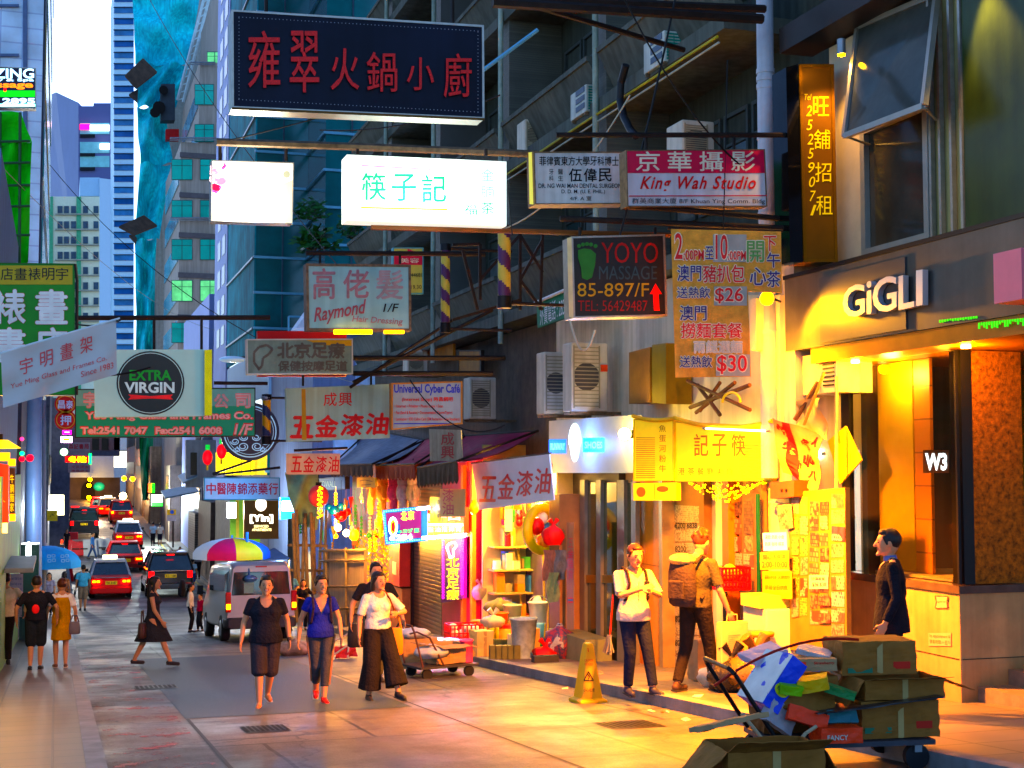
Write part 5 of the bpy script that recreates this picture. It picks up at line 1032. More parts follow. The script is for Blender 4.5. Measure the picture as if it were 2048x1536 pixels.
for q,mm,sd in(([(266,-20),(402,-20),(378,130),(270,130)],NET,1),([(268,128),(378,130),(352,215),(276,215)],NET,2),([(274,213),(330,213),(345,330),(280,330)],NET,3),([(280,328),(342,328),(318,480),(268,480)],NET,4),([(270,478),(312,478),(309,705),(272,705)],NET,5),([(274,702),(310,702),(312,868),(278,868)],NETG,6),([(278,866),(308,866),(300,1000),(285,1000)],NETG,7)):
    mb,_=cloth(q,PY(113.5),30,24,.55,sd,None,t=.06);mb.build('netting',mm,nt_)
def slab3(q,Y0,Y1,name,m_,root):
    a,b_,c,d=q;P_=[WY(*a,Y0),WY(*b_,Y0),WY(*c,Y1),WY(*d,Y1)];m=MB();m.hexa(P_,[p-Vector((0,0,.15))for p in P_]);return m.build(name,m_,root)
PLK=mat('plank_brown',(.1,.06,.04),.8,var=.4,scale=2)
for q in([(250,150),(272,175),(314,143),(286,116)],[(258,188),(275,203),(276,180),(275,178)],[(238,452),(268,468),(314,450),(288,430)],[(258,470),(272,486),(274,476),(268,468)]):slab3(q,109.5,112,'catch_platform',PLK,nt_)
m=MB()
for a,b_ in(((355,200),(410,-10)),((366,205),(420,-10)),):m.tube([WY(*a,111),WY(*b_,111)],.12,5)
for i in range(14):t_=i/14;a=(355+55*t_,200-210*t_);b_=(366+54*(t_+.04),205-215*(t_+.04));m.tube([WY(*a,111),WY(*b_,111)],.06,4)
crn=thing('tower_crane','white lattice crane jib rising beside the netted tower','crane',WY(355,240,111));m.build('jib',mat('crane_white',(.6,.68,.66),.5),crn)
m=MB();rectY(m,322,168,350,240,111,1.2);m.build('machine_house',mat('crane_dark',(.04,.05,.06),.5),crn);m=MB();m.cyl(WY(318,215,110.5),WY(318,215,111.5),.5);m.cyl(WY(310,225,110.4),WY(310,225,111.4),.4);m.cyl(WY(327,180,110.4),WY(327,180,111),.35);m.build('winch',BLACK,crn);m=MB();rectY(m,332,258,358,279,111.5,.8);m.build('counterweight',mat('crane_red',(.45,.02,.02),.5),crn)
stt=ctw('striped_tower','slim tall tower with alternating pale and dark blue window bands',loc=(7,152,g0(152)));m=MB();rectY(m,228,-40,268,900,150,10);m.build('wall',mat('pale_blue_wall',(.6,.82,1),.6,var=.06),stt)
for k in range(34):
    y=-30+k*22.5;m=MB();rectY(m,228,y,267,y+11,149.9,.09);m.build('window_band',mat('blue_band_glass',(.02,.1,.3)if k%2 else(.06,.2,.42),.15,var=.4,scale=.6),stt)
    m=MB();rectY(m,227,y-1.6,268,y-.2,149.75,.2);m.build('sunshade',mat('dark_blue_line',(.02,.04,.08),.5),stt)
dk=ctw('dark_tower','distant dark purple-grey tower with pink lit signs and glass bands',loc=(2,205,4));DKM=mat('dark_purple_wall',(.12,.13,.26),.6,var=.1,scale=.2);m=MB();pl=PY(200)
def P_(x,y,Y):return WY(x,y,Y)
m=MB();q=[P_(95,192,225),P_(112,184,214),P_(157,205,200),P_(157,600,200),P_(95,600,225)];m.prism(q,(3,12,0));m.build('side_wall',mat('dark_slate_wall',(.16,.2,.36),.6,var=.1,scale=.2),dk)
m=MB();rectY(m,157,212,230,600,200,14,0);rectY(m,187,206,222,214,201,8);m.build('front_wall',DKM,dk)
for y,pk in((246,1),(284,0),(312,0)):
    m=MB();rectY(m,160,y,219,y+22,199.9,.09);m.build('window_band',mat('pale_teal_band',(.15,.35,.4),.2,emit=.15,var=.3,scale=.6),dk)
    m=MB();rectY(m,160,y+22,190,y+28,199.5,.4);m.build('aircon_shelf',BLACK,dk)
for x0,x1,y,c in((160,180,248,(1,.05,.2)),(180,219,250,(1,.85,.9)),(200,219,287,(1,.8,.85))):m=MB();rectY(m,x0,y,x1,y+11,199.6,.2);m.build('lit_sign',E('pink_lit_%d'%x0,c,2.2),dk)
bt=ctw('cream_apartment_block','distant cream apartment block with green trim, dark windows and a blank side wall',loc=(3,165,2));CRM=mat('cream_wall',(.85,.82,.62),.7,var=.06);m=MB();rectY(m,97,393,199,900,165,9);m.build('front_wall',CRM,bt);m=MB();q=[P_(199,356,165),P_(231,360,176),P_(231,900,176),P_(199,900,165)];m.prism([q[3],q[2],q[1],q[0]],(-.4,4,0));m.build('side_wall',mat('pale_blue_side',(.45,.62,.75),.7,var=.05),bt)
m=MB();rectY(m,160,355,199,392,165.5,8);m.build('roof_block',mat('pale_blue_side',(.45,.62,.75),.7,var=.05),bt)
m=MB();rectY(m,97,393,106,800,164.8,.19);rectY(m,153,393,162,800,164.8,.19);m.build('green_strip',mat('green_trim',(.12,.4,.22),.6),bt)
for r_ in range(10):
    y=412+r_*30.5
    for x in(115,128,142,166,187):
        m=MB();rectY(m,x,y,x+10,y+14,164.85,.14);w_=m.build('window',mat('far_window',(.04,.07,.1),.2,var=.4,scale=2),bt)
    m=MB();rectY(m,110,y+15,198,y+17,164.5,.49);m.build('sill',mat('cream_sill',(.45,.42,.34),.7),bt)
eb=ctw('street_end_building','dark stone building with a pale blue band and an arched doorway closing the street',loc=(4,152,g0(152)));m=MB();rectY(m,60,845,240,912,150,4);m.build('upper_wall',mat('dark_brick',(.09,.08,.1),.7,var=.2),eb);m=MB();rectY(m,140,912,228,955,149.5,4);m.build('pale_band',mat('pale_blue_band',(.42,.58,.78),.5,var=.06),eb);m=MB();rectY(m,60,955,240,1040,150,4);m.build('stone_base',mat('dark_stone',(.06,.05,.045),.8,var=.3,scale=1),eb)
m=MB()
for x in(184,203,130):rectY(m,x,862,x+14,900,149.9,.09)
m.build('louvred_window',GLASSD,eb);m=MB();pl=PY(149.9);m.prism([pl.at(162,1035)]+[pl.at(176+14*math.cos(a),985-22*math.sin(a))for a in[math.pi-i*math.pi/10 for i in range(11)]]+[pl.at(190,1035)],(0,.09,0));m.build('archway',DARK,eb)
for i,(x,y)in enumerate(((180,959),(178,971),(178,995),(246,992),(265,958),(248,957))):
    c=WY(x,y,148 if x<200 else 120);rt=thing('street_lantern','small orange lamp glowing '+['on top of the pair above the street-end arch','below its twin above the street-end arch','inside the street-end arch','white-hot beside the far red shopfront','on the far right wall by the green net','left of the pair on the far right wall'][i],'lamp',c);MB().ell(c,.2 if i!=3 else .3,8,6).build('bulb',E('far_lamp%d'%(i==3),(1,.42,.04)if i!=3 else(1,.7,.35),18),rt);MB().cyl(c+Vector((0,.2,0)),c+Vector((0,1.2,.1)),.05,n=6).build('arm',STEEL,rt)
    if i in(1,3):point('far_lamp_light',c-Vector((0,1,0)),(1,.4,.05),50,.3)
rs_=[(72,76,5.5,(.2,.22,.26)),(92.2,95.8,2.0,(.3,.24,.18)),(110.2,117.8,3.5,(.28,.2,.15)),(119,132,6,(.3,.24,.2)),(132.1,149,7.5,(.22,.2,.2))]
lab=['grey slit of a shophouse beside the lavender pier','low brown shopfront under the green-window block','dark orange-lit low shophouse beside the green netting','weathered tan shophouse with orange lamps','farthest narrow grey house on the right']
for(ya,yb,h,c),l_ in zip(rs_,lab):
    rt=ctw('shophouse',l_,loc=(8,ya,g(ya)));m=MB();x0=6.9-.004*(ya-72);m.bb(x0,12,ya,yb-.05,g(ya)-1,h);m.build('wall',mat('shophouse%d'%int(ya),c,.75,var=.25,streak=.4),rt);m=MB();m.bb(x0-.05,x0-.003,ya+.5,yb-.7,g(ya)-.2,g(ya)+2.4);m.build('shopfront',mat('shopfront_dark',(.05,.035,.03),.5),rt);m=MB();z=g(ya)+3.2
    while z<h-.5:m.bb(x0-.05,x0-.003,ya+.8,yb-1,z,z+1.1);z+=2.6
    m.build('window',GLASSD,rt)
ch=ctw('cream_corner_house','cream rendered house with big yellow-lit windows behind the medicine sign',loc=(8.5,62,g(62)));m=MB();m.bb(6.95,7.38,57.2,66,g(60)-.5,1.0);m.build('wall',mat('cream_house',(.4,.38,.34),.7,var=.15,streak=.3),ch)
m=MB();rectY(m,432,905,520,950,57.15,.04);m.build('lit_window',mat('yellow_lit_window',(1,.62,.1),.4,emit=1.6,var=.25,scale=2),ch);m=MB()
for x in(448,465,482,500):rectY(m,x,905,x+1.5,950,57.1,.04)
m.build('window_bar',mat('window_bar',(.3,.2,.06),.5),ch)
m=MB();rectY(m,372,880,432,975,66.5,.5);m.build('side_wall',mat('pale_render',(.42,.42,.44),.7,var=.12,streak=.3),ch);m=MB();rectY(m,381,905,394,950,66.45,.04);m.build('window',GLASSD,ch);rectY(m,360,905,373,918,66.0,.4)
m=MB();m.bb(6.75,7.4,66.1,72,g(69)-.5,.2);m.build('annex',mat('annex_brown',(.08,.06,.05),.7,var=.3),ch)
for k,(a,b_,Y)in enumerate((((330,998),(398,985),72),((366,968),(395,955),66))):
    m=MB();p,q=WY(*a,Y),WY(*b_,Y);m.hexa([p,q,q+Vector((0,3,.3)),p+Vector((0,3,.3))],[v+Vector((0,0,.08))for v in(p,q,q+Vector((0,3,.3)),p+Vector((0,3,.3)))]);solo(m,'metal_canopy',mat('canopy_blue_grey',(.3,.38,.42),.5),['long grey metal canopy over the shuttered shopfronts down the hill','small pale canopy above the long grey one'][k],'canopy')
shs=thing('shuttered_shopfront','dark shuttered shopfront under the long grey canopy','shopfront',gp(6.9,74));m=MB();m.bb(6.6,7.4,72.2,75.9,g(74)-.2,g(74)+3);m.build('shutter',tilemat('grey_shutter',(.1,.1,.1),(.03,.03,.03),99,.12,.5,.02,'xz',.1),shs)
solo(MB().ell(WY(198,973,128),(.5,.4,.4),12,8),'dome_canopy',mat('green_dome',(.02,.2,.12),.6),'small green dome canopy at the far end of the street','canopy')
# = LEFT SIDE
lt=ctw('tiled_tower','tall pale blue tiled tower at the left edge with a strip of dark windows',loc=(-3,50,g(50)));LTM=tilemat('pale_tile',(.62,.8,.98),(.4,.55,.78),.6,.45,.5,.02,'xz',.04);XT=WY(75,600,42).x
m=MB();m.bb(-14,XT,42,66,g(50)-1,46);m.build('wall',LTM,lt)
m=MB();rectY(m,-20,8,38,13,41.9,.09);rectY(m,-20,107,38,112,41.9,.09);rectY(m,46,-20,55,700,41.93,.06);m.build('dark_groove',mat('groove',(.1,.15,.25),.6),lt)
m=MB();m.bb(XT+.002,XT+.05,42.4,65.8,4,46);m.build('side_strip',mat('dark_strip',(.03,.04,.07),.4),lt)
for k in range(13):z=4.5+k*2.9;m=MB();m.bb(XT+.052,XT+.09,43,65,z,z+1.7);m.build('window',mat('teal_window' if k%3 else 'yellowish_window',(.03,.22,.25)if k%3 else(.3,.3,.08),.15,var=.3,scale=1),lt)
gs=ctw('green_painted_shop','green-painted shop wall with pasted notices at the left edge','shop',(-2,28,g(28)));m=MB();m.bb(-9,-.8,22,34,g(30)-1,1.6);m.build('wall',mat('green_painted_wall',(.09,.25,.04),.6,var=.25,scale=1.5,streak=.3),gs)
m=MB();m.bb(-9,-.82,34.1,41.9,g(38)-1,5);m.build('dark_bay',mat('dark_bay',(.05,.06,.08),.7),gs);m=MB();m.bb(-9,-.9,22,34,1.62,6.5);m.build('upper_wall',mat('blue_upper',(.1,.2,.36),.7,var=.15,streak=.3),gs)
m=MB();q=[PX(-.78).at(*p)for p in((-5,1062),(30,1070),(36,1100),(-5,1100))]
m=MB();m.bb(-.79,-.35,24,27.5,.05,.12);m.build('canopy',mat('grey_canopy2',(.12,.14,.16),.6),gs)
for i,(quad,fm)in enumerate((([(12,1148),(46,1148),(46,1186),(12,1188)],mat('lilac_notice',(.4,.4,.55),.5)),([(20,1190),(44,1190),(44,1234),(20,1236)],PR[7]))):
    b=Board('wall_notice',['lilac price notice with rows of print on the green wall','printed sheet below the lilac notice on the green wall'][i],'notice',quad,PY(27.5+i*.5),.03,fm)
    if i==0:
        for r_ in range(3):b.text('剪髮 $60 染髮 $180',(15,1154+r_*11,43,1160+r_*11),mat('blue_print',(.06,.07,.3),.5))
    b.done()
cb=thing('utility_cabinet','tall dark green utility cabinet at the left pavement edge behind the couple','cabinet',gp(-.5,34.6));m=MB();m.bb(-.78,-.38,34.2,35.2,g(35),g(35)+2.35);m.build('body',mat('cabinet_green',(.02,.06,.05),.5,var=.2),cb);m=MB();m.bb(-.72,-.44,34.18,34.198,g(35)+.3,g(35)+2.2);m.build('door',mat('cabinet_door',(.025,.075,.06),.45),cb)
b=Board('x','oval','s',(0,0,1,1),PY(33),.05,WHITE)if False else None
ov=solo(MB().ell(WY(57,1102,33.4),(.06,.05,.21),14,10),'oval_lamp',E('oval_white',(.85,.95,1),6),'white glowing oval lamp above the green cabinet','lamp')
for i,(x0,y0,x1,Y,c)in enumerate(((53,640,82,40,(.1,.16,.3)),(84,800,92,46,(.16,.18,.22)))):solo(MB().cyl(WY((x0+x1)/2,1220-40*i,Y),WY((x0+x1)/2,y0,Y),(x1-x0)/2*Y/F,n=16),'steel_post',mat('blue_post%d'%i,c,.4,.2,var=.1),['thick dark blue post rising behind the green cabinet','thin grey post right of the thick blue one'][i],'post')
lb_=ctw('dark_terrace','dark row of low buildings receding on the left beyond the tiled tower',loc=(-2,90,g(90)))
m=MB();m.bb(-9,WY(140,950,88).x,88,140,g0(100)-2,6);m.bb(-9,-.4,66.1,87.9,g0(76)-1,9);m.build('wall',mat('dark_row_wall',(.12,.13,.17),.8,var=.3),lb_)
m=MB()
for k in range(8):y=68+2.4*k;m.bb(-.39,-.36,y,y+1.5,1,2.4)
m.build('window',GLASSD,lb_)
LO=mat('orange_lit_panel',(.75,.07,.005),.5,emit=.5,var=.2,scale=3)
b=Board('orange_lightbox','orange-red lit sign cabinet with a yellow cap at the left edge','sign',[(-40,920),(17,930),(17,1045),(-40,1050)],PY(23),.4,LO);b.rect(-40,905,20,922,E('yellow_cap',(1,.5,.04),.9),'cap');b.rect(-40,1046,15,1066,E('yellow_foot',(1,.7,.25),2.2),'foot');b.line([(-6,1003),(4,1000),(10,1004)],2,mat('tan_print',(.6,.4,.1),.5));b.done()
b=Board('vertical_lightbox','narrow dark vertical sign with yellow characters and lit ends by the left edge','sign',(18,936,30,1042),PY(24.5),.25,mat('dark_red_board',(.08,.02,.01),.5));b.rect(16,918,31,932,E('orange_end',(1,.4,.05),2),'end_light#1');b.vtext('牛腩麵家',20,948,28,1024,E('yellow_char',(1,.5,.03),.9),pad=.1);b.rect(18,1028,31,1042,E('orange_end2',(1,.4,.05),2),'end_light#2');b.done()
point('left_sign_light',WY(20,1000,21.5),(1,.4,.03),25,.3);point('left_shop_light',(-.6,19.5,1.6),(1,.42,.03),8,.3)
lcap=thing('shop_lamp','yellow conical roof lamp cap above the orange cabinet','lamp',WY(5,890,23.5));MB().cyl(WY(2,897,23.5),WY(2,880,23.5),.3,.1,16).build('shade',E('cone_shade',(1,.55,.1),1.2),lcap);MB().cyl(WY(2,880,23.5),WY(2,868,23.5),.03).build('stem',STEEL,lcap)
gn=thing('green_debris_net','bright green debris netting stretched over scaffolding at the left edge','netting',WY(20,520,32));mb,_=cloth([(-60,215),(42,226),(64,285),(-60,300)],PY(32),12,6,.12,1,None);GN=mat('bright_green_net',(.0,.62,.05),.8,var=.35,scale=1,streak=.4,dirt=(.3,.6,.4));mb.build('netting',GN,gn);mb,_=cloth([(-60,298),(64,283),(56,525),(-60,540)],PY(32),14,14,.18,2,None);mb.build('netting',GN,gn)
m=MB()
for y in(282,325,370,412,470):m.tube([WY(-60,y+3,31.7),WY(60,y,31.7)],.03,5)
for x in(0,40):m.tube([WY(x,225,31.75),WY(x-2,640,31.75)],.035,5)
m.build('pole',mat('net_pole',(.03,.1,.04),.6),gn)
b=Board('led_screen_sign','bright LED massage and spa sign cut off by the left edge','sign',[(-120,128),(72,136),(72,217),(-120,212)],PY(26),.2,mat('led_black',(.01,.01,.03),.4),ALU,1.5)
CW=E('led_cool',(.45,.7,1),1.5)
b.text('AMAZING',(-84,137,68,157),CW,bold=.02);b.text('Beauty & Spa',(-60,157,68,164),CW,bold=.02);b.text('Massage',(-50,163,66,179),E('led_amber',(1,.22,.0),1.4),bold=.03);b.rect(-118,181,70,194,E('led_greenfill',(.01,.5,.06),.6));b.disc(10,180,3,3,E('led_r',(1,.03,.02),4));b.text('9175 2895',(-70,196,70,208),CW,bold=.04);b.rect(-118,208,70,213,E('led_cyanline',(.3,1,.7),4));b.done()
def blob(label,x,y,Y,r,col,k,name='neon_lamp'):r*=.65;k*=.5;c=WY(x,y,Y);return solo(MB().ell(c,r,8,6),name,E('glow_%d_%d'%(x,y),col,k),label,'lamp')
for l_,x,y,Y,r,c,k in(('pink glowing lamp high on the blue post',44,878,34,.07,(1,.1,.2),4),('green glowing lamp below the pink one on the blue post',44,907,34,.08,(.05,1,.3),4),('left of two red glowing lanterns on the left posts',44,918,34,.1,(1,.03,.08),4),('right of two red glowing lanterns on the left posts',60,916,34,.13,(1,.03,.08),4),('bright white-green lamp by the bookshop sign',128,904,66,.25,(.5,1,.5),10),('white lamp over the yellow arrow plate',63,1022,40,.12,(.8,.95,1),9)):blob(l_,x,y,Y,r,c,k)
b=Board('white_lightbox','white-hot rectangular light box over the far left pavement','sign',(98,990,128,1030),PY(78),.3,E('far_white_box',(1,.9,.6),1.6));b.done()
b=Board('arrow_plate','yellow plate with dark letters on the far left','sign',(94,1021,115,1042),PY(66),.05,mat('yellow_plate',(.75,.6,.03),.5));b.text('JK',(99,1027,110,1034),BLKP,shear=.2);b.done()
for q_,c_,w_ in((WY(113,1012,76),(1,.95,.85),200),(WY(300,1000,93),(.85,1,.95),220),(WY(63,1022,39),(.85,.95,1),40),(WY(455,1020,49),(.8,.9,1),80),(WY(200,985,125),(1,.7,.4),300)):point('sign_glow',q_-Vector((0,.6,0)),c_,w_,.3)
# = SIGNS OVER THE STREET
def hang_rods(b,xs,y0,y1,r=.02):
    for x in xs:b.arm([(x,y0),(x,y1)],r,off=-.05,part='hanger')
HP=PY(14.4)
b=Board('hotpot_sign','large navy hot-pot sign with red bulb-dotted characters and gold rim','sign',[(463,19),(968,50),(969,238),(464,216)],HP,.28,mat('navy_board',(.006,.008,.018),.5,var=.3,scale=1.5,streak=.25,spec=.1),ALU,4)
RB2=mat('red_bulb_letter',(.6,.02,.015),.45,var=.3,scale=60)
for ch,x0,y0,x1,y1 in(('雍',497,62,560,175),('翠',580,62,638,184),('火',662,97,718,179),('鍋',734,104,794,183),('小',814,115,868,180),('廚',888,107,943,194)):b.text(ch,(x0,y0,x1,y1),RB2,bold=.006,depth=.03)
DOT=mat('dot_bulb',(.25,.26,.3),.4);DR=mat('bulb_dark_red',(.12,.01,.01),.4)
for i in range(66):t_=i/65;b.disc(478+478*t_,34+28*t_,1,1,DOT,'bulb',5);b.disc(478+478*t_,199+25*t_,1,1,DOT,'bulb',5)
for i in range(24):b.disc(478,36+7*i,1,1,DOT,'bulb',5);b.disc(956,64+7*i,1,1,DOT,'bulb',5)
b.done();m=MB();m.hexa([HP.at(464,214,.03),HP.at(969,236,.03),HP.at(969,241,.03),HP.at(464,219,.03)],[HP.at(464,214,-.32),HP.at(969,236,-.32),HP.at(969,241,-.32),HP.at(464,219,-.32)]);m.build('bottom_rail',mat('gold_rail',(.1,.05,.006),.6),b.root);hang_rods(b,(532,905),48,-60)
b=Board('flower_lightbox','glaring cream light box with pink orchids at its left side','sign',[(423,320),(588,325),(585,447),(422,442)],PY(16.5),.2,mat('lightbox_cream',(1,.96,.82),.5,emit=.28,var=.08,scale=2),ALU,2)
rr=random.Random(3);PK=E('orchid_pink',(1,.12,.3),.16);PW=E('orchid_white',(1,.6,.7),.2)
for k in range(16):
    x,y=rr.uniform(426,446),rr.choice((335,358,380))+rr.uniform(-10,12)
    for a in range(5):b.disc(x+4.5*math.cos(a*1.256),y+4*math.sin(a*1.256),4.2,3.6,PK if k%3==0 else PW,'flower',8)
YB=E('warm_corner',(.9,.7,.35),.2);b.poly([(560,370),(584,360),(583,444),(570,444),(556,400)],YB,'picture');b.poly([(424,405),(440,410),(445,441),(424,441)],YB,'picture')
GRY=E('faint_print',(.75,.8,.7),.3);b.disc(514,380,14,3,GRY,'stone');b.disc(514,397,17,4,GRY,'stone');b.text('SPA',(455,420,530,430),GRY,bold=.02);b.disc(573,349,7,7,mat('grey_leaf',(.3,.3,.22),.5),'leaf');b.done();hang_rods(b,(440,572),322,286)
b=Board('noodle_lightbox','brilliant white light box with green characters and pink and yellow rules','sign',[(694,309),(1013,323),(1013,452),(694,440)],PY(15.6),.3,mat('lightbox_white',(.95,1,.97),.5,emit=.5,var=0),mat('lit_white_frame',(.7,.75,.7),.5,emit=.4),2)
GL=E('green_lit_letter',(.0,.3,.16),.3);FG=E('faint_green',(.3,.9,.65),.33)
b.htext('筷子記',718,348,898,402,GL,bold=.012,rise=6,pad=.2);
for i,ch in enumerate('金腩茶'):b.text(ch,(962,338+i*33,988,362+i*33),FG if i<2 else GL)
for i,ch in enumerate('  福'):b.text(ch,(928,406,954,430),GL)if ch!=' ' else None
b.line([(723,331),(862,339)],2.6,E('pink_rule',(1,.2,.4),.4),'rule');b.line([(722,415),(895,419)],3.6,E('yellow_rule',(1,.7,.0),.4),'rule');b.done();hang_rods(b,(715,972),312,298);point('lightbox_light',b.pl.at(850,400,.5),(.8,1,.9),12,.5);point('lightbox_light',PY(16.5).at(505,390,.4),(1,.95,.8),12,.3)
def beam(label,pts,r,m_=STEEL,name='steel_beam',pl=None):return solo(MB().tube([WY(*p)for p in pts],r,6),name,m_,label,'beam')
beam('long rusty steel beam carrying the two white light boxes',[(433,284,16),(700,293,16),(1075,308,16)],.045,RUSTFR);beam('brown steel tube under the noodle light box',[(742,455,15.8),(1013,462,15.8),(1340,470,15.8)],.03,mat('brown_steel',(.14,.05,.02),.6,var=.3));beam('pair-top black beam crossing above the balconies',[(985,5,15),(1525,38,15)],.06);beam('lower black beam of the pair crossing above the balconies',[(1075,0,15.2),(1530,18,15.2)],.05)
beam('black diagonal strut running down to the air conditioner ledge',[(1080,15,15.3),(1368,100,16)],.035);beam('black horizontal beam above the dental and studio signs',[(1112,270,15),(1600,270,14.8)],.03);beam('black bar sloping down below the dental sign to the pipe',[(1250,410,15.1),(1560,437,15)],.035);beam('black bar over the massage sign',[(1120,437,15.5),(1570,456,14.9)],.035)
beam('pale blue diagonal tube left of the balcony window',[(967,140,18),(1075,60,18)],.03,BAND,'steel_tube')
b=Board('dental_sign','white dentist sign with black Chinese and English text and a lit yellow side','sign',[(1067,303),(1250,303),(1252,408),(1070,409)],PY(15.9),.25,mat('white_acrylic',(.5,.52,.53),.4,var=.14,streak=.4),RUSTFR,2.5)
b.htext('菲律賓東方大學牙科博士',1078,313,1238,331,BLKP,bold=.012,pad=.08);b.text('牙',(1098,338,1107,349),BLKP);b.text('醫',(1116,338,1126,349),BLKP);b.text('科',(1098,351,1107,362),BLKP);b.text('生',(1116,351,1126,362),BLKP);b.htext('伍偉民',1136,337,1225,363,BLKP,bold=.02);b.text('DR. NG WAI MAN DENTAL SURGEON',(1077,367,1243,376),BLKP,bold=.008);b.text('D. D. M. (U. E. PHIL.)',(1123,379,1210,389),BLKP,bold=.008);b.text('4/F. A 室',(1140,392,1183,401),BLKP,bold=.008);b.done()
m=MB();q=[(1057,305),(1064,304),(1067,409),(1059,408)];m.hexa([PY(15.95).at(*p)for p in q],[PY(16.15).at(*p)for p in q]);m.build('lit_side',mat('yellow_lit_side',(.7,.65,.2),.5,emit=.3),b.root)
b=Board('studio_sign','crimson and white photo studio sign with red script, rust streaks','sign',[(1252,300),(1530,298),(1535,413),(1255,413)],PY(15.0),.2,mat('white_sheet_sign',(.6,.57,.58),.45,var=.06,streak=.3,dirt=(.6,.35,.12)),RUSTFR,2)
b.poly([(1253,300),(1530,299),(1532,346),(1254,346)],mat('crimson_panel',(.5,.012,.07),.45,var=.08),'crimson_band');WL=mat('cream_letter',(.72,.66,.5),.5);b.htext('京華攝影',1264,303,1518,342,WL,bold=.012,pad=.26);b.text('King Wah Studio',(1280,352,1512,386),REDP,bold=.02,shear=.35,space=1.15);b.line([(1258,392),(1534,391)],2,mat('crimson_panel',(.5,.012,.07),.45,var=.08),'rule');b.text('群英商業大廈 8/F Khuan Ying Comm. Bldg',(1264,396,1530,409),BLKP);b.done();hang_rods(b,(1292,1468),300,270)
b=Board('massage_sign','dim black massage sign with red letters, green foot and red up arrow','sign',[(1143,473),(1330,468),(1335,632),(1147,636)],PY(15.6),.3,mat('unlit_black_board',(.016,.015,.014),.4,var=.15),ALU,3.5)
DRD=mat('dim_red_letter',(.24,.02,.015),.5);b.text('YOYO',(1203,485,1316,526),DRD,bold=.0);b.text('MASSAGE',(1198,532,1314,559),mat('dim_teal_letter',(.03,.055,.06),.5),bold=.0);b.text('85-897/F',(1155,566,1298,593),mat('dim_amber_letter',(.4,.26,.06),.5));b.text('TEL: 56429487',(1156,601,1295,622),DRD,bold=-.01)
b.poly([(1300,588),(1311,567),(1324,588),(1317,588),(1319,621),(1308,621),(1306,588)],mat('bright_red_arrow',(.8,.03,.02),.4,emit=.25),'arrow');GF=mat('dim_green_foot',(.03,.13,.03),.5);b.poly([(1156,500),(1168,497),(1182,499),(1192,508),(1190,530),(1184,555),(1174,560),(1164,556),(1162,535),(1156,515)],GF,'foot')
for i,(x,y)in enumerate(((1158,492),(1166,489),(1174,488),(1182,489),(1191,492))):b.disc(x,y,4,4,GF,'foot',10)
b.done()
m=MB();m.hexa([PY(15.58).at(*p)for p in((1134,476),(1143,474),(1147,636),(1138,634))],[PY(15.8).at(*p)for p in((1134,476),(1143,474),(1147,636),(1138,634))]);m.build('cream_side',mat('cream_side',(.55,.5,.3),.5),b.root);hang_rods(b,(1160,1310),472,455)
mp2=P2(1342,15.1,1562,14.7,600)
bn=Board('menu_banner','tall mesh menu banner with drink prices $26 and $30','banner',[(1341,458),(1562,463),(1500,755),(1350,753)],mp2,.008,mat('banner_backing',(.4,.26,.12),.7),root=None)if False else None
qd=[(1342,458),(1562,463),(1564,586),(1496,583),(1502,753),(1351,755)]
rt=thing('menu_banner','tall stained mesh menu banner with tea set prices $26 and $30','banner',mp2 .at(1425,755));m=MB();m.prism([mp2 .at(*p)for p in reversed(qd)],-mp2 .n*.01);MESHM=mat('banner_mesh',(.62,.3,.1),.7,var=.3,scale=7,bump=.5);m.build('panel',MESHM,rt)
b=Board('x','','',(1343,459,1344,460),mp2,.001,MESHM,root=rt);GRP=mat('grey_patch',(.32,.3,.26),.7,var=.15);
[b.rect(*q,mat('grey_patch%d'%i,(.32,.3,.26),.7,var=.15),'price_patch#%d'%i)for i,q in enumerate(((1426,469,1493,524),(1428,573,1494,611),(1432,709,1500,752)))]
RD=mat('menu_red',(.55,.02,.02),.5);NV=mat('menu_navy',(.03,.02,.12),.5);GY=mat('menu_green',(.12,.25,.08),.5);WO=mat('menu_outline',(.75,.62,.45),.6);PL_=mat('menu_pale',(.5,.45,.4),.5)
def bt_(s,bx,m_,o=WO):b.text(s,bx,m_,bold=.015,outline=o,oam=.03)
bt_('2',(1350,466,1365,518),RD);bt_(':00PM',(1367,500,1408,520),RD);bt_('至',(1411,493,1427,518),NV);bt_('10',(1431,469,1455,519),RD);bt_(':00PM',(1456,502,1492,520),RD)
bt_('澳門',(1355,530,1402,562),NV);bt_('豬扒包',(1406,530,1489,565),RD);bt_('送熱飲',(1354,574,1420,596),NV);bt_('$26',(1430,575,1486,607),RD);bt_('澳門',(1360,611,1413,641),NV);bt_('撈麵套餐',(1362,646,1484,676),RD);bt_('兩餸選麵',(1388,682,1484,706),PL_);bt_('送熱飲',(1360,712,1424,735),NV);bt_('$30',(1434,710,1494,748),RD)
bt_('下',(1528,472,1552,502),RD);bt_('午',(1534,505,1560,535),NV);bt_('茶',(1534,542,1560,574),NV);bt_('開',(1494,482,1528,524),GY);bt_('心',(1500,535,1532,570),NV);b.done();MB().tube([mp2 .at(1335,457,-.03),mp2 .at(1566,462,-.03)],.018).build('rod',STEEL,rt)
b=Board('salon_sign','weathered cream hair salon sign with faded maroon characters and orange lamp glow below','sign',[(612,527),(822,529),(823,662),(614,661)],PY(22),.25,mat('faded_cream_board',(.29,.48,.45),.5,var=.1,scale=2,streak=.25),RUSTFR,5)
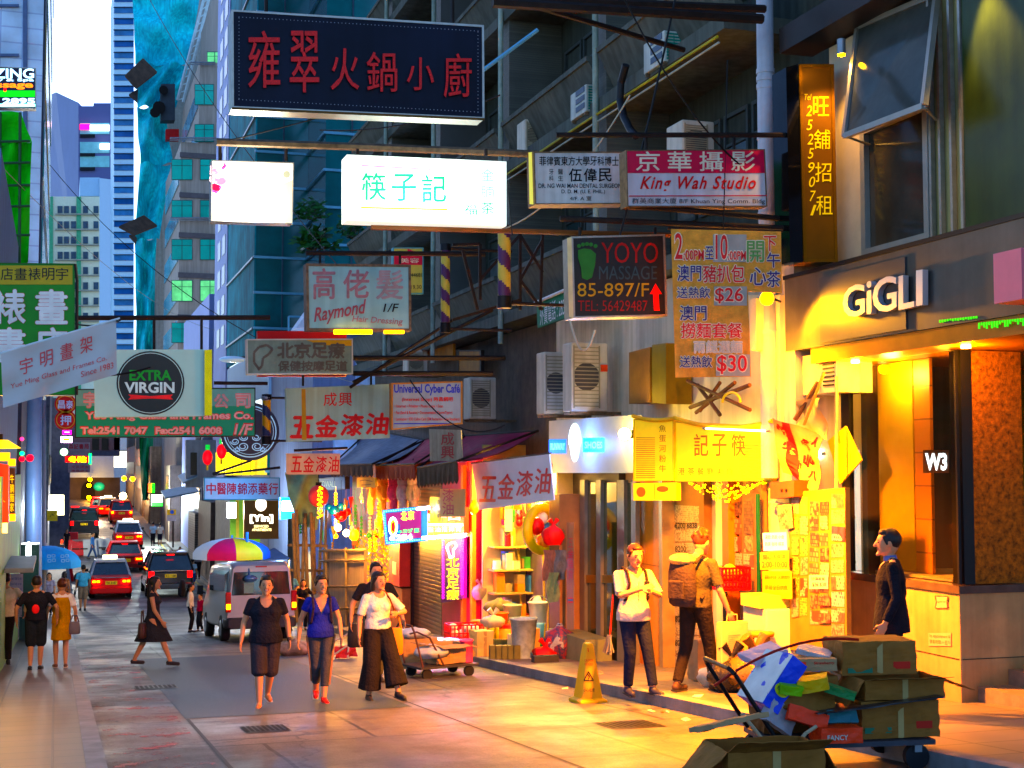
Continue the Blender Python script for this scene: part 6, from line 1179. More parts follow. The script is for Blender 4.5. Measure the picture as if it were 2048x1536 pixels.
FM=mat('faded_maroon_letter',(.3,.16,.17),.6,var=.3,scale=8);FM2=mat('very_faded_letter',(.33,.26,.26),.6,var=.3);b.text('高',(626,537,670,598),FM,bold=.02);b.text('佬',(687,540,738,596),FM,bold=.02);b.text('髮',(752,540,806,598),FM2,bold=.02);b.text('Raymond',(628,607,732,644),mat('faded_red_script',(.28,.08,.09),.6),bold=.02,shear=.2,rise=-18);b.text('Hair Dressing',(704,634,806,650),FM,shear=.2,bold=.015,rise=6);b.text('1/F',(766,607,798,624),BLKP,shear=.2,bold=.01);b.done()
MB().tube([b.pl.at(668,664,.05),b.pl.at(744,664,.05)],.035).build('glow_tube',E('orange_tube',(1,.45,.04),5),b.root);MB().tube([b.pl.at(768,664,.05),b.pl.at(808,664,.05)],.03).build('glow_tube',E('orange_tube2',(1,.4,.04),3),b.root);b.arm([(612,506),(970,508)],.04);hang_rods(b,(640,800),528,506)
b=Board('weathered_foot_sign','grimy grey-green massage sign with a dark swirling foot emblem','sign',[(493,678),(706,677),(706,748),(494,749)],PY(24),.2,mat('grimy_board',(.17,.24,.2),.6,var=.25,scale=4,streak=.3),mat('pale_frame',(.45,.47,.42),.5),2.5)
SM=mat('smudge_letter',(.09,.085,.07),.7,var=.3);b.poly([(612,680),(704,680),(704,692),(640,690)],mat('ochre_corner',(.45,.28,.03),.5),'stain');b.line([(518,738),(508,725),(508,705),(518,694),(534,690),(545,698),(538,708),(526,716),(524,732),(516,740)],5,SM,'emblem');b.htext('北京足療',554,686,690,716,SM,bold=.05,pad=.05);b.htext('保健按摩足道',556,722,695,742,SM,bold=.05,pad=.05);b.done();b.arm([(706,716),(1010,716)],.045);b.arm([(706,747),(985,747)],.045);b.arm([(706,765),(985,620)],.035);b.arm([(700,775),(905,640)],.03)
solo(rectY(MB(),515,662,693,753,25.5,.15),'red_board_panel',mat('red_board',(.5,.015,.03),.5,var=.1),'red board peeking above and below the grimy foot sign','sign')
PB=mat('cream_tin_board',(.36,.49,.42),.5,var=.1,scale=2,streak=.35,dirt=(.55,.3,.1))
b=Board('paint_signboard','cream metal board with large red hardware characters and a rust stripe','sign',[(571,777),(778,768),(780,876),(574,884)],PY(24.5),.12,PB);b.htext('成興',645,785,706,812,REDP,bold=.01);b.htext('五金漆油',578,830,780,872,REDP,bold=.05,shear=.1,rise=-9,pad=.12);b.poly([(603,778),(611,778),(613,880),(604,880)],mat('rust_streak',(.4,.22,.05),.6),'rust');b.done();hang_rods(b,(606,742),772,750)
b=Board('small_paint_sign','smaller peach board with red hardware characters under the big cream one','sign',(573,907,680,949),PY(31),.08,mat('peach_board',(.6,.4,.25),.5,var=.1,streak=.2));b.htext('五金漆油',580,913,680,944,REDP,bold=.02,shear=.1);b.done();b.arm([(588,901),(695,896)],.03)
b=Board('internet_shop_sign','internet shop sign with blue heading and rows of small red text','sign',[(783,766),(925,762),(925,848),(783,860)],PY(23),.15,mat('dull_white_board',(.32,.35,.34),.5,var=.08,streak=.2),mat('orange_brown_frame',(.35,.15,.05),.5,.3),3)
b.text('Universal Cyber Café',(788,768,920,791),mat('navy_letter',(.03,.04,.3),.5),bold=.03);b.text('(Internet Shop) 時昌網吧',(804,794,906,804),REDP,bold=.03);b.text('• Internet • Printing • Photo Copy • Scan',(789,809,886,817),REDP,bold=.02);b.text('• Fax (Send & Receive) • Documentation (Design/Typing)',(789,822,905,830),REDP,bold=.02);b.text('• Lamination • IDD Calling Card (SIM Recharging Value Vouchers)',(789,835,919,843),REDP,bold=.02);b.rect(788,846,918,848.5,mat('navy_letter',(.03,.04,.3),.5));b.done()
b=Board('framing_shop_sign','tall green framing-shop sign with white red-edged characters and an ochre header','sign',[(-90,524),(150,527),(150,790),(-90,790)],PY(16),.25,mat('green_board',(.03,.2,.01),.45,var=.12,scale=1.5),mat('dark_green_frame',(.03,.12,.02),.5),2)
b.rect(-90,531,145,569,mat('ochre_header',(.42,.32,.06),.5,var=.1),'header');b.htext('店畫裱明宇',0,536,138,560,BLKP,bold=.005,pad=.12);WT=mat('white_sign_letter',(.7,.68,.62),.5)
for ch,x0,y0 in(('裱',-12,580),('畫',72,580),('畫',-12,656),('店',72,656)):b.text(ch,(x0,y0,x0+62,y0+67),WT,bold=.03,outline=REDP,oam=.02)
b.done();b.arm([(150,528),(154,560),(153,790)],.018,off=0,part='side_rod')
cp_=PY(13.2);CQ=[(2,708),(232,640),(234,748),(6,816)]
mb,pt=cloth(CQ,cp_,18,10,.018,6,None);rt=thing('cloth_banner','tilted off-white cloth banner with pink framing-shop lettering','banner',cp_.at(120,790));mb.build('cloth',mat('offwhite_cloth',(.55,.47,.42),.7,var=.08,scale=2),rt)
def cl(s,u0,v0,u1,v1,m_,bold=.0,parts={}):
    vs,fs,_,_=glyphs(s,bold);m=MB();m.add([pt(u0+(u1-u0)*a,v1+(v0-v1)*b_)+cp_.n*.006 for a,b_ in vs],fs);m.build('lettering',m_,rt)
CP=mat('coral_letter',(.65,.12,.12),.6)
for i,ch in enumerate('宇明畫架'):cl(ch,.155+.175*i,.2-.02*i,.265+.175*i,.5-.02*i,CP,.005)
cl('Yue Ming Glass and Frames Co.',.07,.6,.91,.72,CP);cl('Since 1983',.68,.76,.97,.87,CP);MB().tube([cp_.at(0,707,-.02),cp_.at(240,637,-.02)],.012).build('rod',WHITE,rt)
b=Board('olive_oil_sign','pale green restaurant sign with a black disc and red ribbon','sign',[(189,699),(409,699),(409,832),(190,834)],PY(20),.22,mat('pale_mint_board',(.42,.6,.5),.4,var=.06,scale=2))
BD=mat('black_disc',(.012,.012,.01),.4);MT=mat('mint_line',(.45,.62,.55),.5);b.disc(301,766,68,64,BD,'disc');b.ring(301,766,64,60,1.4,MT);b.text('EXTRA',(259,740,343,761),mat('green_letter2',(.03,.3,.05),.5),bold=.03);b.text('VIRGIN',(249,764,349,786),mat('mint_white',(.6,.72,.66),.5),bold=.03);b.poly([(256,789),(301,792),(346,789),(341,794),(346,799),(301,797),(256,799),(262,794)],mat('red_ribbon',(.7,.03,.02),.45),'ribbon');b.done()
m=MB();m.hexa([PY(19.9).at(*p)for p in((409,700),(424,699),(424,831),(409,831))],[PY(20.5).at(*p)for p in((409,700),(424,699),(424,831),(409,831))]);m.build('gold_side',mat('gold_side',(.4,.28,.03),.25,.8),b.root);b.arm([(150,636),(540,635)],.035);hang_rods(b,(308,403),700,636)
b=Board('glass_frames_sign','wide green gradient framing-company sign half hidden by the mint sign','sign',[(150,778),(511,775),(511,873),(150,876)],PY(24),.2,mat('teal_green_board',(.02,.22,.12),.45,var=.15,scale=.8),STEEL,2)
b.poly([(152,780),(509,778),(509,812),(152,812)],mat('pale_teal_band2',(.13,.3,.26),.45,var=.15),'upper_field');PKL=mat('pink_sign_letter',(.62,.35,.33),.5)
for s_,bx in(('宇',(168,785,192,815)),('公',(429,789,456,815)),('司',(472,788,500,815))):b.text(s_,bx,mat('pale_pink_fill',(.4,.33,.33),.5),bold=.01,outline=mat('coral_outline',(.6,.15,.15),.5),oam=.02)
b.text('Yue Ming Glass and Frames Co.',(170,824,505,842),PKL,bold=.03,outline=REDP,oam=.025);b.text('Tel:2541 7047',(162,854,295,868),PKL,bold=.045,outline=REDP,oam=.02);b.text('Fax:2541 6008',(311,854,443,868),PKL,bold=.045,outline=REDP,oam=.02);b.text('1/F',(468,848,505,869),PKL,bold=.02,shear=.2,outline=REDP,oam=.02);b.done();b.arm([(428,766),(535,767)],.03)
pl=PY(38);rt=thing('round_blue_sign','round navy sign with pale blue scrollwork, partly hidden by green board','sign',pl.at(500,917));C0=pl.at(500,863)
MB().cyl(C0,C0+Vector((0,.12,0)),55/F*40,n=48).build('panel',mat('navy_disc',(.01,.02,.06),.4),rt);b=Board('x','','',(499,863,500,864),pl,.001,STEEL,root=rt);LBL=mat('pale_blue_scroll',(.25,.5,.8),.4,emit=.15);b.ring(500,863,52,51,2.2,LBL);b.ring(500,863,47,46,1,LBL)
for sx in(-1,1):
    for cx,cy_,r0,n in((14,30,12,22),(30,20,9,20),(12,12,9,20),(26,36,7,18)):b.line([(500+sx*(cx+r0*(1-i/n*.7)*math.cos(i*.5)),863+cy_+r0*.75*(1-i/n*.7)*math.sin(i*.5))for i in range(n)],1.8,LBL,'scroll')
b.vtext('PIZZA',482,822,490,858,LBL,pad=.1);b.done()
def barber(label,x0,y0,x1,y1,Y,cols,glass=False):
    c0,c1=WY((x0+x1)/2,y1,Y),WY((x0+x1)/2,y0,Y);c1 .x,c1 .y=c0 .x,c0 .y;r=(x1-x0)/2*Y/F;rt=thing('barber_pole',label,'barber pole',c0,group='striped barber poles');H_=c1 .z-c0 .z;n=20;k=int(H_/r*3)
    m=MB();m.smooth=True;rings=[[Vector((c0 .x+r*math.cos(2*math.pi*i/n),c0 .y+r*math.sin(2*math.pi*i/n),c0 .z+H_*j/k))for i in range(n)]for j in range(k+1)];m.loft(rings)
    for fi in range(k*n):j,i=divmod(fi,n);m.mi[fi]=int((i/n*2+j/k*H_/r/2.6))%2
    m.build('striped_cylinder',cols,rt);MB().cyl(c0-Vector((0,0,.3*r+.15)),c0-Vector((0,0,.003)),r*1.15,n=18).build('base',BLACK,rt);MB().cyl(c1+Vector((0,0,.003)),c1+Vector((0,0,.12)),r*1.15,n=18).build('cap',BLACK,rt);MB().tube([c1+Vector((0,.02,.05)),c1+Vector((1.2,.02,.05))],.025).build('arm',STEEL,rt);MB().tube([c0+Vector((0,.02,-.1)),c0+Vector((1.2,.02,-.1))],.025).build('arm',STEEL,rt)
BC=[mat('pole_yellow_stripe',(.5,.42,.12),.4),mat('pole_plum_stripe',(.06,.02,.07),.4)]
barber('yellow and plum barber pole left of the green phone awning, nearer',995,468,1022,592,19,BC);barber('thinner yellow and plum barber pole right of the salon sign, farther',881,502,900,645,23,BC);barber('gold and navy barber pole with a grey dome in front of the round blue sign',524,800,541,872,30,[mat('pole_gold_stripe',(.5,.3,.04),.35),mat('pole_navy_stripe',(.02,.03,.07),.4)])
solo(MB().ell(WY(532.5,796,30),(.11,.11,.1),12,8),'pole_dome',GALV,'grey dome cap on the gold barber pole','dome')
tr=thing('steel_truss','black riveted steel truss bracket projecting beside the barber poles','bracket',WY(1055,600,20));m=MB()
for a,b_ in(((1040,465),(1040,620)),((1085,470),(1080,620)),((1040,470),(1085,545)),((1085,480),(1040,560)),((1040,560),(1085,620)),((905,640),(1040,600)),((960,560),(1040,470)),((905,490),(960,488)),((960,488),(960,600)),((925,500),(955,620))):m.tube([WY(*a,20),WY(*b_,20)],.03,4)
m.build('strut',STEEL,tr)
b=Board('tall_yellow_sign','tall yellow and red sign with phone digits half behind the salon sign','sign',(786,495,847,588),PY(27),.15,mat('yellow_print_sign',(.45,.4,.12),.5,var=.15),mat('teal_back',(.1,.3,.32),.5),2);b.rect(788,512,845,530,mat('crimson_band2',(.5,.02,.06),.5),'band');b.poly([(815,497),(845,510),(815,512)],mat('crimson_band2',(.5,.02,.06),.5),'flag');b.text('44681',(822,546,844,554),BLKP);b.text('19.30',(822,570,843,578),BLKP);b.text('美容',(800,516,838,526),WL);b.done()
b=Board('medicine_sign','pale blue herbal medicine sign with seven crimson characters','sign',(408,955,560,1000),PY(44),.12,mat('pale_blue_board',(.4,.58,.68),.45,var=.06),mat('teal_frame',(.03,.2,.26),.5),1.8);b.htext('中醫陳錦添藥行',412,966,557,989,mat('crimson_letter',(.5,.015,.06),.5),bold=.02,pad=.1);b.done();b.arm([(425,950),(560,935)],.04);b.arm([(425,948),(500,922),(560,880)],.04)
b=Board('apartment_sign','brown serviced-apartment sign with glowing white name and emblem','sign',(488,1001,557,1078),PY(48),.2,mat('brown_board',(.16,.08,.01),.45));WG_=E('white_sign_glow',(1,.95,.8),3);b.text('[Yin]',(500,1029,546,1047),WG_,bold=.03);b.text('SERVICED',(508,1050,537,1055),E('cream_glow',(1,.8,.4),1.5),bold=.02);b.text('APARTMENTS',(504,1057,543,1062),E('cream_glow',(1,.8,.4),1.5),bold=.02);b.disc(522,1009,11,13,WG_,'emblem');b.done()
b=Board('green_wall_panel','green painted panel behind the brown apartment sign','panel',(460,1000,520,1095),PY(52),.1,mat('lime_green_panel',(.2,.36,.03),.5,var=.1));b.rect(472,1000,478,1095,mat('ochre_post2',(.5,.35,.04),.5),'post');b.done()
b=Board('blue_lightbox','small glowing blue light box with a white screen by the bamboo poles','sign',[(562,995),(594,995),(596,1034),(562,1040)],PY(41),.4,E('blue_box',(.02,.3,1),2.5));b.rect(564,1002,588,1022,E('white_screen',(.7,.85,1),7),'screen');b.done();point('blue_box_light',PY(41).at(575,1030,.8),(.1,.4,1),60,.2)
b=Board('cool_lightbox','small white-blue lit panel left of the brown apartment sign','sign',(455,1005,472,1036),PY(50),.2,E('cool_white',(.65,.85,1),6));b.done()
for i,(y,ch)in enumerate(((808,'昌泰'),(840,'押'))):
    pl=PY(46);rt=thing('pawn_sign',['upper round red pawnshop plate with two blue-white characters','lower round red pawnshop plate with one character'][i],'sign',pl.at(131,y+16),group='round red pawnshop plates');MB().cyl(pl.at(131,y),pl.at(131,y)+Vector((0,.1,0)),19/F*48,n=32).build('panel',mat('pawn_red',(.5,.02,.02),.5),rt);b=Board('x','','',(130,y,131,y+1),pl,.001,STEEL,root=rt);b.ring(131,y,18,16,1.5,mat('pawn_gold',(.6,.35,.03),.5));W2=mat('pale_blue_letter',(.5,.62,.8),.5);(b.htext(ch,115,y-7,147,y+9,W2,bold=.03)if i==0 else b.text(ch,(121,y-9,142,y+10),W2,bold=.03));b.done()
for l_,q,Y,c,k in(('upper small magenta neon strip under the pawn plates',(125,861,143,868),56,(1,.05,.5),6),('white and magenta neon box under the magenta strip',(122,873,144,885),56,(1,.5,.9),9)):b=Board('neon_strip',l_,'neon sign',q,PY(Y),.1,E('neon_%d'%q[1],c,k));b.rect(q[0]+4,q[1]+3,q[2]-4,q[3]-3,E('neon_core',(1,.5,.1),5));b.done()
b=Board('bookshop_sign','pale lilac bookshop board with crimson characters down the hill','sign',(136,885,180,945),PY(72),.15,mat('lilac_board',(.4,.36,.42),.5));b.htext('森記書局',137,888,178,898,mat('crimson_letter',(.5,.015,.06),.5),bold=.03);b.htext('文具圖書',142,931,178,937,mat('crimson_letter',(.5,.015,.06),.5));b.htext('專售課本',142,939,178,944,mat('crimson_letter',(.5,.015,.06),.5));b.done()
b=Board('red_led_bar','red LED bar with yellow glowing characters before the bookshop board','sign',(130,912,180,925),PY(69),.15,mat('red_led_board',(.4,.01,.02),.4,emit=1.2));b.htext('冬陰',136,913,174,924,E('led_yellow2',(1,.6,.05),7),bold=.05);b.rect(178,907,183,928,E('led_green2',(.03,1,.2),4),'green_edge');b.done()
b=Board('tiny_lit_sign','tiny red and green lit sign by the far right kerb','sign',(297,967,309,985),PY(100),.2,E('tiny_red',(1,.12,.02),5));b.rect(303,967,309,985,E('tiny_green',(.05,1,.1),5),'green_half');b.done()
b=Board('white_green_lightbox','white and green lit box sign beyond the grey canopy','sign',(303,990,325,1012),PY(95),.2,E('white_cool2',(.8,1,.9),3.5));b.rect(313,994,325,1002,mat('grey_plate',(.4,.36,.4),.5));b.rect(303,1004,325,1012,E('green_low',(.05,.7,.1),1));b.done()
b=Board('parking_sign','yellow and blue parking plate on a thin pole down the right pavement','sign',(334,1019,352,1042),PY(84),.05,mat('grey_plate',(.4,.36,.4),.5));b.rect(334,1019,352,1030,mat('yellow_plate2',(.7,.45,.03),.5));b.disc(344,1024,4,4,mat('blue_disc',(.03,.1,.5),.5));b.arm([(346,1042),(346,1095)],.05,off=.0,part='pole');b.done()
for i,(x,y)in enumerate(((415,915),(443,903))):
    c=WY(x,y,56);rt=thing('red_lantern',['left of two small red lanterns over the medicine sign','right of two small red lanterns over the medicine sign'][i],'lantern',c,group='small red lanterns over the medicine sign');MB().ell(c,(.2,.2,.3),10,8).build('shade',mat('lantern_red',(.6,.03,.05),.5,emit=.5),rt);MB().cyl(c+Vector((0,0,.3)),c+Vector((0,0,.5)),.09).build('cap',mat('lantern_green',(.05,.5,.1),.5,emit=.4),rt);MB().cyl(c-Vector((0,0,.5)),c-Vector((0,0,.3)),.05).build('tassel',mat('lantern_tassel',(.7,.4,.05),.5),rt)
sl=thing('street_lamp','pale blue-white lens street lamp on a thin arm over the road','street lamp',WY(465,720,36));c=WY(465,719,36);MB().ell(c,(.34,.3,.085),20,8).build('head',mat('lamp_lens',(.35,.55,.75),.3,emit=.12),sl);MB().tube([c+Vector((.2,.1,.05)),WY(505,712,38),WY(560,700,44)],.03).build('arm',STEEL,sl)
for k,(a,b_,d)in enumerate((((0,330,30),(430,660,60),.6),((60,560,24),(240,640,13),.3),((100,330,60),(600,720,40),.8),((440,285,16),(970,130,15),.05),((1000,460,18),(1260,190,16),.3),((1350,0,15),(1240,470,15.2),.1),((1455,120,15),(1440,700,15),.1),((820,760,23),(1010,850,22),.4),((1140,640,15.4),(1190,660,15.4),.3),((1015,360,15.5),(1025,470,15.5),.05),((1250,0,14.8),(1480,330,15),.2),((300,0,60),(700,560,30),.5),((560,700,40),(900,790,24),.3),((640,260,20),(1000,190,17),.15),((0,700,18),(300,735,19.8),.2))):
    solo(MB().tube(sag(WY(*a),WY(*b_),d,14),.008+.003*(k%3),5),'overhead_cable',WIRE if k%4 else mat('pale_cable',(.3,.32,.28),.6),'thin sagging overhead cable, '+['from the green net down to the right','behind the tilted cloth banner','from the tiled tower across the road','from the light-box beam up past the hot-pot sign','crossing the lower balcony','dropping past the upper air conditioner','hanging beside the drainpipe','over the internet shop sign','looped under the massage sign','yellowish beside the noodle light box','dropping to the studio sign','across the glass block','over the paint signboard','under the hot-pot sign','at the top of the mint sign'][k],'cable',group='overhead cables')
# = VEHICLES (local: rear at -y, nose at +y)
TYRE=mat('tyre_rubber',(.015,.015,.016),.8);RIM=mat('wheel_rim',(.35,.36,.38),.35,.8);CHROME=mat('chrome',(.6,.62,.65),.15,1);PLATE=mat('yellow_plate_car',(.75,.5,.03),.4,emit=.1);TAIL=E('tail_lamp',(1,.03,.015),3.2);BRK=E('brake_lamp',(1,.22,.02),7);AMB=E('amber_lamp',(1,.4,.03),4);CARG=mat('car_glass',(.02,.035,.04),.06,var=.3,scale=2,spec=.9);INT=mat('car_dark_trim',(.012,.012,.013),.5)
def rrect(y,hw,z0,z1,r,n=5,top=None):
    top=hw if top is None else top;pts=[]
    for cx,cz,a0,in((hw-r,z0+r,-90),(top-r,z1-r,0),(-(top-r),z1-r,90),(-(hw-r),z0+r,180)):
        for i in range(n):a=rad(a0+90*i/(n-1));pts.append(Vector((cx+r*math.cos(a),y,cz+r*math.sin(a))))
    return pts
def wheel(root,x,y,r,wd):
    s=1 if x>0 else-1;m=MB();m.smooth=True;n=24
    m.loft([[Vector((x+s*dx,y+rr_*math.cos(2*math.pi*i/n),r+rr_*math.sin(2*math.pi*i/n)))for i in range(n)]for dx,rr_ in((-wd,r*.62),(-wd,r*.95),(-wd*.8,r),(-.02,r),(0,r*.95),(0,r*.64))],cap=True);w_=m.build('wheel',TYRE,root,local=True)
    m=MB();m.cyl((x+s*.002,y,r),(x+s*.012,y,r),r*.6,r*.55,20);m.build('rim',RIM,w_,local=True)
def car(name,label,px,py,Y,body,roofm=None,L=4.7,W=1.7,H=1.5,style='sedan',taxi=False,rz=0,plate='HK 254',brake=True,group=None,high=0.0):
    p=WY(px,py,Y);p.z=g(Y)+.004;sl=math.atan((g(Y+2)-g(Y-2))/4);rt=thing(name,label,'taxi' if taxi else 'car',p,rz,group);rt.rotation_euler=(sl,0,rz);hw=W/2;bz=.24+high;wz=.60*H+high*.3;m=MB();m.smooth=True
    m.loft([rrect(0,hw*.84,bz+.18,wz-.14,.1),rrect(.05,hw*.93,bz+.06,wz-.05,.12),rrect(.25,hw*.985,bz,wz,.1,top=hw*.94),rrect(.9,hw,bz-.02,wz+.02,.1,top=hw*.93),rrect(L*.5,hw,bz-.02,wz+.01,.1,top=hw*.92),rrect(L*.78,hw,bz-.02,wz-.04,.1,top=hw*.92),rrect(L*.95,hw*.96,bz+.02,wz-.17,.12,top=hw*.86),rrect(L,hw*.82,bz+.12,wz-.26,.1)]);m.build('body',body,rt,local=True)
    if style=='sedan':gy=((.75,1.35),(L*.72,L*.56))
    else:gy=((.06,.42),(L*.76,L*.56))
    (b0,t0),(b1,t1)=gy;tw,bw=hw*.72,hw*.93;zt=H-.06
    m=MB();m.loft([[Vector(v)for v in((-bw,b0,wz-.03),(bw,b0,wz-.03),(bw,b1,wz-.06),(-bw,b1,wz-.06))],[Vector(v)for v in((-tw,t0,zt),(tw,t0,zt),(tw,t1,zt),(-tw,t1,zt))]]);m.build('window_glass',CARG,rt,local=True)
    m=MB();m.smooth=True;m.loft([rrect(t0-.1,tw*.96,zt-.04,H-.02,.025),rrect(t0+.15,tw*1.04,zt-.02,H,.03),rrect(t1-.15,tw*1.04,zt-.02,H,.03),rrect(t1+.08,tw*.96,zt-.04,H-.02,.025)])
    for s in(-1,1):
        m.cyl((s*bw,b0,wz-.04),(s*tw*1.0,t0,zt),.05,.04,6);m.cyl((s*bw,b1,wz-.04),(s*tw,t1,zt),.045,.035,6);ym=(t0+t1)/2;m.cyl((s*bw,ym,wz),(s*tw,ym,zt),.035,.03,6)
    m.build('roof',roofm or body,rt,local=True)
    for s in(-1,1):
        x0=s*hw*.9;zc=wz-.2;lw,lh=(.34,.14)if style=='sedan' else(.2,.26)
        m=MB();m.box((x0-s*lw/2,.0,zc),(lw,.12,lh));tl=m.build('taillight',TAIL,rt,local=True,bevel=.015)
        if brake:
            m=MB();
            for k in(-1,1):m.box((x0-s*lw/2+k*lw*.24,-.064,zc),(lw*.36,.006,lh*.6))
            m.build('lit_lens',BRK,tl,local=True)
        m=MB();m.box((s*(hw+.09),L*.66,wz+.1),(.2,.08,.13));m.cyl((s*hw*.92,L*.66,wz),(s*(hw+.02),L*.66,wz+.07),.025,n=6);m.build('wing_mirror',INT,rt,local=True,bevel=.02)
        for y in(.85,L-.85):wheel(rt,s*(hw-.01),y,.31+high*.3,.2)
    m=MB();m.smooth=True;m.loft([rrect(-.09,hw*.86,bz+.02,bz+.2,.06),rrect(-.05,hw*.97,bz-.02,bz+.24,.07),rrect(.35,hw*1.01,bz-.02,bz+.22,.07)]);m.build('bumper',body,rt,local=True)
    m=MB();m.box((0,-.03,wz-.26),(.46,.1,.14));pt_=m.build('number_plate',PLATE,rt,local=True)
    vs,fs,wd,ht=glyphs(plate,.02);m=MB();m.add([(-.2+.4*a,-.083,wz-.31+.1*b_)for a,b_ in vs],fs);m.build('plate_lettering',BLKP,pt_,local=True)
    m=MB();m.bb(-hw*.8,hw*.8,-.02,.03,wz-.06,wz-.04);m.build('trim',CHROME,rt,local=True)
    if taxi:m=MB();m.bb(-.3,.3,(t0+t1)/2-.1,(t0+t1)/2+.1,H+.01,H+.17);ts=m.build('roof_sign',E('taxi_sign',(1,.85,.5),2.5),rt,local=True,bevel=.03);vs,fs,_,_=glyphs('TAXI',.02);m=MB();m.add([(-.2+.4*a,(t0+t1)/2-.106,H+.04+.1*b_)for a,b_ in vs],fs);m.build('sign_lettering',BLKP,ts,local=True)
    else:m=MB();m.box((0,b0+.06 if style!='sedan' else t0-.08,H-.1 if style!='sedan' else zt-.03),(.3,.04,.03));m.build('high_brake_light',TAIL,rt,local=True)
    return rt
RED=mat('taxi_red_paint',(.95,.03,.03),.5,0.,var=.05);SILVR=mat('taxi_silver_roof',(.6,.64,.66),.5,.1,var=.05)
car('taxi','nearest red taxi with silver roof and brake lights on, behind the striding woman',222,1196,60,RED,SILVR,taxi=True,H=1.53,plate='TX 3187')
car('taxi','second red taxi with a lit roof sign, beyond the dark red saloon',258,1096,89,RED,SILVR,taxi=True,H=1.53,plate='TX 6042')
car('saloon_car','dark red saloon with bright brake lamps between the two red taxis',251,1145,74,mat('dark_red_paint',(.28,.015,.02),.5,.0),W=1.82,H=1.45,plate='RD 7735')
car('suv','large black off-road car facing uphill right of the taxis',341,1178,60,mat('black_car_paint',(.012,.014,.018),.15,.3,coat=1),W=1.95,H=1.85,L=4.8,style='hatch',high=.12,brake=False,plate='KG 1188')
car('minivan_taxi','far red people carrier with round tail lamps at the crest',243,1048,113,RED,W=1.75,H=1.75,L=4.5,style='hatch',taxi=False,high=.05,plate='RD 902')
car('taxi','far red taxi with white roof left of the people carrier',217,1036,121,RED,SILVR,taxi=True,H=1.53,plate='TX 11')
car('hatchback','small far red car at the left of the farthest group',201,1040,124,RED,W=1.7,H=1.45,L=4,style='hatch',plate='RD 5')
mv=car('people_carrier','black people carrier with raised tailgate beside the barriers on the left',168,1066,98,mat('black_van_paint',(.015,.016,.02),.3,.2),W=1.95,H=1.95,L=4.8,style='hatch',high=.1,brake=False,plate='PC 8')
m=MB();m.box((0,-.45,2.05),(1.6,.95,.06));tg=m.build('tailgate',mat('black_van_paint',(.015,.016,.02),.3,.2),mv,local=True);m=MB();m.box((0,-.45,2.016),(1.2,.5,.006));m.build('glass',mat('pale_tailgate_glass',(.25,.5,.55),.1),tg,local=True)
m=MB();m.box((-.6,-.2,2.11),(.5,.3,.05));m.box((.55,-.2,2.11),(.4,.3,.05));m.build('top_lamp',TAIL,mv,local=True)
BW_=mat('barrier_white',(.55,.6,.6),.5,var=.1);BR_=mat('barrier_red',(.55,.04,.05),.5)
for i,(px,py,Y,c,l_)in enumerate(((152,1082,84,BR_,'red water-filled barrier at the left of the row'),(168,1082,84,BW_,'white water-filled barrier behind the man in jeans'),(205,1081,84.5,BW_,'white water-filled barrier standing apart on the right'),(142,1064,90,BR_,'red water-filled barrier farther up by the black people carrier'))):
    p=WY(px,py,Y);p.z=g(Y)+.005;rt=thing('road_barrier',l_,'barrier',p,group='water-filled road barriers');m=MB();wd=.45 if i!=1 else .75
    m.prism([p+Vector((-wd,-.2,0)),p+Vector((wd,-.2,0)),p+Vector((wd,-.2,.12)),p+Vector((wd*.9,-.1,.95)),p+Vector((-wd*.9,-.1,.95)),p+Vector((-wd,-.2,.12))],(0,.32,0));m.build('body',c,rt,bevel=.03)
    m=MB();m.bb(p.x-.2,p.x+.2,p.y-.21,p.y-.165,p.z+.4,p.z+.47);m.build('slot',BLACK,rt)
for i,(px,py,Y,mm,l_)in enumerate(((136,1085,66,mat('cone_pale',(.4,.5,.55),.5),'pale blue-grey traffic cone above the blue umbrella'),(141,1076,70,BR_,'red traffic cone just beyond the pale one'))):
    p=WY(px,py+20,Y);p.z=g(Y);rt=thing('traffic_cone',l_,'cone',p);MB().cyl(p+Vector((0,0,.03)),p+Vector((0,0,.9)),.2,.06,14).build('body',mm,rt);MB().box(p+Vector((0,0,.015)),(.5,.5,.03)).build('foot',mm,rt)
p=WY(500,1290,32.5);p.z=g(33.5)+.004;van=thing('delivery_van','silver grey delivery van with dark rear window parked at the right kerb','van',Vector((4.45,32.2,g(32.2)+.004)),rad(2));van.scale=(.93,.93,.91);van.rotation_euler=(-math.atan(SLOPE),0,rad(2));VB=mat('van_silver',(.34,.355,.36),.3,.2,var=.05,coat=.5)
m=MB();m.smooth=True;hw=.86;m.loft([rrect(0,hw*.96,.42,1.86,.12,top=hw*.80),rrect(.06,hw*.99,.36,1.94,.16,top=hw*.84),rrect(.3,hw,.32,1.98,.16,top=hw*.85),rrect(2.4,hw,.32,1.98,.16,top=hw*.85),rrect(3.7,hw,.32,1.93,.16,top=hw*.84),rrect(4.2,hw*.98,.34,1.35,.14,top=hw*.86),rrect(4.69,hw*.9,.4,.95,.12)]);m.build('body',VB,van,local=True)
m=MB();m.hexa([Vector(v)for v in((-.66,-.012,1.72),(.66,-.012,1.72),(.72,-.012,1.14),(-.72,-.012,1.14))],[Vector(v)for v in((-.66,.1,1.72),(.66,.1,1.72),(.72,.1,1.14),(-.72,.1,1.14))]);m.build('rear_window',mat('van_glass',(.01,.018,.02),.05,spec=.9,var=.4,scale=3),van,local=True,bevel=.02)
m=MB();m.box((-.3,-.016,1.32),(.24,.004,.26));m.build('window_sticker',mat('green_grey_sticker',(.2,.32,.25),.5),van,local=True)
m=MB();m.box((0,-.004,1.84),(.28,.05,.035));m.build('high_brake_light',mat('dull_red',(.3,.02,.03),.3),van,local=True)
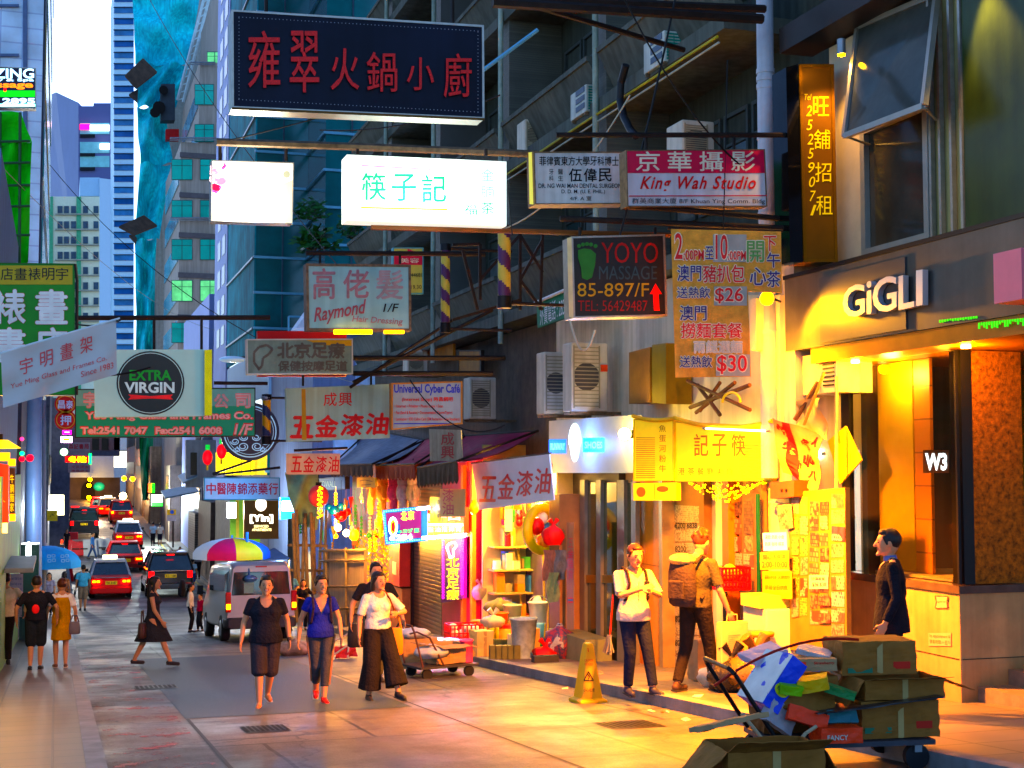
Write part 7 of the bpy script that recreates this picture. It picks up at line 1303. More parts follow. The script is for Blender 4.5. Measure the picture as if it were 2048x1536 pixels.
for s in(-1,1):
    m=MB();m.box((s*.80,-.012,.98),(.13,.1,.5));tl=m.build('taillight',mat('taillight_red',(.45,.015,.02),.2),van,local=True,bevel=.02)
    m=MB();m.box((s*.80,-.066,.87),(.1,.006,.13));m.build('lit_lens',AMB,tl,local=True);wheel(van,s*.86,.85,.33,.2);wheel(van,s*.86,3.55,.33,.2)
    m=MB();m.hexa([Vector((s*.845,y,z))for y,z in((.25,1.25),(2.9,1.25),(2.9,1.66),(.25,1.66))],[Vector((s*.70,y,z))for y,z in((.25,1.25),(2.9,1.25),(2.9,1.8),(.25,1.8))]);m.build('side_window',CARG,van,local=True)
    m=MB();m.box((s*.98,3.75,1.25),(.16,.1,.24));m.cyl((s*.84,3.75,1.15),(s*.92,3.75,1.2),.02,n=6);m.build('wing_mirror',INT,van,local=True,bevel=.02)
m=MB();m.smooth=True;m.loft([rrect(-.1,hw*.93,.34,.58,.08),rrect(-.06,hw*.99,.32,.6,.08),rrect(.4,hw*1.01,.32,.6,.08)]);m.build('bumper',mat('bumper_dark',(.03,.03,.033),.5),van,local=True)
m=MB();m.box((0,-.03,.78),(.62,.07,.2));m.build('plate_recess',INT,van,local=True,bevel=.01);m=MB();m.box((-.02,-.07,.76),(.46,.01,.15));pt_=m.build('number_plate',PLATE,van,local=True);vs,fs,_,_=glyphs('WA 2541',.02);m=MB();m.add([(-.21+.38*a,-.078,.71+.1*b_)for a,b_ in vs],fs);m.build('plate_lettering',BLKP,pt_,local=True)
m=MB();m.cyl((-.3,-.06,1.62),(-.3,-.02,1.8),.018,n=6);m.ell((-.28,-.16,1.55),(.16,.06,.09),12,8);m.build('rear_mirror',mat('mirror_blue',(.08,.16,.28),.2,.3),van,local=True)
m=MB();m.bb(-.75,.75,-.01,.02,1.02,1.05);m.build('trim',VB,van,local=True)
def parasol(label,top,r,h,cols,pole,n=8,name='parasol',logo=None,flap=.18):
    top=Vector(top);rt=thing(name,label,'umbrella',Vector((top.x,top.y,g(top.y))))
    for k in range(n):
        m=MB();m.smooth=True;A=[2*math.pi*(k+i/6)/n for i in range(7)];vs=[]
        for j in range(6):t_=j/5;rr_=r*math.sin(t_*math.pi/2.2)/math.sin(math.pi/2.2);vs+=[top+Vector((rr_*(1-.05*t_*math.sin((i/6)*math.pi))*math.cos(a),rr_*(1-.05*t_*math.sin((i/6)*math.pi))*math.sin(a),-h*(1-math.cos(t_*math.pi/2))))for i,a in enumerate(A)]
        vs+=[v-Vector((0,0,flap))for v in vs[-7:]];m.add(vs,[(j*7+i,(j+1)*7+i,(j+1)*7+i+1,j*7+i+1)for j in range(6)for i in range(6)]);m.build('panel',cols[k%len(cols)],rt)
    m=MB();m.cyl(Vector((top.x,top.y,g(top.y)+.05)),top+Vector((0,0,.08)),.03,n=8);m.build('pole',pole,rt);m=MB()
    for k in range(n):a=2*math.pi*k/n;m.tube([top-Vector((0,0,h*.45)),top+Vector((r*.6*math.cos(a),r*.6*math.sin(a),-h*.42))],.012,4)
    m.build('rib',GALV,rt);return rt
RC=[mat('umb_'+n_,c,.7,var=.06)for n_,c in(('red',(.55,.02,.1)),('yellow',(.75,.45,.03)),('blue',(.02,.1,.5)),('green',(.02,.3,.08)),('white',(.7,.72,.75)))]
tp=WY(464,1076,42);parasol('big rainbow-panelled market parasol behind the van',tp,1.13,.42,[RC[2],RC[3],RC[0],RC[4],RC[4],RC[0],RC[1],RC[2]],mat('blue_pole',(.05,.2,.5),.4))
solo(MB().cyl(WY(494,1140,41.5),WY(494,1064,41.5),.045,n=10),'blue_post',mat('blue_pole',(.05,.2,.5),.4),'blue upright post standing beside the rainbow parasol','post')
tp=WY(92,1091,46);up=parasol('blue parasol with square white logos by the left kerb',tp,1.05,.5,[mat('umb_sky_blue',(.04,.28,.65),.7,var=.08),mat('umb_sky_blue2',(.05,.32,.7),.7,var=.08)],GALV)
LG=mat('pale_blue_logo',(.3,.55,.8),.6);m=MB()
for x in(95,122):
    b=Board('x','','',(x,1108,x+.5,1108.5),Plane(WY(x,1115,44.85),Vector((.15 if x>100 else-.2,-1,.5))),.001,LG,root=up)
    for q in((x,1110,x+6,1115),(x+9,1109,x+15,1114),(x+1,1119,x+7,1124),(x+10,1118,x+16,1123)):b.line([(q[0],q[1]),(q[2],q[1]),(q[2],q[3]),(q[0],q[3]),(q[0],q[1])],1.4,LG,'logo')
    b.done()
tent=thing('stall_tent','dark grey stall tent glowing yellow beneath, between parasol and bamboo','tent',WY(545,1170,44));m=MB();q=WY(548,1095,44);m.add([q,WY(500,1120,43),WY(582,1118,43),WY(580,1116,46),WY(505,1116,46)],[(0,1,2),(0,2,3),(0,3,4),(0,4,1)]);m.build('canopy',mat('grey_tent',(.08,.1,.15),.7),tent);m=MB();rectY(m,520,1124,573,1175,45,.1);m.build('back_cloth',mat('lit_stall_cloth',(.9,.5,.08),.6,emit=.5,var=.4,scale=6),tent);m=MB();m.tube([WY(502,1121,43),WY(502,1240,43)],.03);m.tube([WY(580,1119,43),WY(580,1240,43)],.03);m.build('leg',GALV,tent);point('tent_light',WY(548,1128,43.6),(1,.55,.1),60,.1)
MBX=[mat('stall_goods_%d'%i,c,.6,var=.2)for i,c in enumerate(((.6,.4,.06),(.5,.2,.05),(.4,.45,.1)))]
for i,(x,y)in enumerate(((530,1160),(545,1163),(560,1158),(570,1165))):solo(MB().ell(WY(x,y,43.5),(.18,.18,.14),10,8),'fruit_heap',MBX[i%3],'heap of yellow-orange goods at the tent stall, '+['leftmost','second from the left','second from the right','rightmost'][i],'goods',group='goods heaped at the tent stall')
# = PEOPLE (local: facing -y, feet at z=0)
def remesh(mb,voxel,smooth=4):
    me=mb.mesh('tmp',[]);ob=bpy.data.objects.new('tmp',me);COL.objects.link(ob)
    r=ob.modifiers.new('r','REMESH');r.mode='VOXEL';r.voxel_size=voxel;r.use_smooth_shade=True
    s=ob.modifiers.new('s','SMOOTH');s.iterations=smooth;s.factor=.5
    dg=bpy.context.evaluated_depsgraph_get();dg.update();out=bpy.data.meshes.new_from_object(ob.evaluated_get(dg))
    bpy.data.objects.remove(ob);bpy.data.meshes.remove(me);return out
def cut(me,pred):
    import bmesh
    bm=bmesh.new();bm.from_mesh(me);bmesh.ops.delete(bm,geom=[f for f in bm.faces if pred(f.calc_center_median())],context='FACES');bm.to_mesh(me);bm.free();return me
def ik(a,t,l1,l2,hint):
    a=Vector(a);t=Vector(t);d=t-a;L=min(d.length,(l1+l2)*.999);d=d.normalized();t=a+d*L
    x=(l1*l1-l2*l2+L*L)/(2*L);h=math.sqrt(max(0,l1*l1-x*x));hv=Vector(hint);hv=(hv-d*hv.dot(d))
    hv=hv.normalized()if hv.length>1e-5 else Vector((0,1,0));return a+d*x+hv*h,t
SK=[mat('skin_a',(.46,.24,.14),.5,var=.06,scale=20),mat('skin_b',(.40,.2,.11),.5,var=.06,scale=20)]
HAIRM=mat('black_hair',(.012,.009,.008),.45,var=.3,scale=30);BROWNH=mat('brown_hair',(.06,.02,.01),.5,var=.3,scale=30)
def cloth_m(n,c):return mat('cloth_'+n,c,.85,var=.3,scale=5,bump=.7,obj=True,spec=.04)
def person(label,loc,rz=0,h=1.65,fem=False,legs=None,arms=None,top=('black',(.02,.02,.025)),sleeve=.6,neck=('round',.03),bottom=('trousers','black',(.02,.02,.022)),shoe=(.05,.05,.05),hair='short',hairm=None,skin=0,wide=1.,vox=.011,lean=0,tl=0.,yaw=0,face=True,group=None,tall_top=.9,barefoot=False,nod=0.,belt=None):
    s=h/1.70;loc=Vector(loc);rt=thing('person',label,'person',loc,rz,group);sk=SK[skin];V=Vector;sw=(.165 if fem else .185)*wide;hp=(.092 if fem else .088)
    B=MB();T=MB()
    def P(x,y,z):return V((x*s,(y+tl*max(0,z-.9))*s,z*s))
    leg=legs or{1:(0,0,0),-1:(0,0,0)}
    J={}
    for sd in(1,-1):
        fw,up,dx=leg.get(sd,(0,0,0));hip=P(sd*hp,0,.91);an=V((sd*(hp-.01)+dx,-fw,.085+up))*s;kn,an=ik(hip,an,.43*s,.41*s,(sd*.05,-1,.15));J[sd]=(hip,kn,an)
        B.cap(hip,kn,.082*s*(1.05 if fem else 1),.056*s,12);B.cap(kn,kn.lerp(an,.35),.055*s,.057*s,10);B.cap(kn.lerp(an,.35),an,.057*s,.037*s,10)
        td=V((sd*.15,-1,-.1-(.5 if up>.08 and fw<0 else 0))).normalized();J[('t',sd)]=td;B.cap(an+V((0,.02,-.045))*s,an+td*.15*s+V((0,0,-.05))*s,.036*s,.028*s,8)
    B.ell(P(0,.0,.97),(.155*s*wide,.11*s*wide,.13*s));B.ell(P(0,0,1.1),(.13*s*wide,.095*s*wide,.15*s));B.ell(P(0,-.005,1.26),(sw*.93*s,.108*s*wide,.18*s));B.cap(P(-sw*.82,.01,1.375),P(sw*.82,.01,1.375),.05*s,.05*s,10)
    if fem:
        for sd in(1,-1):B.ell(P(sd*.07,-.075,1.25),(.068*s,.06*s,.065*s))
    [B.cap(P(0,.012,1.445),P(sd*.12,.012,1.395),.042*s,.04*s,8)for sd in(1,-1)];B.cap(P(0,.005,1.40),P(0,-.012-nod*.3,1.49),.053*s,.05*s,10);hs=s*1.12;hc=P(0,-.02-nod,1.592);MH=Matrix.Rotation(yaw,3,'Z')@Matrix.Rotation(nod*5,3,'X')
    def H(x,y,z):return hc+MH@(V((x,y,z))*hs)
    B.ell(hc,(.074*hs,.094*hs,.108*hs),18,14,rot=MH);B.ell(H(0,-.028,-.06),(.056*hs,.06*hs,.052*hs),14,10,rot=MH);B.cap(H(0,-.092,.01),H(0,-.108,-.025),.010*hs,.015*hs,8);B.ell(H(0,-.085,-.098),(.022*hs,.018*hs,.016*hs))
    for sd in(1,-1):B.ell(H(sd*.077,.01,-.01),(.012*hs,.02*hs,.03*hs),8,6,rot=MH)
    ar=arms or{}
    HD={}
    for sd in(1,-1):
        sh=P(sd*sw,.01,1.368);tgt,hint=ar.get(sd,((sd*.06,-.06,-.52),(sd*.4,1,0)));el,wr=ik(sh,sh+V(tgt)*s,.285*s,.25*s,hint);B.cap(sh,el,.050*s,.039*s,10);B.cap(el,el.lerp(wr,.3),.039*s,.038*s,8);B.cap(el.lerp(wr,.3),wr,.038*s,.027*s,8);J[('a',sd)]=(sh,el,wr)
        d=(wr-el).normalized();inn=V((-sd,-.25,0));inn=(inn-d*inn.dot(d)).normalized();wv=d.cross(inn).normalized()
        if wv.y>0:wv=-wv
        pc=wr+d*.05*s;rot=Matrix((wv,inn,d)).transposed();B.ell(pc,(.042*s,.016*s,.055*s),10,8,rot=rot);HD[sd]=(wr,d,inn,wv)
        for k,(o,ln)in enumerate(((.032,.066),(.011,.078),(-.011,.072),(-.032,.056))):
            b0=wr+(d*.092+wv*o)*s;b1=b0+(d*ln*.5+inn*.010+wv*o*.12)*s;b2=b1+(d*ln*.42+inn*.028)*s;B.cap(b0-d*.02*s,b1,.0088*s,.008*s,6);B.cap(b1,b2,.008*s,.0065*s,6)
        b0=wr+(d*.035+wv*.036)*s;b1=b0+(d*.035+wv*.026+inn*.012)*s;B.cap(b0,b1,.0105*s,.009*s,6);B.cap(b1,b1+(d*.03+wv*.004+inn*.012)*s,.009*s,.007*s,6)
    me=remesh(B,vox,3);me.materials.append(sk);bo=bpy.data.objects.new('body',me);COL.objects.link(bo);bo.parent=rt
    zl=tall_top;HX=.02 if tall_top<.9 else 0;T.ell(P(0,0,zl+.09),((.170+HX)*s*wide,(.128+HX)*s*wide,.10*s),16,8);
    rg=[]
    for z,rx,ry in((zl,.176+HX,.134+HX),(zl+.1,.172+HX,.131+HX),(1.1,.152,.118),(1.25,sw*.97+.006,.125),(1.335,sw*.95,.105),(1.395,sw*.78,.085),(1.44,sw*.5,.07),(1.462,.072,.062)):
        rg.append([P(rx*wide*math.cos(a)if z<1.3 else rx*math.cos(a),ry*wide*math.sin(a),z)for a in[2*math.pi*i/20 for i in range(20)]])
    T.loft(rg)
    if fem:
        for sd in(1,-1):T.ell(P(sd*.072,-.082,1.25),(.075*s,.066*s,.072*s))
    for sd in(1,-1):
        sh,el,wr=J[('a',sd)];T.cap(P(sd*sw*.78,.01,1.37),sh,.058*s,.06*s,10)
        if sleeve>0:
            if sleeve<=1:e=sh.lerp(el,sleeve);T.cyl(sh,e,.06*s,.06*s,12)
            else:T.cap(sh,el,.062*s,.052*s,10);T.cyl(el,el.lerp(wr,min(.95,sleeve-1)),.052*s,.045*s,10)
    me=remesh(T,vox*1.05,4);kind,dep=neck;nz,ny=1.425*s,tl*.5*s
    def pred(c):
        y=c.y-tl*max(0,c.z/s-.9)*s
        if c.z>1.40*s and math.hypot(c.x,y)<.083*s:return True
        if y<0 and c.z>1.3*s-dep*s-.1*s:
            if kind=='v':return c.z>(1.40-dep)*s+abs(c.x)*(dep/.085)
            return(c.x/(.085*s))**2+((c.z-1.43*s)/((.03+dep)*s))**2<1
        return False
    cut(me,pred);me.materials.append(cloth_m(*top));o=bpy.data.objects.new('shirt',me);COL.objects.link(o);o.parent=rt;so=o.modifiers.new('t','SOLIDIFY');so.thickness=.005
    G=MB();kind,nm,col=bottom[:3];ln=bottom[3]if len(bottom)>3 else 1.
    G.ell(P(0,0,.96),(.172*s*wide,.13*s*wide,.12*s),16,10)
    if kind in('trousers','shorts','wide'):
        for sd in(1,-1):
            hip,kn,an=J[sd];r0,r1,r2={'trousers':(.098,.072,.058),'shorts':(.105,.09,.08),'wide':(.11,.125,.16)}[kind]
            if kind=='shorts':e=kn.lerp(an,max(0,ln));G.cyl(hip+V((0,0,.02)),kn,r0*s*wide,r1*s*wide,12,True);G.ell(kn,r1*s*wide*.99);G.cyl(kn,e,r1*s*wide,r2*1.12*s*wide,12)
            else:e=kn.lerp(an,.98*ln);G.cyl(hip+V((0,0,.02)),kn,r0*s*wide,r1*s,14);G.ell(kn,r1*s*.995,14,8);G.cyl(kn,e,r1*s,r2*s,14)
    else:
        (h1,k1,a1),(h2,k2,a2)=J[1],J[-1];ym=[(k1 .y+k2 .y)/2*.8];zz=.97-ln;ext=(abs(k1 .y-k2 .y)/2/s)*min(1,ln/.45)*1.25;rg=[]
        for t_ in(0,.3,.6,1):rg.append([P((.165+.03*t_*(1.6 if kind=='flare' else 1))*wide*math.cos(a),(.125+ext*t_+.03*t_)*wide*math.sin(a)+ym[0]/s*t_*.6,.99-ln*t_)+V((.008*s*math.sin(7*a)*t_,.008*s*math.cos(6*a)*t_,0))for a in[2*math.pi*i/24 for i in range(24)]])
        G.loft(rg)
    me=remesh(G,vox*1.1,3);me.materials.append(cloth_m(nm,col));o=bpy.data.objects.new({'trousers':'trousers','shorts':'shorts','wide':'trousers'}.get(kind,'skirt'),me);COL.objects.link(o);o.parent=rt
    for sd in(1,-1):
        hip,kn,an=J[sd];td=J[('t',sd)];m=MB();hz=an+V((0,.035,-.052))*s;m.cap(hz,an+td*.165*s+V((0,0,-.055))*s,.042*s,.035*s,10)
        if not barefoot:m.cap(an+V((0,.012,-.02))*s,an+V((0,-.03,-.05))*s,.044*s,.04*s,10)
        me=remesh(m,vox,2);me.materials.append(mat('shoe_%02d%02d%02d'%tuple(int(c*50)for c in shoe),shoe,.5,var=.1));o=bpy.data.objects.new('shoe',me);COL.objects.link(o);o.parent=rt
        m=MB();a_,b_=hz+V((0,0,-.026))*s,an+td*.175*s+V((0,0,-.075))*s;m.hexa([a_+V((-.04,.03,.0))*s,a_+V((.04,.03,0))*s,b_+V((.036,0,0))*s,b_+V((-.036,0,0))*s],[v-V((0,0,.013))*s for v in(a_+V((-.04,.03,0))*s,a_+V((.04,.03,0))*s,b_+V((.036,0,0))*s,b_+V((-.036,0,0))*s)]);m.build('sole',mat('sole_%d'%(sum(shoe)>.5),(.6,.5,.4)if sum(shoe)>.15 else(.05,.045,.04),.6),rt,local=True)
    if hair!='bald':
        M_=MB();M_.ell(H(0,.022,.03),(.082*hs,.092*hs,.098*hs),18,12,rot=MH);M_.ell(H(0,-.03,.085),(.055*hs,.048*hs,.034*hs),14,8,rot=MH)
        for sd in(1,-1):M_.cap(H(sd*.066,-.035,.055),H(sd*.076,-.01,-.005),.016*hs,.012*hs,7)
        if hair=='bun':M_.ell(H(0,.1,.03),(.045*hs,.04*hs,.045*hs))
        if hair in('bob','long'):
            zb_={'bob':-.09,'long':-.25}[hair]
            for sd in(1,-1):M_.cap(H(sd*.07,.0,.03),H(sd*.078,.02,zb_),.025*hs,.022*hs,8)
            M_.cap(H(0,.06,.0),H(0,.075,zb_),.06*hs,.055*hs,10)
        if hair=='pony':M_.cap(H(0,.1,.03),H(.0,.13,-.14),.032*hs,.018*hs,8)
        if hair=='messy':
            rr=random.Random(5)
            for k in range(30):a=rr.uniform(0,6.28);e=rr.uniform(-.1,1.4);M_.ell(H(.08*math.cos(a)*math.cos(e),.02+.09*math.sin(a)*math.cos(e),.035+.09*math.sin(e)),.024*hs,6,5)
        me=remesh(M_,vox*.8,2);me.materials.append(hairm or HAIRM);o=bpy.data.objects.new('hair',me);COL.objects.link(o);o.parent=rt
    if face:
        for sd in(1,-1):
            m=MB();m.ell(H(sd*.031,-.082,.004),(.013*hs,.008*hs,.006*hs),8,6,rot=MH);m.build('eye',mat('eye_dark',(.02,.015,.012),.3),rt,local=True);m=MB();m.cap(H(sd*.018,-.09,.024),H(sd*.047,-.08,.025),.004*hs,.003*hs,5);m.build('eyebrow',HAIRM,rt,local=True)
        sm=face=='smile';m=MB();pts=[H(x,-.088+.25*abs(x),-.052+(12*x*x if sm else 0))for x in(-.028,-.014,0,.014,.028)];m.tube(pts,(.0075 if sm else .005)*hs,6);m.build('mouth',mat('lip',(.30,.06,.05),.5),rt,local=True)
        if sm:m=MB();m.tube([p+MH@V((0,-.005,.002))*hs for p in pts[1:4]],.0045*hs,6);m.build('teeth',mat('teeth',(.7,.65,.55),.4),rt,local=True)
    rt['_s']=s;return rt,HD,J,s
def at_world(rt,v):return Matrix.Translation(rt.location)@Matrix.Rotation(rt.rotation_euler.z,4,'Z')@Vector(v)
def feet(px,py,off=0.):return WG(px,py,off)
def heightpx(loc,npx):z=(Vector(loc)-CAM).dot(FW);return npx*z/F
def pack(label,rt,s,col,d=.16,w_=.3,h_=.44,z=1.16,lid=None,tl=0.,name='backpack',straps=True):
    o=thing(name,label,'bag',at_world(rt,(0,0,0)),rt.rotation_euler.z);m=MB();m.smooth=True;y0=.13
    m.loft([[Vector((w_/2*k*math.cos(a)*1.0,y0+d/2+d/2*k2*math.sin(a),z+h_*t_))*s for a in[2*math.pi*i/20 for i in range(20)]]for t_,k,k2 in((-.5,.7,.7),(-.44,.95,.95),(-.2,1.03,1.1),(.2,1,1),(.42,.85,.85),(.5,.5,.5))]);m.build('pack',cloth_m(name+label[:6],col),o,local=True)
    if lid:m=MB();m.ell(Vector((0,y0+d/2,z+h_*.45))*s,(w_*.48*s,d*.62*s,.07*s));m.build('lid',cloth_m('lid'+label[:6],lid),o,local=True)
    m=MB();m.bb(-.1*s,.1*s,(y0+d*.98)*s,(y0+d*1.12)*s,(z-.18)*s,(z+.02)*s);m.build('pocket',cloth_m(name+label[:6],col),o,local=True,bevel=.02)
    if straps:
        for sd in(1,-1):m=MB();m.tube([Vector(v)*s for v in((sd*.1,.13,1.38),(sd*.115,.04,1.455),(sd*.12,-.08,1.41),(sd*.115,-.135,1.28),(sd*.14,-.1,1.1),(sd*.15,.1,1.0))],.017*s,6);m.build('strap',cloth_m(name+label[:6],col),o,local=True)
    return o
def gobag(label,hand,col,w_,d,h_,strap=.12,name='handbag',rz=0):
    p=Vector(hand);rt=thing(name,label,'bag',p-Vector((0,0,h_+strap)),rz);m=MB();m.smooth=True;m.loft([[Vector((w_/2*k*math.cos(a),d/2*k*math.sin(a),h_*t_))for a in[2*math.pi*i/16 for i in range(16)]]for t_,k in((0,.8),(.06,1),(.5,1.02),(.95,.85),(1,.7))]);m.build('body',mat('bag_'+label[:9],col,.6,var=.15),rt,local=True)
    m=MB();m.tube([(w_*.38,0,h_*.96),(w_*.2,0,h_+strap),(-w_*.2,0,h_+strap),(-w_*.38,0,h_*.96)],.012,6);m.build('handle',mat('bag_'+label[:9],col,.6,var=.15),rt,local=True);return rt
BLK,NAVY=(.012,.012,.016),(.012,.014,.03)
L1=feet(530,1412)
w1,h1,j1,s1=person('smiling woman in a black T-shirt and dark knee-length shorts walking towards us',L1,rad(-6),heightpx(L1,256),True,{-1:(.14,.0,0),1:(-.22,.06,-.04)},{-1:((-.13,-.06,-.5),(-.5,1,0)),1:((.12,.02,-.5),(.5,1,0))},('black',BLK),.62,('round',.09),('shorts','charcoal',(.03,.026,.03),.12),(.35,.16,.08),'bun',None,0,1.16,.0095,face='smile',tall_top=.84,barefoot=True)
m=MB();wr,d,inn,wv=h1[1];m.cap(wr-d*.01,wr+d*.006,.033*s1,n=10);o=m.build('bracelet',mat('dark_bracelet',(.03,.02,.02),.4),w1,local=True)
L2=feet(640,1403)
w2,h2,j2,s2=person('laughing woman in a blue V-neck top, striped cropped trousers and red trainers',L2,rad(-3),heightpx(L2,248),True,{-1:(-.2,.05,.05),1:(.16,0,-.05)},{-1:((-.14,-.02,-.5),(-.6,1,0)),1:((.10,-.16,-.48),(.6,1,0))},('cobalt',(.02,.025,.22)),.5,('v',.2),('trousers','dark_grey',(.05,.05,.055),.68),(.65,.03,.04),'bun',None,0,.98,.0095,face='smile',yaw=rad(14),tall_top=.88)
for sd in(1,-1):
    hip,kn,an=j2[sd];m=MB();m.tube([hip+Vector((sd*.1,-.03,0))*s2,kn+Vector((sd*.073,-.02,0))*s2,kn.lerp(an,.6)+Vector((sd*.062,-.02,0))*s2],.013,6);m.build('stripe',cloth_m('stripe_tan',(.3,.15,.09)),w2,local=True)
pack('dark backpack worn by the laughing woman in blue',w2,s2,(.03,.02,.03))
L3=feet(755,1398)
w3,h3,j3,s3=person('woman in a white T-shirt and wide black cropped trousers, head turned aside',L3,rad(8),heightpx(L3,250),True,{-1:(.05,0,-.06),1:(.34,.0,.1)},{-1:((-.13,-.1,-.5),(-.5,1,0)),1:((.02,-.24,-.2),(.9,.7,-.2))},('white',(.62,.58,.5)),.85,('round',.03),('wide','black2',(.014,.012,.012),.84),(.02,.02,.02),'bob',HAIRM,0,1.05,.0095,face=True,yaw=rad(18),tall_top=.95)
gobag('orange-brown shoulder bag hanging at the side of the woman in white',at_world(w3,(.24*s3,-.02,1.1*s3)),(.5,.2,.06),.22,.12,.34,.14)
m=MB();m.tube([at_world(w3,Vector(v)*s3)for v in((.1,.04,1.46),(.13,-.1,1.36),(.2,-.1,1.2),(.24,-.02,1.08))],.012,6);solo(m,'shoulder_strap',cloth_m('strap_brown',(.12,.04,.02)),'thin brown shoulder strap across the woman in white','strap')
L4=feet(750,1365)
w4,h4,j4,s4=person('man in a black shirt and olive trousers half hidden behind the woman in white',L4,rad(0),heightpx(L4,236),False,{-1:(.1,0,0),1:(-.1,.02,0)},{-1:((-.16,-.05,-.48),(-.6,1,0)),1:((.18,-.12,-.46),(.6,1,0))},('black',BLK),.7,('round',.03),('trousers','olive',(.1,.1,.06)),(.03,.03,.03),'short',None,0,1.1,.011)
gobag('black shoulder bag hanging at the hip of the half hidden man',at_world(w4,(-.27*s4,-.02,.98*s4)),(.015,.013,.015),.28,.14,.34,.12)
L5=feet(1268,1386,KH)
m5,h5,j5,s5=person('man in a pale short-sleeved shirt looking down at his phone on the pavement',L5,rad(4),heightpx(L5,292),False,{-1:(.0,0,0),1:(.22,.0,.06)},{-1:((.13,-.33,-.14),(-1,.3,-.9)),1:((-.12,-.30,-.17),(1,.3,-.9))},('pale_shirt',(.5,.42,.36)),.95,('v',.07),('trousers','navy',NAVY),(.03,.03,.05),'short',BROWNH,0,1.08,.0095,nod=.03,tall_top=.84)
m=MB();m.tube([Vector(v)*s5 for v in((0,-.13,.9),(0,-.135,1.1),(0,-.135,1.3))],.004,4);m.build('placket',mat('placket',(.3,.22,.18),.7),m5,local=True)
for i in range(5):m=MB();m.ell(Vector((0,-.14,.92+.09*i))*s5,.008,6,5);m.build('button',mat('button',(.5,.45,.4),.4),m5,local=True)
pack('black backpack worn by the man in the pale shirt',m5,s5,(.02,.015,.015))
ph=thing('phone','small dark phone held in both hands of the man in the pale shirt','phone',at_world(m5,Vector((.0,-.34,1.25))*s5),rad(4));m=MB();m.box((0,0,.0),(.07,.012,.14));m.build('body',mat('phone_black',(.02,.02,.02),.2),ph,local=True,bevel=.005)
L6=feet(1392,1382,KH)
m6,h6,j6,s6=person('messy-haired backpacker in dark clothes with a rolled sleeve, seen from behind at right',L6,rad(118),heightpx(L6,316),False,{-1:(.2,0,-.02),1:(-.2,.02,.02)},{-1:((-.12,-.12,-.5),(-.3,1,0)),1:((.1,-.3,-.3),(.5,.8,-.3))},('dark_olive',(.05,.045,.03)),.85,('round',.02),('trousers','black3',(.018,.014,.012)),(.06,.035,.02),'messy',BROWNH,0,1.08,.0095,nod=.04,tl=-.1,face=True)
pack('large dark roll-top backpack with a pale lid worn by the messy-haired man',m6,s6,(.04,.03,.028),d=.2,w_=.34,h_=.52,z=1.18,lid=(.45,.36,.16))
wr,d,inn,wv=h6[-1];hp_=at_world(m6,wr+d*.12);pk=thing('paper_bag','flat pale paper carrier bag held by the backpacker','bag',hp_-Vector((0,0,.66)),rad(12));m=MB();m.bb(-.2,.2,-.05,.05,0,.64);m.build('body',mat('kraft_pale',(.6,.45,.2),.6,var=.1,obj=True,scale=6),pk,local=True,bevel=.01);m=MB();m.tube([(-.08,0,.64),(-.07,0,.72),(.07,0,.72),(.08,0,.64)],.008,6);m.build('handle',mat('bag_cord',(.4,.3,.15),.7),pk,local=True);m=MB()
for i in range(14):m.bb(-.1,.04+.05*math.sin(i*2.1),-.0525,-.0508,.2+.022*i,.205+.022*i)
m.build('print',mat('faint_print2',(.4,.3,.15),.6),pk,local=True)
L7=feet(1778,1400,KH);
L7=Vector((7.85,12.1,g(12.1)+KH));m7,h7,j7,s7=person('man in a dark suit jacket walking away left past the glass shopfront',L7,rad(62+180),1.78,False,{-1:(.2,0,0),1:(-.22,.04,0)},{-1:((-.08,.05,-.5),(-.3,1,0)),1:((.08,-.08,-.5),(.3,1,0))},('suit',(.01,.01,.014)),1.93,('v',.1),('trousers','suit',(.01,.01,.014)),(.02,.02,.02),'short',None,0,1.12,.0095,tall_top=.76)
m7 .rotation_euler.z=rad(-120)
m=MB();m.cyl(Vector((0,.0,1.43))*s7,Vector((0,-.005,1.475))*s7,.066*s7,.06*s7,14);m.build('collar',mat('blue_collar',(.1,.12,.3),.6),m7,local=True)
L8=feet(305,1334)
w8,h8,j8,s8=person('woman in a short dark dress striding to the right across the road',L8,rad(78),heightpx(L8,178),True,{-1:(.36,.0,0),1:(-.36,.05,0)},{-1:((-.06,-.2,-.48),(-.3,1,0)),1:((.1,.05,-.5),(.3,1,0))},('dark_dress',(.02,.02,.022)),.0,('round',.06),('skirt','dark_dress',(.02,.02,.022),.5),(.02,.015,.015),'long',HAIRM,1,.98,.011,barefoot=True)
gobag('dark brown bag on the shoulder of the striding woman',at_world(w8,(-.16,.16,1.08*s8)),(.05,.025,.018),.34,.14,.26,.2,rz=rad(78))
L9=feet(70,1339,KH);p9,h9,j9,s9=person('man with a red patch on his black T-shirt, back to us beside the tan-dressed woman',L9,rad(176),heightpx(L9,184),False,{-1:(.08,0,0),1:(-.1,.02,0)},{-1:((-.16,-.08,-.46),(-.8,.7,0)),1:((.14,-.05,-.48),(.8,.7,0))},('black',BLK),.75,('round',.02),('shorts','dark_shorts',(.015,.018,.02),.05),(.02,.02,.02),'short',None,1,1.12,.011,face=False,barefoot=True)
m=MB();m.ell(Vector((-.0,.135,1.12))*s9,(.06,.012,.075),10,8);m.build('patch',mat('red_patch',(.7,.04,.04),.6),p9,local=True)
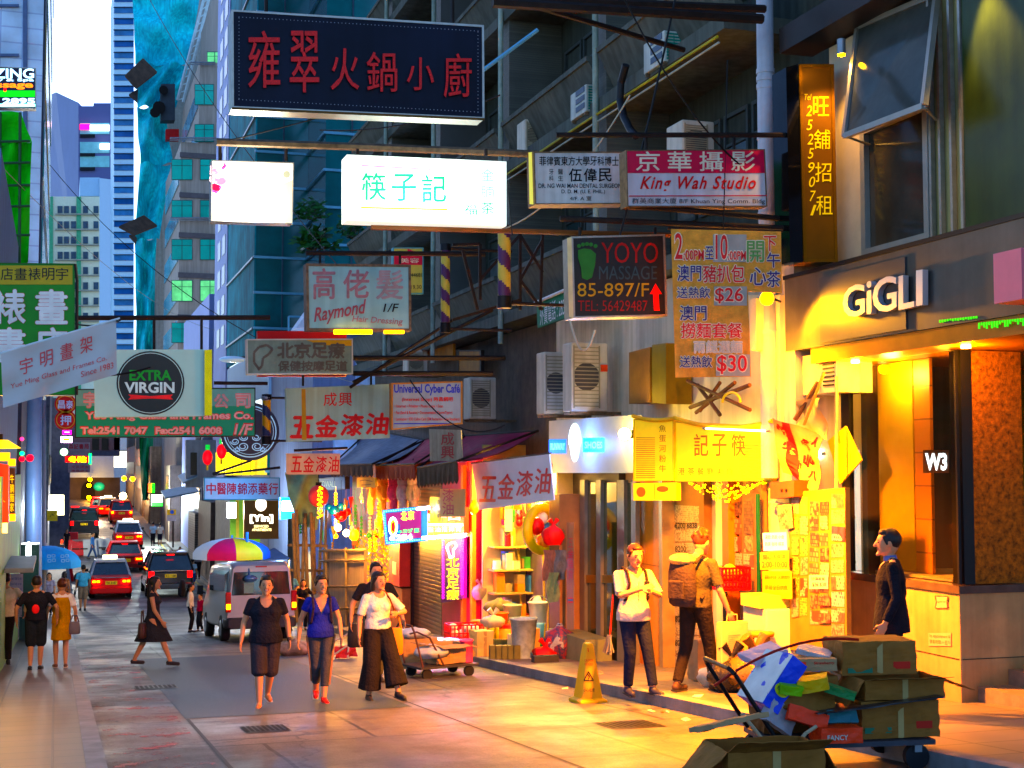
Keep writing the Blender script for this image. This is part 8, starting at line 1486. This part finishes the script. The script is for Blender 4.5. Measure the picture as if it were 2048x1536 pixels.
L10=feet(121,1335,KH);p10,h10,j10,s10=person('woman in a sleeveless tan dress over a white tee, back to us',L10,rad(184),heightpx(L10,175),True,{-1:(-.1,.02,0),1:(.1,0,0)},{-1:((-.1,-.04,-.5),(-.5,1,0)),1:((.12,-.02,-.49),(.5,1,0))},('white',(.62,.58,.5)),.7,('round',.02),('skirt','tan',(.4,.2,.05),.46),(.12,.06,.04),'bun',BROWNH,1,1.0,.011,face=False,barefoot=True)
m=MB();m.smooth=True;m.loft([[Vector((rx*math.cos(a),ry*math.sin(a),z))*s10 for a in[2*math.pi*i/20 for i in range(20)]]for z,rx,ry in((.86,.186,.142),(1.05,.172,.135),(1.25,.178,.142),(1.36,.14,.125))]);m.build('dress_bodice',cloth_m('tan',(.4,.2,.05)),p10,local=True)
gobag('small grey bag at the hip of the woman in the tan dress',at_world(p10,(-.2,.06,1.0*s10)),(.12,.1,.1),.18,.09,.2,.1)
L11=feet(8,1330,KH);p11,h11,j11,s11=person('man in a cream long-sleeved shirt and black trousers cut by the left edge',L11,rad(190),heightpx(L11,182),False,{-1:(.05,0,0),1:(-.12,.02,0)},{1:((.1,-.15,-.4),(.9,.6,0)),-1:((-.18,-.12,-.42),(-.9,.6,0))},('cream_shirt',(.6,.5,.36)),1.9,('round',.02),('trousers','black4',(.015,.012,.012)),(.02,.02,.02),'short',None,0,1.08,.012,face=False)
def far(label,px,py,Y,npx,rz,fem=False,top=('grey',(.2,.2,.22)),bottom=('trousers','black',BLK),hair='short',legs=None,arms=None,sleeve=.7,off=0.,shoe=(.03,.03,.03),wide=1.,face=False,hm=None,skin=0):
    p=WY(px,py,Y);p.z=g(Y)+off;return person(label,p,rad(rz),npx*((p-CAM).dot(FW))/F,fem,legs or{-1:(.06,0,0),1:(-.06,.01,0)},arms,top,sleeve,('round',.03),bottom,shoe,hair,hm,skin,wide,.018,face=face)
far('bald man in a blue shirt standing behind the van with folded hands',574,1262,34.5,122,5,False,('blue_shirt',(.04,.1,.3)),hair='bald',arms={-1:((.1,-.26,-.3),(-1,.4,-.5)),1:((-.1,-.26,-.3),(1,.4,-.5))},off=KH,wide=1.15,face=True)
far('dark-haired woman in black leaning beside the bald man',606,1262,34.2,100,-8,True,('black',BLK),hair='long',arms={-1:((.1,-.25,-.28),(-1,.4,-.5)),1:((.08,-.2,-.4),(1,.4,-.5))},off=KH,face=True)
p_,*_=far('man in white shirt and black trousers standing in profile left of the van',380,1237,38,96,80,False,('white',(.62,.58,.5)),hair='short',sleeve=1.9,legs={-1:(0,0,0),1:(.02,0,0)},face=True);pack('black bag on the back of the man left of the van',p_,1,BLK,straps=False,name='shoulder_bag')
far('boy in a dark red top holding something beside the man left of the van',401,1238,38.3,75,-60,False,('dark_red',(.25,.02,.04)),hair='short',sleeve=1.8,face=True)
far('man in a sky-blue T-shirt and khaki shorts walking away near the left kerb',165,1238,54,90,180,False,('sky_blue',(.12,.4,.55)),('shorts','khaki',(.22,.17,.12),.02),legs={-1:(-.08,0,0),1:(.06,0,0)},wide=1.05,skin=1)
far('woman in a grey top under the blue parasol facing us',97,1228,49,84,0,True,('grey_lilac',(.25,.25,.33)),hair='long',off=KH,face=True);far('woman in a brown sleeveless top under the blue parasol, back turned',127,1230,49.5,84,170,True,('brown',(.2,.08,.04)),hair='bob',sleeve=0,off=KH,skin=1)
far('man in blue shirt and jeans striding past the white barriers',185,1081,82,53,75,False,('denim_blue',(.08,.2,.45)),('trousers','jeans',(.03,.06,.15)),legs={-1:(.3,0,0),1:(-.3,.04,0)},sleeve=1.5)
far('person in a pale blue shirt, left of the pair walking up the right pavement',306,1072,89,47,180,False,('pale_blue',(.35,.5,.62)),off=KH);far('person in white T-shirt and shorts, right of the pair on the right pavement',320,1071,89,45,175,False,('white',(.62,.58,.5)),('shorts','navy',NAVY,.0),off=KH)
far('woman in white top and blue shorts seen from behind near the black off-road car',385,1146,62,62,180,True,('pale_blue',(.35,.5,.62)),('shorts','blue_shorts',(.03,.06,.25),-.3),hair='pony',off=KH);far('grey-shirted man walking away above the rainbow parasol',396,1112,68,64,180,False,('grey2',(.16,.17,.2)),off=KH,wide=1.1)
far('dark figure with long hair by the shutters on the right pavement',360,1098,72,50,20,True,('brown2',(.06,.04,.03)),hair='long',off=KH);far('person with a red cap on the far left pavement',124,1072,78,48,160,True,('black',BLK),hair='bob',off=KH,hm=mat('red_cap',(.7,.08,.05),.6));far('small figure in black on the far left pavement near the light box',134,1062,86,44,0,True,('black',BLK),hair='long',off=KH)
# = FOREGROUND PROPS
c=WG(1176,1404);wc=thing('caution_cone','tall yellow four-sided caution cone with black warning marks at the kerb','cone',c);CY_=mat('cone_yellow',(.72,.42,.04),.45,var=.06)
def sq(r,z,rz=.08):return[c+Vector((r*math.cos(a+rz+math.pi/4),r*math.sin(a+rz+math.pi/4),z))for a in[i*math.pi/2 for i in range(4)]]
m=MB();m.loft([sq(.19,.06),sq(.075,.68),sq(.06,.70)]);m.build('body',CY_,wc,bevel=.015);m=MB();m.loft([sq(.25,.0),sq(.25,.035),sq(.2,.06)]);m.build('foot',CY_,wc,bevel=.01)
f0,f1=sq(.19,.06),sq(.075,.68);ed=sorted(range(4),key=lambda i:(f0[i]-CAM).length)[:2];ia,ib=sorted(ed,key=lambda i:f0[i].x);nrm=(f0[ib]-f0[ia]).cross(f1[ia]-f0[ia]).normalized();nrm=nrm if nrm.y<0 else-nrm
b=Board('x','','',(1176,1350,1177,1351),Plane(f0[ia]+nrm*.004,nrm),.001,CY_,root=wc)
b.line([(1168,1361),(1177,1343),(1187,1361),(1168,1361)],2,BLKP,'warning_triangle');b.line([(1175,1349),(1179,1354),(1176,1359)],1.8,BLKP,'warning_triangle');b.text('小心地滑',(1167,1376,1189,1384),BLKP);b.text('CAUTION',(1169,1318,1186,1323),REDP);b.text('WET FLOOR',(1169,1326,1186,1331),REDP);b.line([(1176,1296),(1177,1304)],1.5,REDP);b.done()
KZ=.57;tc=Vector((6.0,10.1,g(10.05)+.02));tr=thing('cardboard_trolley','loaded hand trolley with black tube handle under the pile of boxes','trolley',tc,rad(-8));m=MB();m.bb(-.62,.68,-.4,.4,.2,.24);m.build('deck',mat('trolley_deck',(.05,.05,.055),.5,.3),tr,local=True);m=MB();m.tube([(-.6,-.36,.24),(-.95,-.36,.78),(-.98,-.3,.82),(-.98,.3,.82),(-.95,.36,.78),(-.6,.36,.24)],.018,8);m.build('handle',BLACK,tr,local=True)
for x in(-.55,.55):
    for y in(-.32,.32):m=MB();m.cyl((x,y-.03,.1),(x,y+.03,.1),.1,n=16);wh=m.build('wheel',TYRE,tr,local=True);m=MB();m.bb(x-.03,x+.03,y-.05,y+.05,.14,.2);m.build('fork',GALV,wh,local=True)
def TW(x,y,z):return tc+Matrix.Rotation(rad(-8),3,'Z')@Vector((x,y,.25+(z-.25)*KZ))
def tcar(*a,**k):a=list(a);a[4]-=rad(20);r=carton(*a,**k);r.scale=(.8,.8,.57);return r
def mark(rt,d,quads):
    for nm,mm,(x0,z0,x1,z1)in quads:m=MB();m.bb(x0,x1,-d/2-.004,-d/2-.001,z0,z1);m.build(nm,mm,rt,local=True)
def wtext(rt,d,s_,x0,z0,x1,z1,mm,sh=0):vs,fs,_,_=glyphs(s_,.02,sh);m=MB();m.add([(x0+(x1-x0)*a,-d/2-.006,z0+(z1-z0)*b_)for a,b_ in vs],fs);m.build('lettering',mm,rt,local=True)
GRN=mat('print_green',(.03,.13,.07),.6);RDI=mat('print_red_ink',(.4,.04,.03),.6);ORG=mat('print_orange',(.75,.09,.02),.5);BLU=mat('box_blue',(.015,.05,.45),.4)
bx=tcar('cardboard_box','brown produce box with red oval and green bar at the bottom right of the trolley',TW(.42,-.1,.25),(.82,.6,.5),rad(12),CARD,False,'boxes on the trolley');mark(bx,.6,[('green_bar',GRN,(-.38,.07,-.1,.15)),('red_oval',RDI,(.16,.12,.33,.22))])
bx=tcar('cardboard_box','matching brown produce box standing highest at the right of the trolley',TW(.36,.1,1.06),(.78,.55,.46),rad(10),CARD,False,'boxes on the trolley',seed=2);mark(bx,.55,[('green_bar',GRN,(-.34,.03,-.08,.1)),('red_oval',RDI,(.14,.08,.32,.18))])
tcar('cardboard_box','plain open brown box squeezed between the two produce boxes',TW(.45,-.15,.78),(.85,.5,.27),rad(14),CARD,True,'boxes on the trolley',fa=(.3,-.9,-1.1,-.5))
bx=tcar('cardboard_box','long low fruit tray box with a red strawberry print on top of the pile',TW(-.28,.1,1.12),(.72,.45,.17),rad(8),CARD2,False,'boxes on the trolley');mark(bx,.45,[('blue_corner',mat('print_blue_ink',(.1,.15,.35),.6),(-.2,.0,-.1,.06)),('blue_corner',mat('print_blue_ink',(.1,.15,.35),.6),(.08,.0,.18,.06)),('strawberry',ORG,(-.05,.05,.04,.14))]);wtext(bx,.45,'Strawberry',.12,.09,.33,.14,RDI)
bx=tcar('cardboard_box','white and blue box with a yellow oval leaning at the left of the pile',TW(-.72,-.2,.72),(.2,.5,.78),rad(22),BLU,False,'boxes on the trolley',tape=False,tilt=(0,rad(38)));m=MB();m.bb(-.103,.103,-.254,.254,.0,.78);m=MB();m.bb(-.106,-.101,-.25,.25,0,.78);m.build('white_side',mat('box_white',(.7,.68,.62),.5),bx,local=True);m=MB();m.cyl((0,-.252,.3),(0,-.258,.3),.085,n=24);m.build('oval_badge',mat('badge_yellow',(.6,.6,.05),.5),bx,local=True);wtext(bx,.515,'NAVEL',-.06,.27,.06,.33,mat('badge_green',(.02,.1,.05),.5))
for i,(x,y,z,d,rz,mm,l_,tt)in enumerate(((-.35,-.3,.62,(.62,.05,.42),20,CARD,'flattened brown carton leaning on the front of the pile',(rad(-18),rad(12))),(-.62,-.33,.45,(.4,.1,.32),40,mat('box_grey_print',(.35,.33,.33),.5),'grey-white printed pack wedged by the trolley handle',(0,rad(30))),(-.3,-.34,.95,(.3,.2,.16),-10,mat('pack_yellow',(.6,.38,.03),.5),'yellow pack lying in the middle of the pile',(rad(10),rad(-12))),(-.52,-.34,.93,(.24,.2,.12),12,mat('pack_lime',(.2,.42,.05),.5),'lime green pack left of the yellow pack',(rad(15),rad(8))),(-.1,-.36,.86,(.3,.15,.1),-15,mat('pack_green',(.03,.16,.05),.5),'dark green pack below the yellow pack',(0,rad(15))),(-.4,-.42,.50,(.42,.06,.2),12,ORG,'orange-red printed pack at the front of the pile',(rad(-20),rad(18))),(-.15,-.4,.26,(.42,.3,.2),12,ORG,'orange box end with white lettering low on the trolley',(0,0)),(-.1,-.42,.5,(.3,.05,.16),5,mat('pack_teal',(.03,.12,.13),.5),'teal and white pack beside the orange-red one',(rad(-25),0)),(-.3,.2,.25,(.7,.5,.4),12,CARD3,'dark brown box inside the pile under the fruit tray',(0,0)),(-.28,.12,.68,(.75,.5,.36),8,CARD,'brown box in the middle of the pile behind the packs',(0,0)),(-.55,.1,1.3,(.4,.3,.08),25,mat('pack_pink_blue',(.5,.4,.45),.5),'crumpled pink and blue pack on top of the fruit tray',(rad(10),rad(-15))),(-.1,.15,1.3,(.34,.3,.07),-15,mat('pack_pale',(.45,.42,.4),.5),'pale flattened pack on top of the fruit tray',(rad(6),rad(12))),(.2,-.3,.71,(1.3,.5,.012),10,mat('black_tarp',(.02,.02,.022),.3),'black plastic sheet hanging between the stacked boxes',(rad(-4),rad(-6))))):
    r_=tcar('packaging',l_,TW(x,y,z),d,rad(rz),mm,False,None,tape=False,tilt=tt)
    if i==6:wtext(r_,.3,'FANCY',-.15,.05,.06,.12,NW)
solo(MB().tube(sag(TW(-1.1,-.3,1.02),TW(.05,-.4,1.62),-.12,12),.012,6),'bungee_cord',mat('red_cord',(.3,.03,.02),.5),'thin red cord stretched over the top of the cardboard pile','cord')
solo(MB().tube([TW(-.95,-.5,.7)]+[TW(-.9+.5*t_,-.52,.62-1.0*t_*(1-t_)*1.4-.1*t_)for t_ in[i/12 for i in range(1,12)]]+[TW(-.35,-.5,.5)],.014,6),'rope_loop',mat('rope_pale',(.4,.32,.2),.8),'loop of pale rope hanging from the trolley front','rope')
bx=carton('cardboard_box','big open brown box with raised flaps on the road at the bottom edge',WG(1530,1590,.003),(.72,.45,.36),rad(-6),CARD,True,None,fa=(.5,-.7,-.8,-1.0))
carton('cardboard_box','pale flattened box lid lying tilted on the big open box',WG(1530,1590,.003)+Vector((-.12,.3,.45)),(.5,.3,.03),rad(10),CARD2,False,None,tape=False,tilt=(rad(-14),rad(-6)))
BGM_=mat('black_bag',(.012,.012,.012),.22,bump=.6,scale=8);bag('shiny black rubbish bag on the pavement behind the trolley, left of two',WG(1463,1383,KH),.23,.42,BGM_,21,'black rubbish bags behind the trolley');bag('brown-tinted rubbish bag on the pavement right of the black bag',WG(1512,1384,KH),.26,.5,mat('brown_bag',(.16,.09,.03),.25,bump=.6,scale=8),22,'black rubbish bags behind the trolley')
st_=thing('round_stool','round-topped metal stool behind the rubbish bags','stool',WG(1530,1385,KH)+Vector((.2,.5,0)));q=st_.location;MB().lathe(q,[(.17,.58),(.18,.6),(.18,.63),(.0,.64)],18).build('seat',mat('stool_wood',(.35,.18,.05),.5),st_)
for a in range(4):t_=a*math.pi/2+.5;MB().tube([q+Vector((.13*math.cos(t_),.13*math.sin(t_),.578)),q+Vector((.2*math.cos(t_),.2*math.sin(t_),0))],.014,6).build('leg',BLACK,st_)
basket('red plastic basket of packets hung beside the backpacker',PX(8.15).at(1462,1178),.38,.3,.26,mat('basket_red',(.7,.05,.02),.4))
carton('cardboard_box','pale carton with rounded notch standing behind the backpacker',WG(1420,1365,KH)+Vector((.1,.3,0)),(.4,.25,.5),.1,CARD2,False)
bag('white and red carrier bag on the pavement by the backpacker',WG(1425,1372,KH),.14,.26,mat('bag_white',(.7,.6,.45),.5),31)
solo(MB().bb(8.0,8.36,16.0,17.0,g(16.5),g(16.5)+KH+.12),'wooden_step',mat('ochre_step',(.4,.25,.06),.6,var=.2),'low ochre wooden step in front of the tea shop hatch','step')
bx=thing('display_fridge','low glass-fronted cabinet of stacked boxes under the yellow notices','cabinet',Vector((8.25,15.5,g(15.5)+KH)));q=bx.location;m=MB();m.bb(8.1,8.5,15.15,15.75,q.z,q.z+.95);m.build('body',mat('cabinet_pale',(.5,.52,.4),.3,var=.1),bx,bevel=.02);m=MB();m.bb(8.05,8.5,15.2,15.7,q.z+.955,q.z+1.1);m.build('tray',mat('tray_yellow',(.7,.55,.15),.5),bx)
c2=WG(880,1352);t2=thing('flat_trolley','small flat trolley with a bent tube handle carrying boxes near the red shop','trolley',c2,rad(15));m=MB();m.bb(-.5,.5,-.3,.3,.16,.19);m.build('deck',mat('trolley_deck',(.05,.05,.055),.5,.3),t2,local=True);m=MB();m.tube([(-.45,-.28,.19),(-.6,-.28,.72),(-.6,-.2,.8),(-.6,.2,.8),(-.6,.28,.72),(-.45,.28,.19)],.016,8);m.tube([(-.1,-.3,.19),(-.35,-.3,.62),(-.4,.0,.68),(-.35,.3,.62)],.014,6);m.build('handle',mat('rusty_tube',(.1,.05,.04),.5,.4),t2,local=True)
for x in(-.36,.36):
    for y in(-.24,.24):m=MB();m.cyl((x,y-.025,.08),(x,y+.025,.08),.08,n=14);m.build('wheel',TYRE,t2,local=True)
def T2(x,y,z):return c2+Matrix.Rotation(rad(15),3,'Z')@Vector((x,y,z))
carton('cardboard_box','tan box with green print on the small flat trolley',T2(.08,0,.2),(.5,.4,.28),rad(15),CARD2,True,None,seed=4);bag('pale blue-white bag lying across the small flat trolley',T2(-.2,-.1,.3),.2,.2,mat('bag_blue_white',(.45,.5,.55),.5),41,ears=False)
pt_=solo(MB().lathe(T2(.4,-.1,.2),[(.1,0),(.1,.3),(.11,.3),(.11,.33),(.09,.33),(.09,.02)],14),'pink_tub',mat('pink_tub',(.75,.12,.28),.4),'bright pink tub standing on the small flat trolley','tub')
carton('cardboard_box','tan carton behind the small flat trolley with a pale bag on it',T2(.1,.9,.02),(.55,.4,.45),rad(5),CARD2,False);bag('white bag on the tan carton behind the flat trolley',T2(.05,.9,.48),.2,.16,mat('bag_blue_white',(.45,.5,.55),.5),43,ears=False);carton('plastic_crate','clear plastic crate right of the tan carton behind the trolley',T2(.62,.85,.02),(.35,.3,.4),0,mat('clear_crate',(.5,.48,.45),.2),False,tape=False)
c3=WG(690,1318);fr_=thing('folded_frame','collapsed pale tube frame with red cloth lying at the right kerb','frame',c3);m=MB();m.tube([c3+Vector((-.25,0,.05)),c3+Vector((.45,0,.5))],.018);m.tube([c3+Vector((-.2,.1,.3)),c3+Vector((.45,.1,.62))],.018);m.tube([c3+Vector((.05,0,0)),c3+Vector((.1,.1,.5))],.018);m.build('tube',mat('pale_tube',(.5,.42,.35),.4,.4),fr_);mb,_=cloth([(668,1294),(712,1288),(714,1312),(672,1318)],PY(c3 .y+.05),8,6,.05,5,None);mb.build('cloth',mat('red_grey_cloth',(.4,.05,.06),.7,var=.6,scale=6),fr_)
bag('dark red and grey bundle beside the collapsed frame',WG(588,1310),.3,.3,mat('bundle_grey',(.2,.15,.13),.8,var=.5,scale=8),51,name='cloth_bundle',ears=False)
c4=WY(164,1138,62);c4 .z=g(62);pc_=thing('pushchair','black covered pushchair standing on the road left of the taxis','pushchair',c4);m=MB();m.ell(c4+Vector((0,0,.75)),(.34,.35,.3));m.build('hood',mat('pushchair_black',(.02,.022,.03),.5),pc_);m=MB();m.box(c4+Vector((0,-.1,.5)),(.5,.5,.25));m.build('seat',mat('pushchair_black',(.02,.022,.03),.5),pc_);m=MB();m.tube([c4+Vector((.3,0,.9)),c4+Vector((.45,.3,1.05))],.02);m.tube([c4+Vector((-.25,-.3,.1)),c4+Vector((-.2,0,.5))],.02);m.tube([c4+Vector((.25,-.3,.1)),c4+Vector((.2,0,.5))],.02);m.build('tube',GALV,pc_)
for x in(-.28,.28):
    for y in(-.3,.3):m=MB();m.cyl(c4+Vector((x-.02,y,.12)),c4+Vector((x+.02,y,.12)),.12,n=14);m.build('wheel',TYRE,pc_)
rr=random.Random(77)
for k in range(26):
    if k<16:p=Vector((rr.uniform(6.1,6.5),rr.uniform(13,27),0));p.z=g(p.y)+.006
    else:p=Vector((rr.uniform(6.9,7.6),rr.uniform(13,24),0));p.z=g(p.y)+KH+.006
    m=MB();a=rr.uniform(0,3);s_=rr.uniform(.03,.09);u=Vector((math.cos(a),math.sin(a),0))*s_;v=Vector((-math.sin(a),math.cos(a),rr.uniform(0,.3)))*s_*.6;m.hexa([p-u,p+v,p+u+Vector((0,0,.01)),p-v],[q+Vector((0,0,.004))for q in(p-u,p+v,p+u+Vector((0,0,.01)),p-v)]);solo(m,'paper_scrap',[NW,CARD2,PR[0],GC[0]][k%4],'small paper scrap lying in the right gutter' if k<16 else 'small paper scrap on the right pavement slabs','litter','scraps of litter in the right gutter' if k<16 else 'scraps of litter on the right pavement')
